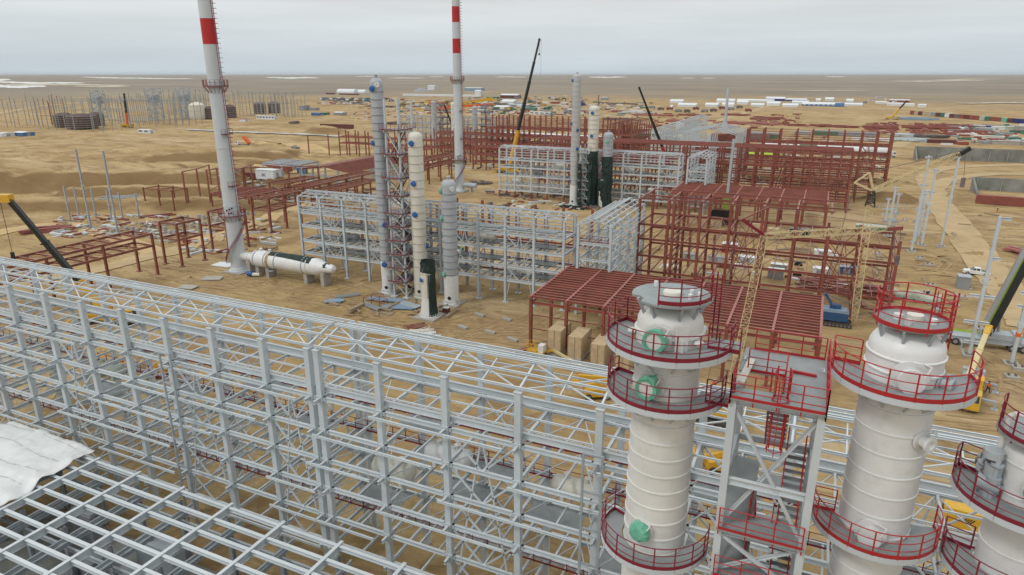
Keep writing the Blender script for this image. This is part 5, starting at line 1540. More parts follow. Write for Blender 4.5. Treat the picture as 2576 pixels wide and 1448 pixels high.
MB().bar((0, 0, 0), (0, 0, -10), .06).cbox((0, 0, -10), (.5, .4, 1.4)).xform(Matrix.Translation(Matrix.Rotation(-.4, 4, 'Z') @ (hd + Vector((-1.5, -.6, 0))))).build('hook', BLACK, t_)
P = G(2468, 872)
tg_ = truck_crane('grey and green four axle truck crane with raised black boom at the right edge', P, math.pi + .02, GREYD, P + Vector((.6, 0, 2.6)), up_at(P, 2700, 440), [(0, .55, 1.05, BLACK), (.5, .8, .9, BLACK), (.78, 1, .8, BLACK)], L=13.5, accent=LIME, group='telescopic mobile cranes')
Mi = (Matrix.Translation(P) @ Matrix.Rotation(math.pi + .02, 4, 'Z')).inverted()
a_, b_ = Mi @ (P + Vector((.6, 0, 2.6))), Mi @ up_at(P, 2700, 440)
d_ = (b_ - a_); Mr = Matrix.Rotation(-(math.pi + .02), 3, 'Z'); s_ = d_.cross(Mr @ FW).normalized()
if s_.dot(Mr @ RT) > 0: s_ = -s_
MB().prism(a_ + d_ * .03 + s_ * .66, a_ + d_ * .9 + s_ * .66, [(-.14, -.14), (.14, -.14), (.14, .14), (-.14, .14)]).build('boom_stripe', LIME, tg_)
MB().bar(a_ + d_ * .06 + s_ * 1.25, a_ + d_ * .95 + s_ * 1.15, .6, .6).build('folding_jib', CARG, tg_)
b = MB()
for f in (.12, .22, .33, .45): b.cbox(a_ + d_ * f + s_ * 1.1, (.5, .5, .6))
b.build('jib_bracket', LIME, tg_)
P = G(2436, 1004)
truck_crane('yellow truck crane with pale cream boom laid low at the right', P, R(-101), GREYD, P + Vector((-.3, 1.0, 2.9)), up_at(G(2478, 905), 2487, 826), [(0, .5, .8, CRY), (.45, .85, .7, CRY), (.83, 1, .85, YEL)], L=10, cabm=YEL, group='telescopic mobile cranes')

def lattice(mb, p0, p1, w0, w1, n, r=.05, mid=None):
    p0, p1 = Vector(p0), Vector(p1)
    d = (p1 - p0).normalized()
    u = Vector((0, 0, 1)) if abs(d.z) < .9 else Vector((0, 1, 0))
    s = d.cross(u).normalized(); u = s.cross(d)
    def ring(f):
        w = w0 + (w1 - w0) * f
        if mid: w = (w0 + (mid - w0) * min(1, f / .15)) if f < .85 else (mid + (w1 - mid) * ((f - .85) / .15))
        c = p0.lerp(p1, f)
        return [c + s * a * w / 2 + u * b * w / 2 for a, b in ((-1, -1), (1, -1), (1, 1), (-1, 1))]
    pr = ring(0)
    for i in range(1, n + 1):
        q = ring(i / n)
        for k in range(4):
            mb.bar(pr[k], q[k], r * 1.35)
            k2 = (k + 1) % 4
            mb.bar(pr[k], q[k2], r) if (i + k) % 2 else mb.bar(pr[k2], q[k], r)
            mb.bar(q[k], q[k2], r * .8)
        pr = q
def crawler(t, s=1.0, body=BLUE, roof=BLUEL):
    for y in (-1.9, 1.9):
        o = side_prof([(-3.2, .35), (-2.9, .05), (2.9, .05), (3.2, .35), (3.2, .7), (2.9, 1.0), (-2.9, 1.0), (-3.2, .7)], .75, y - .37).build('track', RUB, t)
        b = MB()
        for k in range(7): b.tube((-2.6 + k * .87, y - .42, .5), (-2.6 + k * .87, y + .42, .5), .3, 10)
        b.build('roller', STEELD, o)
    MB().box(-1.6, 1.6, -1.6, 1.6, .6, 1.3).build('undercarriage', BLACK, t)
    MB().box(-3.9, 2.2, -1.6, 1.6, 1.35, 3.5).build('machine_house', body, t)
    side_prof([(-4.0, 3.5), (-3.6, 4.2), (1.8, 4.2), (2.3, 3.5)], 3.3).build('roof', roof, t)
# tall yellow lattice crane with blue crawler
P = G(2105, 818)
t = thing('lattice_crane', 'tall yellow lattice boom crane on a blue crawler right of the large red shed roof', 'crane', P, 0, 'yellow lattice cranes')
crawler(t)
for o in t.children: o.scale = (.72, .72, .72)
L0 = lambda x, y, Q=P: up_at(Q, x, y) - Q
b = MB(); lattice(b, Vector((2.6, 0, 1.2)), L0(2188, 520), .75, 1.1, 22, .05, 1.15); b.build('mast', CRY, t)
b = MB(); lattice(b, L0(2188, 520), L0(2196, 482), 1.5, .6, 4, .1); b.build('mast_head', BLACK, t)
b = MB(); lattice(b, L0(2196, 482), L0(2412, 388), .5, .6, 18, .055, .85); b.build('jib', CRY, t)
b = MB(); b.bar(L0(2408, 392), L0(2440, 374), .6, .7); b.build('jib_head', BLACK, t)
b = MB(); b.bar(L0(2197, 482), L0(2187, 435), .35); b.bar(L0(2197, 482), L0(2150, 460), .35); b.bar(L0(2150, 460), L0(2187, 435), .18); b.build('jib_strut', CRY, t)
b = MB(); b.tube(L0(2187, 435), L0(2430, 378), .05, 4); b.tube(L0(2150, 460), Vector((-3, 0, 4.2)), .05, 4); b.tube(L0(2430, 380), L0(2424, 455), .04, 4); b.cbox(L0(2422, 460), (.6, .6, 1.6)); b.build('pendant_rope', STEELD, t)
b = MB(); b.bar((-1, -.8, 4), (-3.6, -.8, 7.6), .35); b.bar((-1, .8, 4), (-3.6, .8, 7.6), .35); b.bar((-3.6, -.8, 7.6), (-3.6, .8, 7.6), .4); b.tube((-3.6, 0, 7.6), (3.8, 0, 5.2), .08, 5); b.box(-2.2, .3, -.6, .8, 4.1, 5.2); b.build('gantry', BLUE, t).scale = (.72, .72, .72)
P = G(1798, 1062)
t = thing('lattice_crane', 'cream lattice crane with red jib head standing behind the nearest column', 'crane', P, 0, 'yellow lattice cranes')
crawler(t, body=YEL, roof=YEL)
L0 = lambda x, y, Q=P: up_at(Q, x, y) - Q
b = MB(); lattice(b, Vector((1.2, 0, 2.0)), L0(1922, 596), .6, .8, 22, .042, .9); b.build('mast', CRY, t)
b = MB(); lattice(b, L0(1922, 594), L0(2230, 577), .5, .35, 20, .038, .7); b.build('jib', CRY, t)
b = MB(); b.bar(L0(2232, 577), L0(2270, 574), .4, .45); b.build('jib_head', RED, t)
b = MB(); b.bar(L0(1919, 590), L0(1866, 553), .25, .35); b.build('jib_strut', RAIL, t)
b = MB(); b.bar(L0(1919, 588), L0(1935, 522), .16); b.bar(L0(1866, 553), L0(1935, 522), .16); b.build('jib_strut', RED, t)
b = MB(); b.tube(L0(1935, 524), L0(2262, 572), .03, 4); b.tube(L0(1866, 553), Vector((-1.5, 0, 4.2)), .03, 4); b.tube(L0(2266, 575), L0(2262, 650), .03, 4); b.tube(L0(2250, 575), L0(2251, 650), .03, 4); b.cbox(L0(2258, 655), (.4, .4, 1.1)); b.build('pendant_rope', STEELD, t)
# lime lattice boom seen inside the red frame with its long grey tip
P = G(1822, 562)
t = thing('lattice_crane', 'crane with lime green lattice foot and grey telescopic mast inside the red frames', 'crane', P, 0)
crawler(t, body=BLACK, roof=BLACK)
L0 = lambda x, y, Q=P: up_at(Q, x, y) - Q
b = MB(); lattice(b, Vector((0, 0, 3)), L0(1828, 500), 1.6, 1.1, 12, .1); b.build('mast', LIME, t)
b = MB(); b.bar(L0(1828, 505), L0(1846, 350), .7, .7); b.build('mast_tip', GREYD, t)
# thin slender flare stack at the far right of centre
P = G(1822, 330)
solo('stack', MB().lathe([(2.8, 0), (2.2, 4), (1.1, 12), (1.0, 30), (.9, 30.2), (.9, 33)], (0, 0, 0), 20), GREYD, 'slim pale flared stack standing beyond the far grey hall', 'stack', P, smooth=True)
# ---- excavated basins with concrete walls
def basin(label, px0, py0, wleft, py_base, py_top, L, wing, pxw):
    P = G(px0, py_base); h = up_at(P, px0, py_top).z
    t = thing('concrete_basin', label, 'retaining wall', P)
    b = MB(); b.box(0, L, 0, .9, -.5, h); 
    for k in range(int(L / 6)): b.box(4 + 6 * k, 4.15 + 6 * k, -.04, 0.02, -.3, h - .2)
    b.build('wall', CONCD, t)
    vs = [(0, 0, -.5), (0, 0, h), (.2, -wing, -.5), (.2, -wing, .6), (-.7, 0, -.5), (-.7, 0, h), (-.5, -wing, -.5), (-.5, -wing, .6)]
    MB().add(vs, [(0, 2, 3, 1), (4, 5, 7, 6), (1, 3, 7, 5), (0, 4, 6, 2), (2, 6, 7, 3), (0, 1, 5, 4)]).build('wing_wall', CONCD, t)
    for k in range(int(L / 8)):
        MB().box(8 * k + 1, 8 * k + 1.25, -.5, -.25, 0, h * .8).build('formwork_post', CONC, t)
    return t
basin('long weathered concrete retaining wall of the farther excavated basin at the right', 2300, 0, 0, 399, 369, 110, 14, 0)
basin('weathered concrete retaining wall of the nearer excavated basin at the right edge', 2445, 0, 0, 478, 446, 90, 12, 0)
# ---- stanchions with brackets
def post(label, base, top, w=.55, br=((.98, 1.6, 1), (.6, 1.4, 1), (.3, 2.4, 0)), m=GREY, rz=0, tape=False, group='grey bracketed stanchions on the right'):
    P = G(*base); h = up_at(P, *top).z - P.z
    t = thing('stanchion', label, 'steel post', P, rz, group)
    b = MB(); b.ibeam((0, 0, .3), (0, 0, h), w * .85, w, (0, 1, 0)); b.cbox((0, 0, h * .55), (w * 1.25, w * 1.2, .8)); b.build('shaft', m, t)
    b = MB(); b.cbox((0, 0, .15), (2.0, 2.0, .3)); b.build('footing', CONC, t)
    MB().cbox((0, 0, .34), (1.2, 1.2, .08)).build('base_plate', STEELD, t)
    for f, L, two in br:
        b = MB(); b.ibeam((-L / 2 if two != 1 else -.2, 0, h * f), (L / 2 if two != 1 else L, 0, h * f), .35, .45); b.build('bracket', m, t)
    if tape: MB().cbox((0, 0, h * .42), (w * 1.1, w * 1.1, .6)).build('marker_tape', HIVIS, t)
    return t
post('tall grey stanchion at the right with three cross brackets next to the white pickup', (2437, 896), (2512, 545), br=((.985, 1.5, 1), (.71, 1.2, 1), (.44, 3.4, 0), (.25, 3.4, 0), (.1, 2.2, 0)))
post('grey stanchion with a band of orange tape by the truck crane', (2543, 918), (2583, 735), br=((.98, 2.0, 0), (.8, 2.0, 0)), tape=True)
post('tall lone grey stanchion standing by the dirt road at the right', (2367, 622), (2412, 393), br=((.99, 1.0, 0), (.72, 1.2, 0), (.5, 1.0, 0)))
for i, (bs, tp_, lb) in enumerate([((2292, 634), (2342, 392), 'tallest grey stanchion of the cluster left of the dirt road'), ((2309, 600), (2335, 480), 'grey stanchion at the back of the cluster left of the dirt road'), ((2300, 612), (2318, 487), 'grey stanchion at the middle of the cluster left of the dirt road'), ((2318, 618), (2352, 425), 'grey stanchion at the right of the cluster left of the dirt road')]):
    post(lb, bs, tp_, br=((.98, 1.6, 0), (.7, 1.8, 0), (.45, 1.4, 0)))
for bs, tp_, lb in [((2231, 602), (2249, 472), 'grey stanchion in front of the spoil heap, the taller of a pair'), ((2243, 598), (2262, 487), 'grey stanchion in front of the spoil heap, the shorter of a pair'), ((2226, 560), (2240, 500), 'low grey stanchion half hidden behind the pair by the spoil heap')]:
    post(lb, bs, tp_, br=((.98, 1.4, 0), (.55, 2.4, 0), (.35, 2.6, 0)))
# grey poles left
for i, (bx_, by_, ty_) in enumerate([(158, 558, 468), (180, 548, 470), (222, 545, 474), (262, 560, 480), (290, 555, 484), (330, 548, 487)]):
    post('short grey post, ' + ordn(i) + ' from the left in the post rows at far left', (bx_ + 20, by_), (bx_ - 16 + 5, ty_), .4, br=(), m=GREYD, group='grey posts at the far left')
for bx_, by_, tx_, ty_, lb in ((229, 575, 190, 377, 'left of the two tall grey posts rising above the foundation field'), (297, 590, 240, 381, 'right of the two tall grey posts rising above the foundation field')):
    post(lb, (bx_, by_), (tx_, ty_), .45, br=(), m=GREYD, group='grey posts at the far left')
# ---- concrete pads and small footings
pad = None
pads = [(2203, 627), (2206, 640), (2314, 652), (2248, 608), (2225, 515), (2212, 522), (2320, 577), (2319, 590), (2338, 669), (2330, 742), (2356, 787), (2348, 770), (2405, 745), (2418, 757), (2400, 770), (2255, 500), (2274, 518), (2270, 531), (2276, 555), (2432, 728), (2468, 830), (2560, 935), (2545, 950), (2348, 1100), (2440, 1030), (2340, 720), (2305, 560)]
for i, p in enumerate(pads):
    Q = G(*p)
    if pad is None:
        pad = thing('footing', 'low pale concrete footing with anchor bolts on the sand at the right', 'footing', Q, 0, 'bolted concrete footings at the right')
        MB().box(-.9, .9, -.7, .7, -.3, .35).build('slab', CONC, pad)
        for x in (-.45, .45):
            MB().cbox((x, 0, .5), (.2, .5, .35)).build('anchor_bolt', STEELD, pad)
    else: copy_thing(pad, Q, random.uniform(-.2, .2))
# foundations field at left
blk = None
k = 0
for r_ in range(6):
    for c_ in range(10):
        Q = at(250, 585); x, y = Q.x + 5 + c_ * 2.6 + random.uniform(-.5, .5), Q.y + r_ * 4.6 + random.uniform(-.5, .5)
        Q2 = Vector((x, y, gh(x, y)))
        if blk is None:
            blk = solo('foundation_block', MB().box(-.45, .45, -.45, .45, -.3, 1.2), CONC, 'small concrete foundation stub in the packed field beyond the two-tier red truss rack', 'foundation', Q2, group='foundation stubs at the left')
        else:
            c2_ = blk.copy(); col.objects.link(c2_); c2_.location = Q2; c2_.scale = (1, 1, random.uniform(.35, 1.2)); 
for r_ in range(4):
    for c_ in range(6):
        Q = at(490, 560); x, y = Q.x + c_ * 2.6 - 4, Q.y + r_ * 5
        c2_ = blk.copy(); col.objects.link(c2_); c2_.location = (x + random.uniform(-.4, .4), y, gh(x, y)); c2_.scale = (1, 1, random.uniform(.3, 1.3))
sb = None
for p in [(397, 608), (408, 602), (418, 598), (430, 604), (440, 597), (455, 600), (465, 594), (420, 613), (480, 603), (507, 598), (525, 595), (405, 615), (440, 612), (112, 581), (100, 590), (205, 592), (495, 620)]:
    Q = G(p[0], p[1] - 5)
    if sb is None: sb = solo('foundation_slab', MB().box(-1.2, 1.2, -.7, .7, -.2, .25), CONC, 'flat pale slab lying on the sand beyond the foundation stubs', 'foundation', Q, group='scattered flat slabs at the left')
    else: c2_ = sb.copy(); col.objects.link(c2_); c2_.location = Q
bl = None
for p in [(1207, 796), (1275, 806), (1164, 827), (1233, 839), (1290, 858)]:
    Q = G(*p)
    if bl is None: bl = solo('concrete_sleeper', MB().box(-1.1, 1.1, -.3, .3, 0, .4), CONC, 'short pale concrete sleeper lying on the sand left of the large red shed', 'concrete block', Q, -.25, group='concrete sleepers left of the red shed')
    else: c2_ = bl.copy(); col.objects.link(c2_); c2_.location = Q; c2_.rotation_euler[2] = -.25 + random.uniform(-.1, .1)
for p, s_, lb, rz in (((565, 668), 3.3, 'flat white slab on the sand left of the nearest chimney foot', .1), ((535, 703), 2.6, 'thin buff sheet on the sand below the nearest chimney', .5), ((473, 725), 2.4, 'thin buff sheet nearest to the foreground rack below the chimney', .2)):
    solo('ground_sheet', MB().box(-s_ / 1.3, s_ / 1.3, -s_ / 2, s_ / 2, .1, .28), CONC if s_ < 3 else SHW, lb, 'sheet', G(*p), rz)
# ---- piles and loose steel
def pile(label, px_, py_, wpx, d, h, m, n, Lb, name='steel_pile', cat='pile of steel', rz=0, jit=.25, group=None, bw=(.2, .5), m2=None):
    P = G(px_, py_); w = wpx * mpp(P)
    b = MB(); b2 = MB()
    for i in range(n):
        q = b2 if (m2 and i % 3 == 0) else b
        x, y = random.uniform(-w / 2 + Lb / 2, w / 2 - Lb / 2) if w > Lb else 0, random.uniform(-d / 2, d / 2)
        z = random.uniform(.1, h); a = random.gauss(0, jit); L = Lb * random.uniform(.6, 1.05)
        s = random.uniform(*bw)
        q.bar((x - L / 2 * math.cos(a), y - L / 2 * math.sin(a), z), (x + L / 2 * math.cos(a), y + L / 2 * math.sin(a), z + random.gauss(0, .05)), s, s)
    if m2:
        t = thing(name, label, cat, P, rz, group); b.build('bundle', m, t); b2.build('bundle', m2, t); return t
    return solo(name, b, m, label, cat, P, rz, group)
pile('stack of long red I-beams beyond the two-tier rack, at far left', 120, 582, 140, 5, 1.1, RED, 26, 9, jit=.05, bw=(.45, .75), rz=.9)
pile('flat stack of red beams behind the chimney rack near the foundation stubs', 395, 545, 90, 3, .6, RED, 12, 10, jit=.05, rz=1.0)
pile('grey rails laid beside the tallest posts at the left', 300, 520, 120, 5, .4, GREYD, 9, 9, jit=.05, rz=.9)
pile('stack of pale and dark planks before the first portal frame', 455, 590, 80, 3, .6, GREY, 16, 7, m2=BLACK, jit=.06, rz=.9)
pile('white and grey timber lengths near the foot of the stubby vessel', 1058, 838, 70, 2.5, .5, CREAM, 22, 5, jit=.3, rz=.7, bw=(.12, .3))
pile('loose white planks just beyond the foreground rack, right of the sand heap', 1078, 852, 60, 2, .3, SHW, 12, 3.4, jit=.3, rz=.9, bw=(.15, .35))
pile('folded red ladder frames on the sand left of the white planks', 1045, 822, 55, 2.5, .4, REDB, 14, 4, jit=.12, rz=.9, bw=(.1, .2))
pile('dark red bundles stacked by the feet of the tall red frame', 2205, 748, 60, 5, 1.6, RED, 40, 6, jit=.15)
pile('dense litter of dark red beams on the ground under the tall red frame', 2080, 722, 150, 9, .8, RED, 50, 6, jit=.3)
pile('pink red plate girders lying at the right edge of the haul road', 2562, 640, 60, 5, 1.2, PINK, 22, 6, jit=.2, rz=-.8, bw=(.25, .6))
pile('two red beams leaning on the sand left of the boom lift', 1305, 885, 30, 1, .4, REDB, 4, 4.5, jit=.1, rz=.9)
pile('grey steel scraps on the sand near the farther chimney foot', 1210, 462, 70, 6, .8, STEELD, 40, 3, jit=.8)
pile('dark netting and plates in front of the farthest grey rack', 1445, 524, 90, 4, .5, NET, 30, 3, jit=.8)
far_piles = [(2215, 325, 95, 24, 1.8, RED, 70, 14, 'first and leftmost red beam field beside the far right frame'), (2330, 325, 120, 26, 1.8, RED, 90, 14, 'second red beam field, right of the leftmost one'), (2405, 322, 100, 20, 1.8, RED, 70, 14, 'third red beam field toward the container row'), (2460, 336, 80, 12, 1.4, RED, 40, 14, 'small red beam field nearest the right edge'),
             (2290, 357, 110, 10, 2.2, GREY, 80, 9, 'jumble of pale grey steel above the farther basin'), (2340, 348, 90, 10, 2, STEELD, 60, 8, 'dark grey steel jumble behind the pale one above the basin'), (2265, 345, 70, 10, 2, GREY, 40, 9, 'grey steel jumble left of the dark one above the basin'), (2190, 355, 110, 10, 1.6, SHW, 40, 12, 'long pale pipes lying behind the far right red frame'),
             (1930, 300, 90, 30, 1.5, RED, 70, 14, 'wide dark red beam field behind the far grey hall'), (1850, 290, 80, 20, 1.5, RED, 50, 14, 'dark red beam field left of the slim stack'), (1880, 312, 170, 16, 1.5, PINK, 60, 12, 'pinkish beam field just beyond the far grey truss rack'), (1720, 305, 100, 20, 1.2, PINK, 50, 12, 'pink red pipes left of the far grey truss rack'), (1640, 290, 120, 16, 1.5, PINK, 50, 12, 'pink red pipes right of the netted cream column'), (1750, 290, 90, 14, 1.2, RED, 40, 12, 'red pipes behind the pink ones at centre right'), (1610, 283, 110, 18, 1.2, GREY, 50, 12, 'lavender grey pipe field beside the pink pipes'),
             (1560, 300, 90, 16, 1.4, STEELD, 40, 10, 'dark pipe field behind the netted columns'), (2040, 318, 140, 12, 1.5, RED, 40, 10, 'thin dark red beam line before the spoil heap'), (2130, 322, 70, 10, 1.5, RED, 30, 10, 'short red beam line beside the far right frame'), (1000, 312, 70, 12, 1.8, STEELD, 50, 8, 'dark scrap steel left of the tall grey column'), (740, 311, 30, 6, 2.4, STEELD, 20, 7, 'tangled scrap frame alone on the graded sand'), (955, 268, 90, 14, 2, STEELD, 60, 8, 'dark brown scrap line before the far truck park'), (1270, 262, 90, 14, 2.4, STEELD, 60, 10, 'dark clutter before the white sheds at upper centre'), (1560, 260, 90, 20, 1.5, STEELD, 40, 14, 'long dark pipes beside the dark mound at upper centre')]
for (px_, py_, w_, d_, h_, m_, n_, L_, lb) in far_piles:
    pile(lb, px_, py_, w_, d_, h_, m_, n_, L_, jit=.12, bw=(.3, .9))
pile('bluish grey sheets stacked beside the far yellow crane', 2300, 303, 110, 16, 1.2, BLUEL, 60, 18, cat='stack of sheets', name='sheet_stack', jit=.05, bw=(.6, 2.2))
# debris by the mid columns
for (px_, py_, w_, d_, m_, rz, lb, nm) in [(838, 762, 1.6, 1.6, BLUEL, .5, 'bent bluish plate on the sand left of the ladder tower', 'plate'), (1000, 775, 3.2, 2, BLUEL, .3, 'bluish plates lying below the ladder tower', 'plate'), (965, 757, 3.5, 1.5, BLUEL, .2, 'bluish plates left of the ladder tower foot', 'plate'), (1022, 769, 2.6, 1.8, GREYD, -.2, 'grey plate beside the bluish plates near the stubby vessel', 'plate')]:
    solo('plate', MB().box(-w_, w_, -d_ / 2, d_ / 2, .25, .32).box(-w_ + .6, w_ + .5, -d_ / 2 + .3, d_ / 2 + .4, .34, .4), m_, lb, 'steel plate', G(px_, py_), rz)
for (px_, py_, rz, lb) in [(874, 748, .9, 'grey grating panel leaning across the sand, upper of two'), (935, 778, -.3, 'long grey stair panel lying flat on the sand, lower of two')]:
    b = MB()
    for y in (-.55, .55): b.bar((-2.6, y, .35), (2.6, y, .35), .08, .3)
    for k in range(18): b.box(-2.5 + k * .28, -2.36 + k * .28, -.55, .55, .4, .46)
    solo('grating_panel', b, GALV, lb, 'grating panel', G(px_, py_), rz)
b = MB()
for x in (-2.4, 0, 2.4):
    for y in (-1, 1): b.bar((x, y, 0), (x, y, 1.3), .1)
    b.bar((x, -1, 1.3), (x, 1, 1.3), .1)
for y in (-1, 1): b.bar((-2.4, y, 1.3), (2.4, y, 1.3), .1); b.bar((-2.4, y, .2), (2.4, y, .2), .1)
solo('pipe_crate', b, REDB, 'open red brown tubular crate on the sand left of the ladder tower', 'crate', G(945, 766), -.25)
b = MB().box(-.55, .55, -.5, .5, 0, 1.2)
t = thing('site_box', 'small maroon box with white lid beside the stubby vessel', 'box', G(1123, 790)); b.build('body', MAROON, t); MB().box(-.6, .6, -.55, .55, 1.2, 1.3).build('lid', SHW, t)
# barrier fence ropes
b = MB()
pts = [G(*p) for p in ((1082, 842), (1120, 808), (1160, 778), (1150, 770), (1260, 790), (1330, 800), (1332, 775))]
for q in pts: b.bar(q, q + Vector((0, 0, 1.1)), .06)
for a, c_ in zip(pts[:-1], pts[1:]):
    b.tube(a + Vector((0, 0, 1.05)), c_ + Vector((0, 0, 1.05)), .04, 4); b.tube(a + Vector((0, 0, .5)), c_ + Vector((0, 0, .5)), .03, 4)
solo('barrier_fence', b, WOOD, 'low pole barrier running round the stubby vessel and the middle rack', 'fence')
t = thing('diesel_generator', 'blue and cream machine set on the sand by the nearest chimney foot', 'machine', G(640, 697), .3)
MB().lathe([(.01, -.9), (.55, -.9), (.55, .2), (.01, .2)], (-.6, 0, .7), 14, 'x').build('drum', BLUEC, t); MB().lathe([(.01, .2), (.4, .2), (.4, 1.9), (.01, 1.9)], (-.6, 0, .55), 14, 'x').build('tank', CREAM, t)
# ---- crates beneath the shed
for (px_, py_, h_, lb) in [(1395, 893, 3.9, 'leftmost tall plywood crate under the near edge of the red shed'), (1446, 908, 3.5, 'second plywood crate from the left under the red shed'), (1503, 922, 3.2, 'third plywood crate from the left, on a concrete plinth'), (1565, 940, 2.6, 'last plywood crate, half hidden behind the nearest cream column')]:
    P = G(px_, py_)
    t = thing('plywood_crate', lb, 'crate', P + Vector((.1, 1.7, 0)), 0, 'plywood crates under the red shed')
    MB().box(-1.1, 1.1, -2.3, 2.3, .5, .5 + h_).build('crate_body', PLY, t)
    b = MB(); b.box(-1.2, 1.2, -2.6, 2.6, 0, .48); b.build('plinth', CONC, t)
    b = MB()
    for y in (-2.32, 2.32):
        for x in (-1.12, 0, 1.12): b.cbox((x, y, .5 + h_ / 2), (.1, .05, h_))
    b.build('batten', WOOD, t)
for i, (x, y) in enumerate([(-20, 100), (-14, 104), (-8, 99), (-2, 103), (-31, 108), (-12, 108)]):
    t = thing('plywood_crate', ['plywood crate seen between the nearest column and its platforms', 'plywood crate deep under the shed, behind the others', 'plywood crate under the right half of the shed', 'plywood crate by the right end columns of the shed', 'plywood crate at the back left of the shed', 'plywood crate at the back right of the shed'][i], 'crate', (x, y, 0), 0, 'plywood crates under the red shed')
    MB().box(-1.5, 1.5, -1.2, 1.2, .3, 2.6).build('crate_body', PLY, t); MB().box(-1.6, 1.6, -1.3, 1.3, 0, .28).build('plinth', WOOD, t)
for i, (px_, py_, w_, h_) in enumerate([(1745, 560, 2.2, 2.6), (1772, 562, 2.6, 2.2), (1802, 568, 3, 2.2), (1905, 590, 3, 3), (1945, 600, 3.2, 2.6), (2037, 580, 3.4, 5)]):
    t = thing('plywood_crate', ordn(i) + ' tan crate from the left under the second red shed roof', 'crate', G(px_, py_), 0, 'tan crates under the second red shed')
    MB().box(-w_ / 2, w_ / 2, -1.3, 1.3, .2, h_ + .2).build('crate_body', PLY, t); MB().box(-w_ / 2 - .1, w_ / 2 + .1, -1.4, 1.4, 0, .2).build('plinth', CONC, t)
def boxed(label, px_, py_, w_, d_, h_, m_, lid, cat='machine', name='equipment_box', rz=0, group=None):
    t = thing(name, label, cat, G(px_, py_), rz, group)
    MB().box(-w_ / 2, w_ / 2, -d_ / 2, d_ / 2, 0, h_).build('body', m_, t)
    b = MB(); b.box(-w_ / 2 - .1, w_ / 2 + .1, -d_ / 2 - .1, d_ / 2 + .1, h_, h_ + .12); b.build('lid', lid, t)
    b = MB(); b.box(-w_ / 4, w_ / 6, -d_ / 2 - .04, -d_ / 2, h_ * .15, h_ * .8); b.build('door', SHG, t)
    return t
for a in [('white boxed machine on the ground inside the tall red frame, left', 1950, 700, 3.2, 2.2, 2.0, SHG, SHW), ('second white boxed machine inside the tall red frame, behind the first', 1958, 682, 3.4, 1.6, 1.6, SHG, SHW), ('white boxed unit at the middle of the tall red frame', 2062, 690, 3.0, 2.2, 1.4, SHW, SHW), ('blue machine set beside the tall lattice crane mast', 2130, 690, 3.4, 1.6, 1.6, BLUE, BLUEL), ('red and white portable booth inside the tall red frame', 1835, 635, 3.6, 2.6, 2.2, RAILB, SHW),
          ('grey pump unit on the floor left inside the tall red frame', 1735, 655, 3, 1.6, 1.6, GREYD, SHG), ('grey pump unit in the middle left of the tall red frame', 1800, 660, 3.2, 1.6, 1.4, GREYD, SHG), ('pale pump unit at the back of the tall red frame', 1880, 660, 4, 2, 1.3, GREY, SHW), ('grey tin hut near the white pickup at the right', 2420, 725, 2.2, 2.6, 2.6, SHG, GREYD), ('dark transformer box on the ground behind the tall red frame', 2010, 590, 5, 2.4, 1.6, BLACK, SHG), ('dark green container office behind the lattice crane', 2190, 592, 8, 3, 2.4, SHGR, TARPG), ('white topped unit below the cream lattice jib', 2070, 640, 4, 2, 1.0, SHW, SHW),
          ('grey cabinet below the middle grey rack at its right', 1345, 690, 1.6, 1.4, 2, GREYD, GREY), ('grey cabinet under the left half of the middle rack', 1050, 640, 2.4, 1.6, 1.8, SHG, GREYD)]:
    boxed(*a[:8])
for i in range(4): solo('battery_rack', MB().box(-.9, .9, -.5, .5, 0, .5).box(-.7, .7, -.4, .4, .5, .9), BLACK, ordn(i) + ' black rack from the left on the ground inside the tall red frame', 'rack', G([2008, 2005, 2150, 2153][i], [668, 694, 672, 735][i]), group='black racks inside the red frame')
# tarped bundle on trestles
P = G(2300, 757)
t = thing('covered_bundle', 'long bundle under a pale green tarpaulin near the white column top', 'covered load', P, -.2)
vs = []
for i in range(31):
    for j in range(9):
        x = -4.5 + 9 * i / 30; a = math.pi * j / 8
        hh = 1.3 + .35 * math.cos(x * 1.3) + .15 * noise.noise(Vector((x, j, 0)))
        vs.append((x, -1.2 * math.cos(a), .5 + hh * math.sin(a) ** .7))
MB().add(vs, [(i * 9 + j, i * 9 + j + 1, (i + 1) * 9 + j + 1, (i + 1) * 9 + j) for i in range(30) for j in range(8)]).build('tarpaulin', TARPG, t)
b = MB(); [b.cbox((-3.5 + 1.75 * k, 0, .3), (.3, 2.6, .6)) for k in range(5)]; b.build('trestle', BLACK, t)
# boom lift
P = G(1352, 897)
t = thing('boom_lift', 'yellow boom lift with basket and long stretched cream arm beside the plywood crates', 'boom lift', P, 0)
b = MB(); b.box(-1.1, 1.1, -.9, .9, .5, 1.0); b.build('chassis', YEL, t)
for x in (-.8, .8):
    for y in (-.9, .9): wheel(t, x, y, .42, .3)
b = MB()
for z in (1.1, 1.7, 2.3): b.bar((-1.6, -.8, z), (.1, -.8, z), .06); b.bar((-1.6, .8, z), (.1, .8, z), .06); b.bar((-1.6, -.8, z), (-1.6, .8, z), .06)
for x in (-1.6, -.8, .1):
    for y in (-.8, .8): b.bar((x, y, 1.0), (x, y, 2.3), .06)
b.box(-1.6, .1, -.8, .8, 1.0, 1.08); b.build('basket', YEL, t)
MB().box(.3, 1.2, -.6, .6, 1.0, 2.2).build('engine_cover', SHW, t)
b = MB(); q1 = up_at(P, 1392, 882) - P; b.bar((.6, 0, .9), q1, .28, .35); b.build('lower_arm', YEL, t)
q2 = at(1500, 943, 1.2) - P
b = MB(); b.bar(q1, q2, .32, .4); b.build('upper_arm', CRY, t)
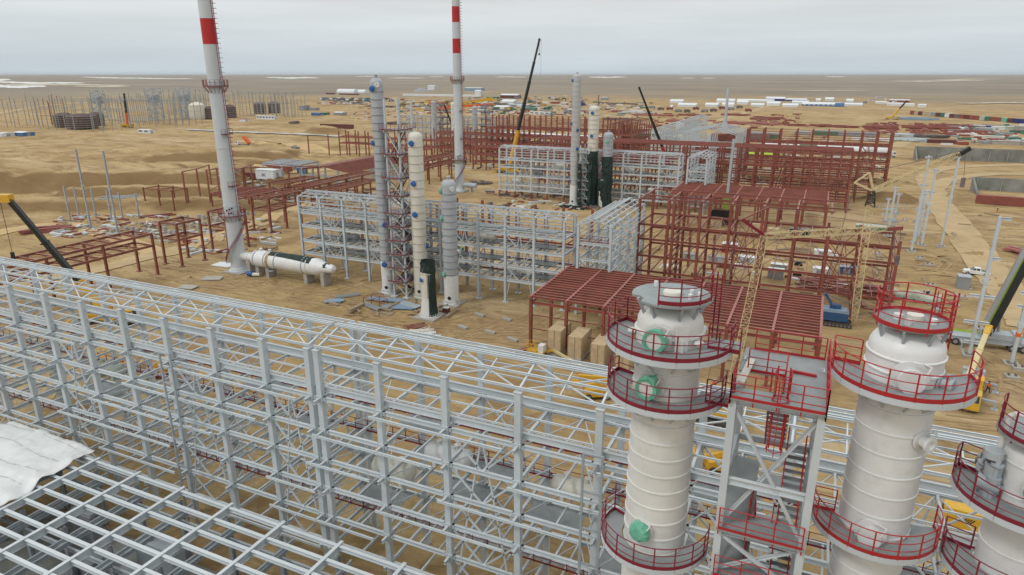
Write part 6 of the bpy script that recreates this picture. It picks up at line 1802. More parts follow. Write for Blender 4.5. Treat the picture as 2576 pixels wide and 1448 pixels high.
for px_, py_, lb in ((312, 935, 'yellow boom lift folded on the ground behind the foreground rack, left one'), (408, 948, 'yellow boom lift folded on the ground behind the foreground rack, right one'), (1500, 1000, 'small yellow lift parked behind the foreground rack left of the nearest column'), (1812, 1180, 'yellow wheeled machine behind the foreground rack, near the stair tower')):
    c_ = thing('boom_lift', lb, 'boom lift', G(px_, py_), .5)
    MB().box(-1.8, 1.8, -1, 1, .5, 1.6).build('chassis', YEL, c_); MB().bar((-1.6, 0, 1.7), (2.6, 0, 2.6), .5, .6).build('lower_arm', YEL, c_); MB().bar((2.6, 0, 2.7), (-2.6, .2, 3.2), .4, .5).build('upper_arm', YEL, c_)
    b = MB(); b.box(-3.4, -2.5, -.7, .9, 2.4, 2.5)
    for z in (3.0, 3.5): b.bar((-3.4, -.7, z), (-2.5, -.7, z), .06); b.bar((-3.4, .9, z), (-2.5, .9, z), .06); b.bar((-3.4, -.7, z), (-3.4, .9, z), .06)
    for x in (-3.4, -2.5):
        for y in (-.7, .9): b.bar((x, y, 2.4), (x, y, 3.5), .06)
    b.build('basket', YEL, c_)
    for x in (-1.3, 1.3):
        for y in (-1, 1): wheel(c_, x, y, .5, .35)
t = thing('generator_set', 'yellow generator cabin with black grille between the white columns at lower right', 'generator', G(2412, 1325), -.1)
MB().box(-1.6, 1.6, -.9, .9, .3, 2.4).build('cabin', YEL, t); MB().box(-1.68, -1.6, -.7, .7, .6, 2.0).build('grille', BLACK, t)
b = MB(); [b.prism((-.2 + k * .22, -.905, 1.2), (.15 + k * .22, -.905, 1.7), [(-.01, -.05), (.01, -.05), (.01, .05), (-.01, .05)]) for k in range(5)]; b.build('grille', BLACK, t)
# ---- vehicles
pickup('white double cab pickup on the sand beside the tall stanchion', G(2455, 692), math.pi - .12, CARW)
pickup('silver pickup alone on the haul road beyond the chimney', G(743, 377), .15, CARG)
def truck(label, P, rz, m, bedm, kind='box', L=8, group=None, cat='truck'):
    t = thing('truck', label, cat, P, rz, group)
    MB().box(-L / 2, L / 2 - 1, -1.0, 1.0, .8, 1.1).build('chassis', BLACK, t)
    cab(t, L / 2 + .5, 2.4, 2.1, m, .8, 1.9)
    if kind == 'box': MB().box(-L / 2, L / 2 - 1.6, -1.25, 1.25, 1.15, 3.6).build('load_box', bedm, t)
    elif kind == 'dump':
        b = side_prof([(0, 0), (0, 1.5), (L * .62, 1.7), (L * .66, .2), (L * .6, 0)], 2.5)
        b.xform(Matrix.Translation((-L / 2, 0, 1.3)) @ Matrix.Rotation(R(-48), 4, 'Y')).build('tipping_bed', bedm, t)
    for x in (-L / 2 + .9, -L / 2 + 2.2, L / 2 - .4):
        for y in (-1.05, 1.05): wheel(t, x, y, .52, .32)
    return t
truck('orange tipper truck with raised bed on the cut bank behind the chimney', G(612, 369), math.pi + .1, CARW, ORG, 'dump', 8.5)
truck('small white box lorry parked left of the far buses', G(2174, 262), math.pi, CARW, SHG, 'box', 8)
truck('white crew van truck beside the farther basin wall', G(2233, 396), .1, CARW, SHW, 'box', 6.5)
def bus(label, P, rz, group='white buses parked far away'):
    t = thing('bus', label, 'bus', P, rz, group)
    MB().box(-6, 6, -1.3, 1.3, .5, 3.2).build('body', CARW, t)
    b = MB(); b.box(-5.6, 5.9, -1.33, -1.3, 1.7, 2.6); b.box(-5.6, 5.9, 1.3, 1.33, 1.7, 2.6); b.box(6, 6.03, -1.1, 1.1, 1.5, 2.7); b.build('window', GLASS, t)
    for x in (-3.6, 3.8):
        for y in (-1.2, 1.2): wheel(t, x, y, .5, .3)
for i, (px_, py_) in enumerate([(2195, 256), (2212, 250), (2210, 262), (2250, 262), (2228, 255)]):
    bus(ordn(i) + ' white bus from the left in the far coach park' if i else 'leftmost white bus in the far coach park', G(px_, py_), .2 + .3 * i)
# ---- containers and buildings far off
def container(label, P, rz, m, L=12.2, W=2.5, H=2.7, group=None):
    t = thing('shipping_container', label, 'container', P, rz, group)
    b = MB(); n = 24
    b.box(-L / 2, L / 2, -W / 2, W / 2, .1, H)
    for k in range(n):
        x = -L / 2 + .25 + k * (L - .5) / n
        b.box(x, x + .22, -W / 2 - .04, W / 2 + .04, .25, H - .15)
    b.build('body', m, t)
    b = MB()
    for y in (-.55, .55): b.box(L / 2, L / 2 + .04, y - .5, y + .5, .2, H - .1)
    b.build('door', m, t)
    return t
container('long rusty red container at the right edge below the nearer basin', G(2532, 517), -.04, BRN, 18, 2.6, 3.0)
container('red brown container stack leaning beside the blue roofed shed, at left', G(700, 436), .0, BRN, 15, 2.6, 3.2)
container('second long maroon container lying on the graded sand above the red frames', G(848, 323), .12, MAROON, 30, 3, 3.4)
container('rusty container half hidden behind the white office block', G(636, 455), .1, MAROON, 12)
colr = [BRN, TAN, MAROON, TAN, CONC, SHG, MAROON, SHGR, TARP, MAROON, STEELD, BRN, MAROON, BRN, BRN, TARPG, SHGR, BRN, BRN, GREENC, MAROON, SHN, SHN, TAN, TAN, SHB, BRN, MAROON, TARPG, SHGR]
A0, A1 = G(2292, 290), G(2700, 326)
d_ = (A1 - A0); rz_ = math.atan2(d_.y, d_.x)
nm_ = {'rusty_container_red': 'rust red', 'tan_paint': 'tan', 'maroon_cladding': 'maroon', 'concrete': 'pale grey', 'grey_cladding': 'grey', 'green_cladding': 'dark green', 'white_tarpaulin': 'white', 'weathered_scaffold_steel': 'dark brown', 'pale_green_tarpaulin': 'pale green', 'green_plastic_cover': 'bright green', 'navy_cladding': 'navy', 'blue_cladding': 'blue'}
for i in range(30):
    L_ = 6.1 if i % 3 else 9.5
    Q = A0.lerp(A1, (i + .5) / 30)
    Q.z = gh(Q.x, Q.y)
    m_ = colr[i]
    container(nm_[m_.name] + ' container, ' + ordn(i) + ' from the left in the long far row', Q, rz_ if i % 3 != 1 else rz_ + math.pi / 2 * (0), m_, d_.length / 30 - .4, 4, 4.0, 'containers in the long far row')
def building(label, px0, px1, pyb, pyt, m=SHW, roofm=None, gable=.25, d=None, rz=0, win=0, name='site_building', cat='building', group=None, winm=GLASS, arch=False):
    P = G((px0 + px1) / 2, pyb); s = mpp(P)
    vis = (px1 - px0) * s
    d = d or min(14, vis * .45)
    w = max(2.5, (vis - d * math.sin(YAW + rz)) / max(.35, math.cos(YAW + rz)))
    h = max(2.4, (pyb - pyt) * s * .8)
    P = P + Vector((math.sin(-0) * 0, d * .3, 0))
    t = thing(name, label, cat, P, rz, group)
    hw = h * (1 - gable)
    if arch:
        vs = []; n = 14
        for x in (-w / 2, w / 2):
            for k in range(n + 1):
                a = math.pi * k / n
                vs.append((x, -d / 2 * math.cos(a), h * math.sin(a) ** .7))
        MB().add(vs, [(k, k + 1, n + 2 + k, n + 1 + k) for k in range(n)] + [tuple(range(n + 1))[::-1], tuple(range(n + 1, 2 * n + 2))]).build('roof', m, t)
        MB().box(-w / 2 - .1, -w / 2, -d * .18, d * .18, 0, h * .6).build('door', SHG, t)
        return t
    MB().box(-w / 2, w / 2, -d / 2, d / 2, -.3, hw).build('wall', m, t)
    r_ = MB(); o = .3
    r_.add([(-w / 2 - o, -d / 2 - o, hw), (w / 2 + o, -d / 2 - o, hw), (w / 2 + o, d / 2 + o, hw), (-w / 2 - o, d / 2 + o, hw), (-w / 2 - o, 0, h), (w / 2 + o, 0, h)], [(0, 1, 5, 4), (2, 3, 4, 5), (0, 4, 3), (1, 2, 5), (0, 3, 2, 1)])
    r_.build('roof', roofm or m, t)
    if win:
        b = MB()
        for k in range(win):
            x = -w / 2 + w * (k + .5) / win; ww = w / win * .3
            b.box(x - ww, x + ww, -d / 2 - .05, -d / 2, hw * .45, hw * .8)
        b.build('window', winm, t)
    b = MB(); b.box(w / 2, w / 2 + .06, -d * .15, d * .15, 0, hw * .7); b.build('door', SHG, t)
    return t
LB = [
 ('arched white fabric hangar, the longer left half of the far pair', 842, 900, 232, 220, SHW, None, 0, 22, dict(arch=True)), ('arched white fabric hangar, the shorter right half of the far pair', 893, 925, 232, 222, SHW, None, 0, 20, dict(arch=True)),
 ('low maroon shed left of the arched hangars', 818, 842, 236, 231, MAROON, None, .1, 8, {}), ('small brown huts in front of the arched hangars', 850, 905, 237, 234, MAROON, None, .1, 5, {}),
 ('white silo house on dark legs at the horizon above the centre', 1074, 1096, 224, 210, SHW, None, .1, 12, {}), ('long blue grey warehouse right of the farther chimney', 1165, 1216, 226, 216, BLUEL, SHW, .15, 25, {}), ('white batching plant before the blue grey warehouse', 1193, 1212, 236, 222, SHW, None, .2, 10, {}),
 ('white and brown striped depot at upper centre', 1255, 1308, 245, 232, MAROON, SHW, .3, 18, {}), ('big white gabled shed at upper centre', 1256, 1300, 262, 245, SHW, None, .35, 18, {}), ('red and white low depot left of the tall black boom', 1238, 1286, 275, 262, BRN, SHW, .3, 16, {}), ('grey flat depot behind the red and white one', 1275, 1335, 267, 258, SHG, SHW, .15, 14, {}), ('green canvas store right of the tall black boom', 1310, 1350, 275, 267, SHGR, None, .3, 10, {}), ('small green hut behind the green canvas store', 1376, 1388, 270, 264, SHGR, None, .3, 6, {}),
 ('dark grey flat canopy right of the farther chimney', 1175, 1230, 282, 272, SHG, SHW, .12, 12, {}), ('green and white shed behind the big white one', 1222, 1255, 246, 240, SHGR, None, .2, 10, {}), ('row of white trailers before the red frame at upper centre', 1330, 1385, 287, 279, SHW, None, .1, 5, dict(win=4)), ('pair of cream huts right of the trailers', 1362, 1380, 258, 253, CREAM, None, .2, 5, {}), ('brown hut beside the cream huts', 1384, 1408, 259, 253, BRN, None, .1, 5, {}), ('cream hut left of the tall slim column', 1410, 1428, 259, 254, CREAM, None, .2, 5, {}),
 ('crimson container roof store left of centre', 1080, 1112, 262, 254, RAILB, None, .1, 8, {}), ('dark open hut beyond the netted cream column', 1510, 1530, 250, 241, SHG, SHW, .1, 8, {}),
 ('low dark arched mound tent beside the slim column', 1430, 1470, 265, 255, SHN, None, 0, 30, dict(arch=True)), ('blue and white hut cluster at far left', 28, 75, 344, 330, SHB, SHW, .2, 9, {}), ('white hut at the left edge', -10, 22, 346, 334, SHW, None, .2, 9, {}), ('white shack with dark door below the far crane', 342, 386, 336, 324, SHW, None, .1, 5, dict(win=2)), ('grey square tank house above the graded sand', 750, 773, 277, 262, SHG, None, .05, 12, {}), ('smaller grey tank house right of the first', 775, 800, 277, 268, SHG, None, .05, 8, {}), ('blue roofed shed below the tank houses', 780, 812, 290, 281, SHB, None, .2, 8, {}), ('green hut right of the blue roofed shed', 812, 826, 289, 281, SHGR, None, .2, 6, {}), ('grey workshop with mixed boxes right of the green hut', 836, 868, 289, 279, SHG, SHW, .2, 9, {}), ('row of white cabins on the sand at upper left', 640, 698, 300, 289, SHW, None, .1, 4, dict(win=6)), ('red and blue hut left of the white cabins', 600, 622, 306, 297, SHW, BRN, .2, 5, {}),
 ('silver roofed shed joined to the rusty container', 690, 745, 428, 408, SHW, BLUEL, .5, 9, {}), ('blue container hut by the silver roofed shed', 745, 768, 437, 420, SHB, None, .05, 4, {}), ('white office container with dark lettering behind the chimney', 640, 705, 470, 442, SHW, None, .04, 4.5, {}),
 ('small green hut beyond the middle rack', 1142, 1152, 647, 636, SHGR, None, .2, 2.5, {}),
]
for a in LB: building(a[0], *a[1:5], m=a[5], roofm=a[6], gable=a[7], d=a[8], **a[9])
oc = [o for o in bpy.data.objects if o.get('label', '').startswith('white office container with dark')][0]
tx = bpy.data.curves.new('lettering', 'FONT'); tx.body = 'EIC'; tx.size = 1.5; tx.extrude = .02
to = bpy.data.objects.new('lettering', tx); col.objects.link(to)
bpy.context.view_layer.update()
me_ = bpy.data.meshes.new_from_object(to.evaluated_get(bpy.context.evaluated_depsgraph_get())); me_.materials.clear(); me_.materials.append(SHN)
bpy.data.objects.remove(to); to = bpy.data.objects.new('lettering', me_); col.objects.link(to); to.parent = oc
w_ = max(v.co.x for v in [c for c in oc.children if c.name.startswith('wall')][0].data.vertices)
to.location = (-w_ * .3, -2.25 - .08, .9); to.rotation_euler = (math.pi / 2, 0, 0)
# camp of white cabins on the horizon right of centre
random.seed(5)
i = 0
camp = [(1682, 1722, 258, SHW), (1702, 1755, 268, SHW), (1770, 1810, 268, SHW), (1812, 1850, 268, SHW), (1850, 1885, 262, SHW), (1800, 1850, 258, SHW), (1855, 1945, 256, SHW), (1885, 1925, 268, SHW), (1925, 1965, 266, SHW), (1965, 2010, 270, SHW), (1925, 1975, 254, SHN), (1975, 2030, 255, SHN), (1990, 2035, 262, SHW), (2048, 2068, 256, SHW), (2072, 2100, 255, SHW), (2125, 2150, 259, SHW), (1680, 1697, 270, CREAM), (2115, 2170, 268, SHW)]
cl = ['white cabin block at the left end of the far camp', 'long low white cabin, second from the left of the far camp', 'white peaked cabin left of the slim stack', 'white cabin just left of the slim stack', 'white cabin behind the slim stack', 'pale flat cabin at the back left of the camp', 'long white block at the back of the camp', 'white peaked cabin at the front middle of the camp', 'white cabin at the front, right of the middle', 'large white cabin at the front right of the camp', 'navy fronted block at the back of the camp, left one', 'navy fronted block at the back of the camp, right one', 'white cabin before the right navy block', 'white guard post right of the navy blocks', 'white cabin right of the guard post', 'lone white cabin between camp and blue striped hall', 'cream hut in front of the left end of the camp', 'white block beside the blue striped hall']
for (x0, x1, yb, m_), lb in zip(camp, cl):
    building(lb, x0, x1, yb, yb - random.uniform(8, 13), m=m_, roofm=SHW, gable=.45, d=16, win=0, group='cabins of the far camp')
building('long white hall with blue stripe at the right of the camp', 2020, 2110, 268, 256, m=SHB, roofm=SHW, gable=.5, d=14, win=8, winm=SHW)
building('blue domed store at the right end of the striped hall', 2098, 2125, 270, 258, m=SHB, arch=True, d=10)
for i, (x0, x1, yb, m_, lb) in enumerate([(2262, 2290, 264, CREAM, 'cream cabin right of the coaches'), (2292, 2330, 268, SHW, 'white cabin second right of the coaches'), (2335, 2360, 270, SHW, 'white tent cabin before the container row'), (2300, 2345, 260, BRN, 'brown backed block behind the white cabins'), (2368, 2390, 272, SHW, 'small white tent at the start of the container row')]):
    building(lb, x0 - 60 + 0, x1 - 60, yb, yb - 9, m=m_, roofm=SHW, gable=.3, d=8)
RBB = [(2450, 2490, 325, 316, SHW, 'white plant cabin at the left of the far mixer yard'), (2478, 2500, 326, 317, SHN, 'navy tank block in the far mixer yard'), (2495, 2530, 330, 318, SHW, 'white cabin in the middle of the far mixer yard'), (2530, 2560, 334, 318, TARPG, 'pale green bulky machine house at the right edge'), (2555, 2600, 336, 316, CONC, 'grey bulky plant cut by the right edge'), (2455, 2520, 352, 344, CREAM, 'long cream site sign board above the basin'), (2500, 2576, 366, 354, CONC, 'pale concrete block stack above the basin at right'), (2335, 2400, 362, 352, MAROON, 'long maroon covered load above the farther basin'), (1445, 1512, 0, 0, SHW, '')]
for x0, x1, yb, yt, m_, lb in RBB:
    if lb: building(lb, x0, x1, yb, yt, m=m_, roofm=None, gable=.1, d=6)
HB = [(1600, 1650, 343, 331, SHGR, 'dark green long shed behind the far frames, left of the truss rack'), (1605, 1635, 352, 340, SHG, 'grey equipment shed in front of the dark green one'), (1632, 1670, 336, 328, SHW, 'white trailer behind the red leaning crane'), (1880, 1935, 352, 328, STEELD, 'brown long shed beyond the far grey hall'), (1930, 1965, 350, 332, SHGR, 'green end shed joined to the brown long shed'), (1995, 2040, 340, 328, SHG, 'grey long shed behind the far right frame, left'), (2045, 2110, 342, 326, SHGR, 'green and tan long shed behind the far right frame'), (2110, 2200, 345, 330, SHG, 'grey long shed behind the far right frame, right')]
for x0, x1, yb, yt, m_, lb in HB: building(lb, x0, x1, yb, yt, m=m_, roofm=SHG, gable=.2, d=8)
# long row of white insulated drums behind the upper red frames
for i in range(8):
    P = G(1300 + 42 * i, 352 + 2.2 * i)
    hvessel('horizontal_vessel', ordn(i) + ' long white drum from the left behind the upper centre red frame', P, 17, 2.0, SHW, 0, 'long white drums behind the red frames', sh=1.2)
for i in range(6):
    P = G(1960 + 45 * i, 383 + 2.4 * i)
    hvessel('horizontal_vessel', ordn(i) + ' long white drum from the left inside the far right red frame', P, 16, 2.1, SHW if i != 2 else SHGR, 0, 'long white drums inside the far right frame', sh=1.2)
hvessel('horizontal_vessel', 'cream drum under the long red multi-storey frame', G(1935, 455), 13, 1.9, TAN)
hvessel('horizontal_vessel', 'lime green long drum behind the long red frame', G(1895, 400), 26, 1.3, LIME)
for i, (px_, py_) in enumerate([(1720, 352), (1715, 395)]):
    t = thing('storage_tank', ['white domed upright tank behind the leaning red crane', 'white upright tank in front of the far grey truss rack'][i], 'tank', G(px_ - 12, py_))
    MB().lathe([(3.2, 0), (3.2, 10), (2.8, 11), (1.5, 11.8), (.01, 12)], (0, 0, 0), 28).build('shell', CREAM, t, None, True)
# red box modules in the second frame
for i, (px_, py_, w_, h_) in enumerate([(1745, 425, 14, 13), (1810, 430, 10, 17), (1840, 436, 6, 18)]):
    t = thing('clad_module', ['broad dark red clad module at the right end of the farthest grey rack', 'tall rusty red clad module right of the farthest rack', 'narrow tall rusty module beside the grey mast'][i], 'module', G(px_, py_))
    MB().box(-w_ / 2, w_ / 2, -3, 3, 3, h_).build('casing', REDB, t)
    b = MB(); [b.box(-w_ / 2 - .1, w_ / 2 + .1, -3.15, 3.15, 3 + k * 1.6, 3.25 + k * 1.6) for k in range(int((h_ - 3) / 1.6) + 1)]; [b.box(x - .2, x + .2, y - .2, y + .2, 0, 3) for x in (-w_ / 2 + .3, w_ / 2 - .3) for y in (-2.7, 2.7)]; b.build('stiffener', RED, t)
# truck and plant parks
def small_truck_row(lab, pts, mats, group):
    src = {}
    for i, (px_, py_) in enumerate(pts):
        m_ = mats[i % len(mats)]
        P = G(px_, py_)
        if m_.name not in src: src[m_.name] = truck(lab, P, .3, m_, m_, 'box', 7.5, group)
        else: copy_thing(src[m_.name], P, random.uniform(-.4, 1.0))
random.seed(3)
small_truck_row('small parked lorry in the crowded lorry park left of the tall grey column', [(812 + 4.2 * k + random.uniform(-1, 1), 250 + random.uniform(-1.5, 3.5)) for k in range(42)], [CARW, SHB, SHGR, SHG, BRN], 'lorries in the park left of the tall grey column')
small_truck_row('small machine in the yellow and orange plant park left of the second chimney', [(1010 + 4.5 * k + random.uniform(-1, 1), 258 + random.uniform(-1.5, 10)) for k in range(34)], [YEL, STEELD, TAN, YEL, SHW], 'machines in the plant park left of the second chimney')
small_truck_row('small vehicle in the yard around the white sheds at upper centre', [(1180 + 8.5 * k, 254 + random.uniform(-8, 30)) for k in range(34)], [SHW, STEELD, YEL, SHGR, SHG], 'vehicles around the white sheds at upper centre')
small_truck_row('small vehicle parked before the far camp right of centre', [(1640 + 22 * k, 277 + random.uniform(-6, 6)) for k in range(12)], [SHG, STEELD, BRN], 'vehicles before the far camp')
for i, (x0, x1, y0, y1, m_, lb) in enumerate([(1158, 1240, 262, 248, YEL, 'long yellow boom lying across the far crane yard'), (1110, 1235, 274, 264, ORG, 'long orange red boom laid in the far crane yard'), (1180, 1250, 258, 252, YEL, 'second yellow boom lying behind the orange one')]):
    P = G(x0, y0); Q = up_at(G(x1, y0), x1, y1 - 4) 
    b = MB(); b.bar((0, 0, 2.5), Q - P, 2.2, 2.6); b.cbox((0, 0, 1.4), (8, 3, 2.6))
    solo('laid_boom', b, m_, lb, 'crane boom', P)
solo('mound', MB().lathe([(20, 0), (14, 5), (6, 8), (.01, 9)], (0, 0, 0), 20), SHG, 'dark flat gravel cone at the far edge of the plant park', 'gravel heap', G(1060, 228), smooth=True)
solo('conveyor_shed', MB().box(-90, 90, -4, 4, 0, 4), SHW, 'long thin white conveyor line far behind the columns', 'conveyor', G(1110, 240))
# ---- left far field: tanks in scaffolding, posts
def tank(label, px_, py_, wpx, hpx, m, scaff=True, group='scaffolded round tanks at far left'):
    P = G(px_, py_); s = mpp(P); r = wpx * s / 2; h = hpx * s
    t = thing('storage_tank', label, 'tank', P, 0, group)
    MB().lathe([(r * .9, 0), (r * .97, h * .1), (r, h * .3), (r, h * .7), (r * .9, h * .85), (r * .55, h * .96), (.01, h)], (0, 0, 0), 26).build('shell', m, t, None, not scaff)
    if scaff:
        b = MB()
        for k in range(20):
            a = 2 * math.pi * k / 20; b.bar((1.06 * r * math.cos(a), 1.06 * r * math.sin(a), 0), (1.06 * r * math.cos(a), 1.06 * r * math.sin(a), h * .85), .3)
        b.build('scaffold_pole', STEELD, t)
        for k in range(6):
            MB().ring_sector((0, 0, 0), r * 1.0, r * 1.09, h * (.1 + .14 * k), h * (.1 + .14 * k) + .5, 0, 2 * math.pi, 24).build('scaffold_deck', mat('dusty_scaffold_board', (.28, .24, .22), .8, 0, .2, .4), t)
    else:
        b = MB()
        for k in range(7): b.ring_sector((0, 0, 0), r * .98, r * 1.03, h * (.12 + .11 * k), h * (.12 + .11 * k) + .4, 0, 2 * math.pi, 24)
        b.build('stiffener', m, t)
    return t
MV = mat('mauve_tank_shell', (.12, .075, .075), .7, 0, .2, .2)
tank('dark scaffolded tank, leftmost of the near left group', 166, 322, 44, 36, MV); tank('wide dark scaffolded tank in the middle of the left group', 210, 326, 62, 38, MV); tank('dark scaffolded tank at the back right of the left group', 244, 318, 34, 34, MV)
tank('cream ribbed round tank left of the nearest chimney', 499, 301, 38, 42, CREAM, False, None); tank('mauve tank between cream tank and chimney', 531, 300, 26, 32, MV); tank('mauve tank peeping out right of the chimney', 580, 296, 28, 32, MV); tank('dark tank far right of the chimney, left of a pair', 655, 285, 28, 28, MV); tank('dark tank far right of the chimney, right of a pair', 691, 284, 28, 29, MV)
POSTG = mat('weathered_grey_posts', (0.27, 0.29, 0.29), 0.6, 0, .15, .3)
def postfield(label, px_, py_, nx_, ny_, sx_, sy_, h, m, lev=(), seed=0, w=.42):
    P = at(px_, py_); random.seed(seed)
    t = thing('post_frame', label, 'steel frame', (P.x, P.y, 0), 0, 'far fields of bare grey posts')
    A = Asm(t)
    for j in range(ny_):
        for i in range(nx_):
            if random.random() < .12: continue
            b = MB(); b.bar((i * sx_, j * sy_, 0), (i * sx_, j * sy_, h * .9 * random.uniform(.75, 1.04)), w); A.add('column', b, m)
        for z in lev:
            b = MB(); b.bar((0, j * sy_, h * z), ((nx_ - 1) * sx_, j * sy_, h * z), w * .55); A.add('floor_beam', b, m)
    A.done()
postfield('field of tall bare grey posts at the left edge of the photo', -20, 322, 14, 3, 11, 16, 29, POSTG, (.55, .8), 1)
postfield('field of bare grey posts with two tiers of beams behind the scaffolded tanks', 240, 312, 14, 3, 8, 14, 29, POSTG, (.2, .4, .7), 2)
postfield('cluster of bare red posts at the far left', 108, 318, 4, 2, 7, 8, 28, REDB, (.3,), 3)
postfield('dense grey posts left of the nearest chimney', 395, 290, 9, 3, 8, 12, 30, POSTG, (.4,), 4)
postfield('closely set grey posts beyond the dark tank pair', 595, 292, 16, 3, 5.2, 10, 28, POSTG, (.5, .85), 5)
postfield('closely set grey posts just left of the chimney at the back', 480, 280, 10, 2, 8, 10, 28, POSTG, (.5, .85), 6)
for px_, py_, w_, h_, lb in ((395, 304, 10, 30, 'hazy grey lift shaft in the far post field, right'), (255, 304, 8, 28, 'hazy grey lift shaft in the far post field, left'), (470, 300, 9, 30, 'hazy grey lift shaft left of the cream tank')):
    t = thing('steel_shaft', lb, 'steel frame', G(px_, py_)); b = MB()
    lattice(b, (0, 0, 0), (0, 0, h_), w_, w_, 8, .5); b.build('frame', GREYD, t); MB().box(-w_ * .4, w_ * .4, -w_ * .4, w_ * .4, h_ * .55, h_ * .8).build('platform', GREYD, t)
# dark lattice masts on the horizon
for px_, py_, ty, lb in ((1505, 264, 236, 'thin dark crane mast right of the cream netted column'), (1360, 215, 95, 'hair thin radio mast behind the tall black boom')):
    P = G(px_, py_); h = up_at(P, px_, ty).z
    b = MB(); b.bar((0, 0, 0), (0, 0, h), 1.2 if ty > 200 else .9); solo('mast', b, STEELD if ty > 200 else GREYD, lb, 'mast', P)
# thin light poles
for px_, py_, ty in ((1055, 300, 258), (2465, 262, 245), (1700, 262, 240)):
    pass
# ---- people
def person(label, P, rz, top, leg, helm, lean=0.0, stride=.18, arm=.25):
    t = thing('person', label, 'person', P, rz)
    V = [((0, 0, .95), .15), ((.02 + lean * .3, 0, 1.2), .14), ((.03 + lean * .6, 0, 1.42), .165), ((.04 + lean * .8, 0, 1.53), .06), ((.06 + lean, 0, 1.66), .1), ((.07 + lean, 0, 1.74), .09),
         ((stride * .4, .1, .88), .1), ((stride, .11, .5), .075), ((stride * .8, .11, .1), .05), ((stride + .16, .12, .04), .045),
         ((-stride * .4, -.1, .88), .1), ((-stride * .5, -.11, .5), .075), ((-stride * 1.4, -.11, .1), .05), ((-stride * 1.2 + .12, -.12, .04), .045),
         ((.03 + lean * .6, .2, 1.42), .065), ((.02 + lean * .5, .27, 1.15), .05), ((arm + lean * .5, .26, .93), .038), ((arm + .06 + lean * .5, .25, .85), .04),
         ((.03 + lean * .6, -.2, 1.42), .065), ((-.02 + lean * .5, -.27, 1.15), .05), ((arm * .5 + lean * .5, -.26, .92), .038), ((arm * .5 + .06 + lean * .5, -.25, .84), .04)]
    E_ = [(0, 1), (1, 2), (2, 3), (3, 4), (4, 5), (0, 6), (6, 7), (7, 8), (8, 9), (0, 10), (10, 11), (11, 12), (12, 13), (2, 14), (14, 15), (15, 16), (16, 17), (2, 18), (18, 19), (19, 20), (20, 21)]
    me = bpy.data.meshes.new('body'); me.from_pydata([v for v, r in V], E_, [])
    o = bpy.data.objects.new('body', me); col.objects.link(o); o.parent = t
    sk_ = o.modifiers.new('skin', 'SKIN')
    for i, (v, r) in enumerate(V): me.skin_vertices[0].data[i].radius = (r, r)
    me.skin_vertices[0].data[0].use_root = True
    o.modifiers.new('sub', 'SUBSURF').levels = 1
    me.materials.append(leg)
    MB().lathe([(.17, .98), (.19, 1.2), (.2, 1.42), (.1, 1.5)], (.02 + lean * .5, 0, 0), 14).build('vest', top, t, None, True)
    for s in (-1, 1): MB().tube((.03 + lean * .6, s * .2, 1.43), (.0 + lean * .5, s * .275, 1.14), .075, 8, .065).build('sleeve', top, t, None, True)
    MB().lathe([(.1, 1.58), (.115, 1.66), (.105, 1.72)], (.07 + lean, 0, 0), 12).build('face', SKIN, t, None, True)
    MB().lathe([(.15, 1.72), (.135, 1.73), (.13, 1.78), (.09, 1.85), (.01, 1.87)], (.07 + lean, 0, 0), 14).build('helmet', helm, t, None, True)
person('worker in orange jacket and dark trousers walking at the right behind the white column', G(2484, 988), 2.2, HIVIS, DARKCL, BLACK)
person('worker in dark clothes and white helmet by the pale green covered bundle', G(2330, 752), 1.2, DARKCL, DARKCL, HELM, lean=.15)
person('worker in dark jacket and orange trousers near the rusty container', G(2508, 536), 3.0, DARKCL, HIVIS, HELM)
person('worker in orange vest beside the grey and green truck crane', G(2452, 852), 0, HIVIS, DARKCL, HELM)
person('worker in red jacket near the right edge behind the railings', G(2552, 1070), 1, RAILB, DARKCL, HELM)
person('worker in orange vest below the left end of the shed crates', G(1795, 985), 2, HIVIS, DARKCL, HELM)

# ---- goalpost frames traced as standing posts joined at the top
def goalposts(label, pts, hs, extra=(), m=REDB):
    base = Vector((pts[0][0], pts[0][1], 0)); t = thing('goalpost_frame', label, 'steel frame', base, 0, 'goalpost frames near the nearest chimney')
    L = [Vector((x, y, 0)) - base for x, y in pts]
    for p, h in zip(L, hs):
        MB().bar(p, p + Vector((0, 0, h)), .42).cbox(p + Vector((0, 0, .15)), (1, 1, .3)).build('column', m, t)
    for i in range(len(L) - 1):
        b = MB(); b.bar(L[i] + Vector((0, 0, hs[i] - .15)), L[i + 1] + Vector((0, 0, hs[i + 1] - .15)), .3, .35); b.build('top_beam', m, t)
    for i, j, z in extra: MB().bar(L[i] + Vector((0, 0, z)), L[j] + Vector((0, 0, z)), .25).build('tie_beam', m, t)
goalposts('tallest line of red brown goalposts left of the nearest chimney', [(-190.5, 155), (-198, 167), (-205.5, 179)], [12.6, 11.6, 11.2])
goalposts('second line of red brown goalposts, closer to the nearest chimney', [(-184, 159), (-190, 168.5), (-196.5, 177)], [13, 12, 11.5], ((0, 1, 6),))
goalposts('third line of goalposts half hidden by the nearest chimney', [(-178, 162), (-183.3, 173.4), (-190, 184)], [12.2, 12, 11.4])
goalposts('goalpost bent with two tiers right of the nearest chimney', [(-183, 174), (-176, 188), (-171, 198)], [12, 11, 10.5], ((0, 1, 6.5), (1, 2, 6.2)))
trussrack('short red brown frame between the chimney and the low wide hall', -176, -169, 178, 196, [6.5, 3.6], REDB, 9)
trussrack('low red brown frame before the small green hut', -152, -146, 178, 196, [6.0], REDB, 9)
frame('storey_frame', 'red brown frame with open deck left of the farther chimney foot', 'steel frame', [-196, -189, -182, -175, -168], [268, 275], [9.5, 6], 11.5, REDB, cw=.45, bw=.3, bh=.5, I=False, brace=(1,))
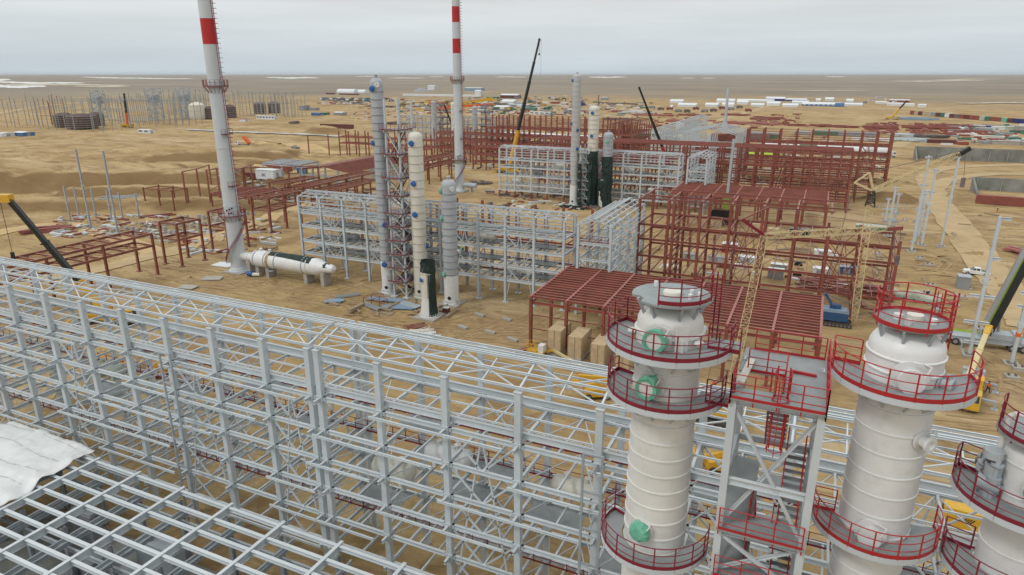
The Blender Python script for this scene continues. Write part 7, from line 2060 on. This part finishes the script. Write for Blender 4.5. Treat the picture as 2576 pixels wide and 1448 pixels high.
frame('storey_frame', 'dark red frame standing right behind the farther chimney foot', 'steel frame', [-150, -143, -136, -129, -122], [282, 290], [10.5, 7, 3.6], 13, RED, cw=.5, bw=.3, bh=.5, I=False, brace=(0, 3))
# ---- uncountable litter of offcuts, pallets, pipes
def litter(name, m, zones, s=1.0, seed=1):
    random.seed(seed); b = MB()
    for x0, x1, y0, y1, n in zones:
        for i in range(n):
            P = G(random.uniform(x0, x1), random.uniform(y0, y1))
            L = random.uniform(.6, 4.5) * s; a = random.choice([0, 0, math.pi / 2, random.uniform(0, 3)]); w = random.uniform(.12, .9) * s; h = random.uniform(.08, .7) * s
            P.z += h / 2
            d = Vector((math.cos(a), math.sin(a), 0)) * L / 2
            b.bar(P - d, P + d, w, h)
    tag(b.build(name, m), kind='stuff')
Zmid = [(1080, 1560, 380, 425, 90), (1600, 2230, 395, 480, 110), (760, 1000, 470, 530, 40), (560, 780, 455, 520, 50), (1230, 1600, 480, 530, 40)]
Zfar = [(1080, 1600, 300, 372, 160), (1600, 2230, 345, 395, 130), (880, 1060, 262, 300, 60), (1180, 1480, 240, 292, 160)]
Znear = [(1620, 2230, 640, 800, 90), (780, 1150, 740, 800, 26), (1650, 2050, 570, 640, 40), (2230, 2560, 500, 900, 26), (430, 700, 560, 640, 40), (130, 420, 545, 600, 50)]
litter('scattered_steel', RED, Zmid + [(a, b_, c_, d__, n // 2) for a, b_, c_, d__, n in Znear[:1]] + Znear[4:], 1, 21)
litter('scattered_timber', WOOD, Zmid + Znear, 1, 22)
litter('scattered_panels', SHW, [(a, b_, c_, d__, n // 2) for a, b_, c_, d__, n in Zmid + Zfar] + [(1620, 2230, 640, 780, 24)], 1.1, 23)
litter('scattered_scrap', STEELD, Zfar + Zmid, 1.3, 24)
litter('scattered_pipes', GREY, [(a, b_, c_, d__, n // 2) for a, b_, c_, d__, n in Zmid + Zfar] + Znear[4:], 1.2, 25)
litter('scattered_red_parts', PINK, [(a, b_, c_, d__, n // 2) for a, b_, c_, d__, n in Zfar], 1.6, 26)
litter('rubble', mat('sand_clods', (.36, .25, .13), .95, 0, .2, 1), [(0, 1300, 560, 860, 500), (2230, 2570, 480, 1000, 300), (0, 800, 400, 560, 250)], .22, 27)

Zyard = [(1180, 1480, 240, 290, 70), (1000, 1160, 250, 285, 45), (1480, 1640, 255, 290, 30), (800, 940, 246, 262, 40), (2380, 2576, 318, 368, 40)]
litter('yard_clutter', SHG, Zyard, 3.2, 31)
litter('yard_clutter', BRN, Zyard, 3.0, 32)
litter('yard_clutter', SHW, Zyard, 2.6, 33)
litter('yard_clutter', SHGR, [(a, b_, c_, d__, n // 3) for a, b_, c_, d__, n in Zyard], 3.0, 34)
litter('yard_clutter', YEL, [(1000, 1240, 252, 280, 40)], 2.4, 35)
litter('laid_steel', RED, [(1900, 2010, 288, 318, 90), (2185, 2260, 312, 338, 80), (2290, 2390, 314, 340, 90), (2380, 2480, 318, 342, 70), (1600, 1760, 283, 322, 90), (1640, 1900, 305, 325, 60)], 2.2, 36)

# ---------------------------------------------------------------- haze over the plain
hz = MB().box(-72000, 72000, -72000, 72000, -4.0, 92.0).build('haze', bpy.data.materials.new('air_haze'))
hm = hz.data.materials[0]; hm.use_nodes = True
hm.node_tree.nodes.clear()
ho = N(hm.node_tree, 'ShaderNodeOutputMaterial')
hv = N(hm.node_tree, 'ShaderNodeVolumePrincipled')
hv.inputs['Color'].default_value = (0.86, 0.92, 1.0, 1)
hv.inputs['Density'].default_value = 0.00002
hv.inputs['Anisotropy'].default_value = 0.2
hm.node_tree.links.new(hv.outputs[0], ho.inputs['Volume'])
tag(hz, kind='stuff')
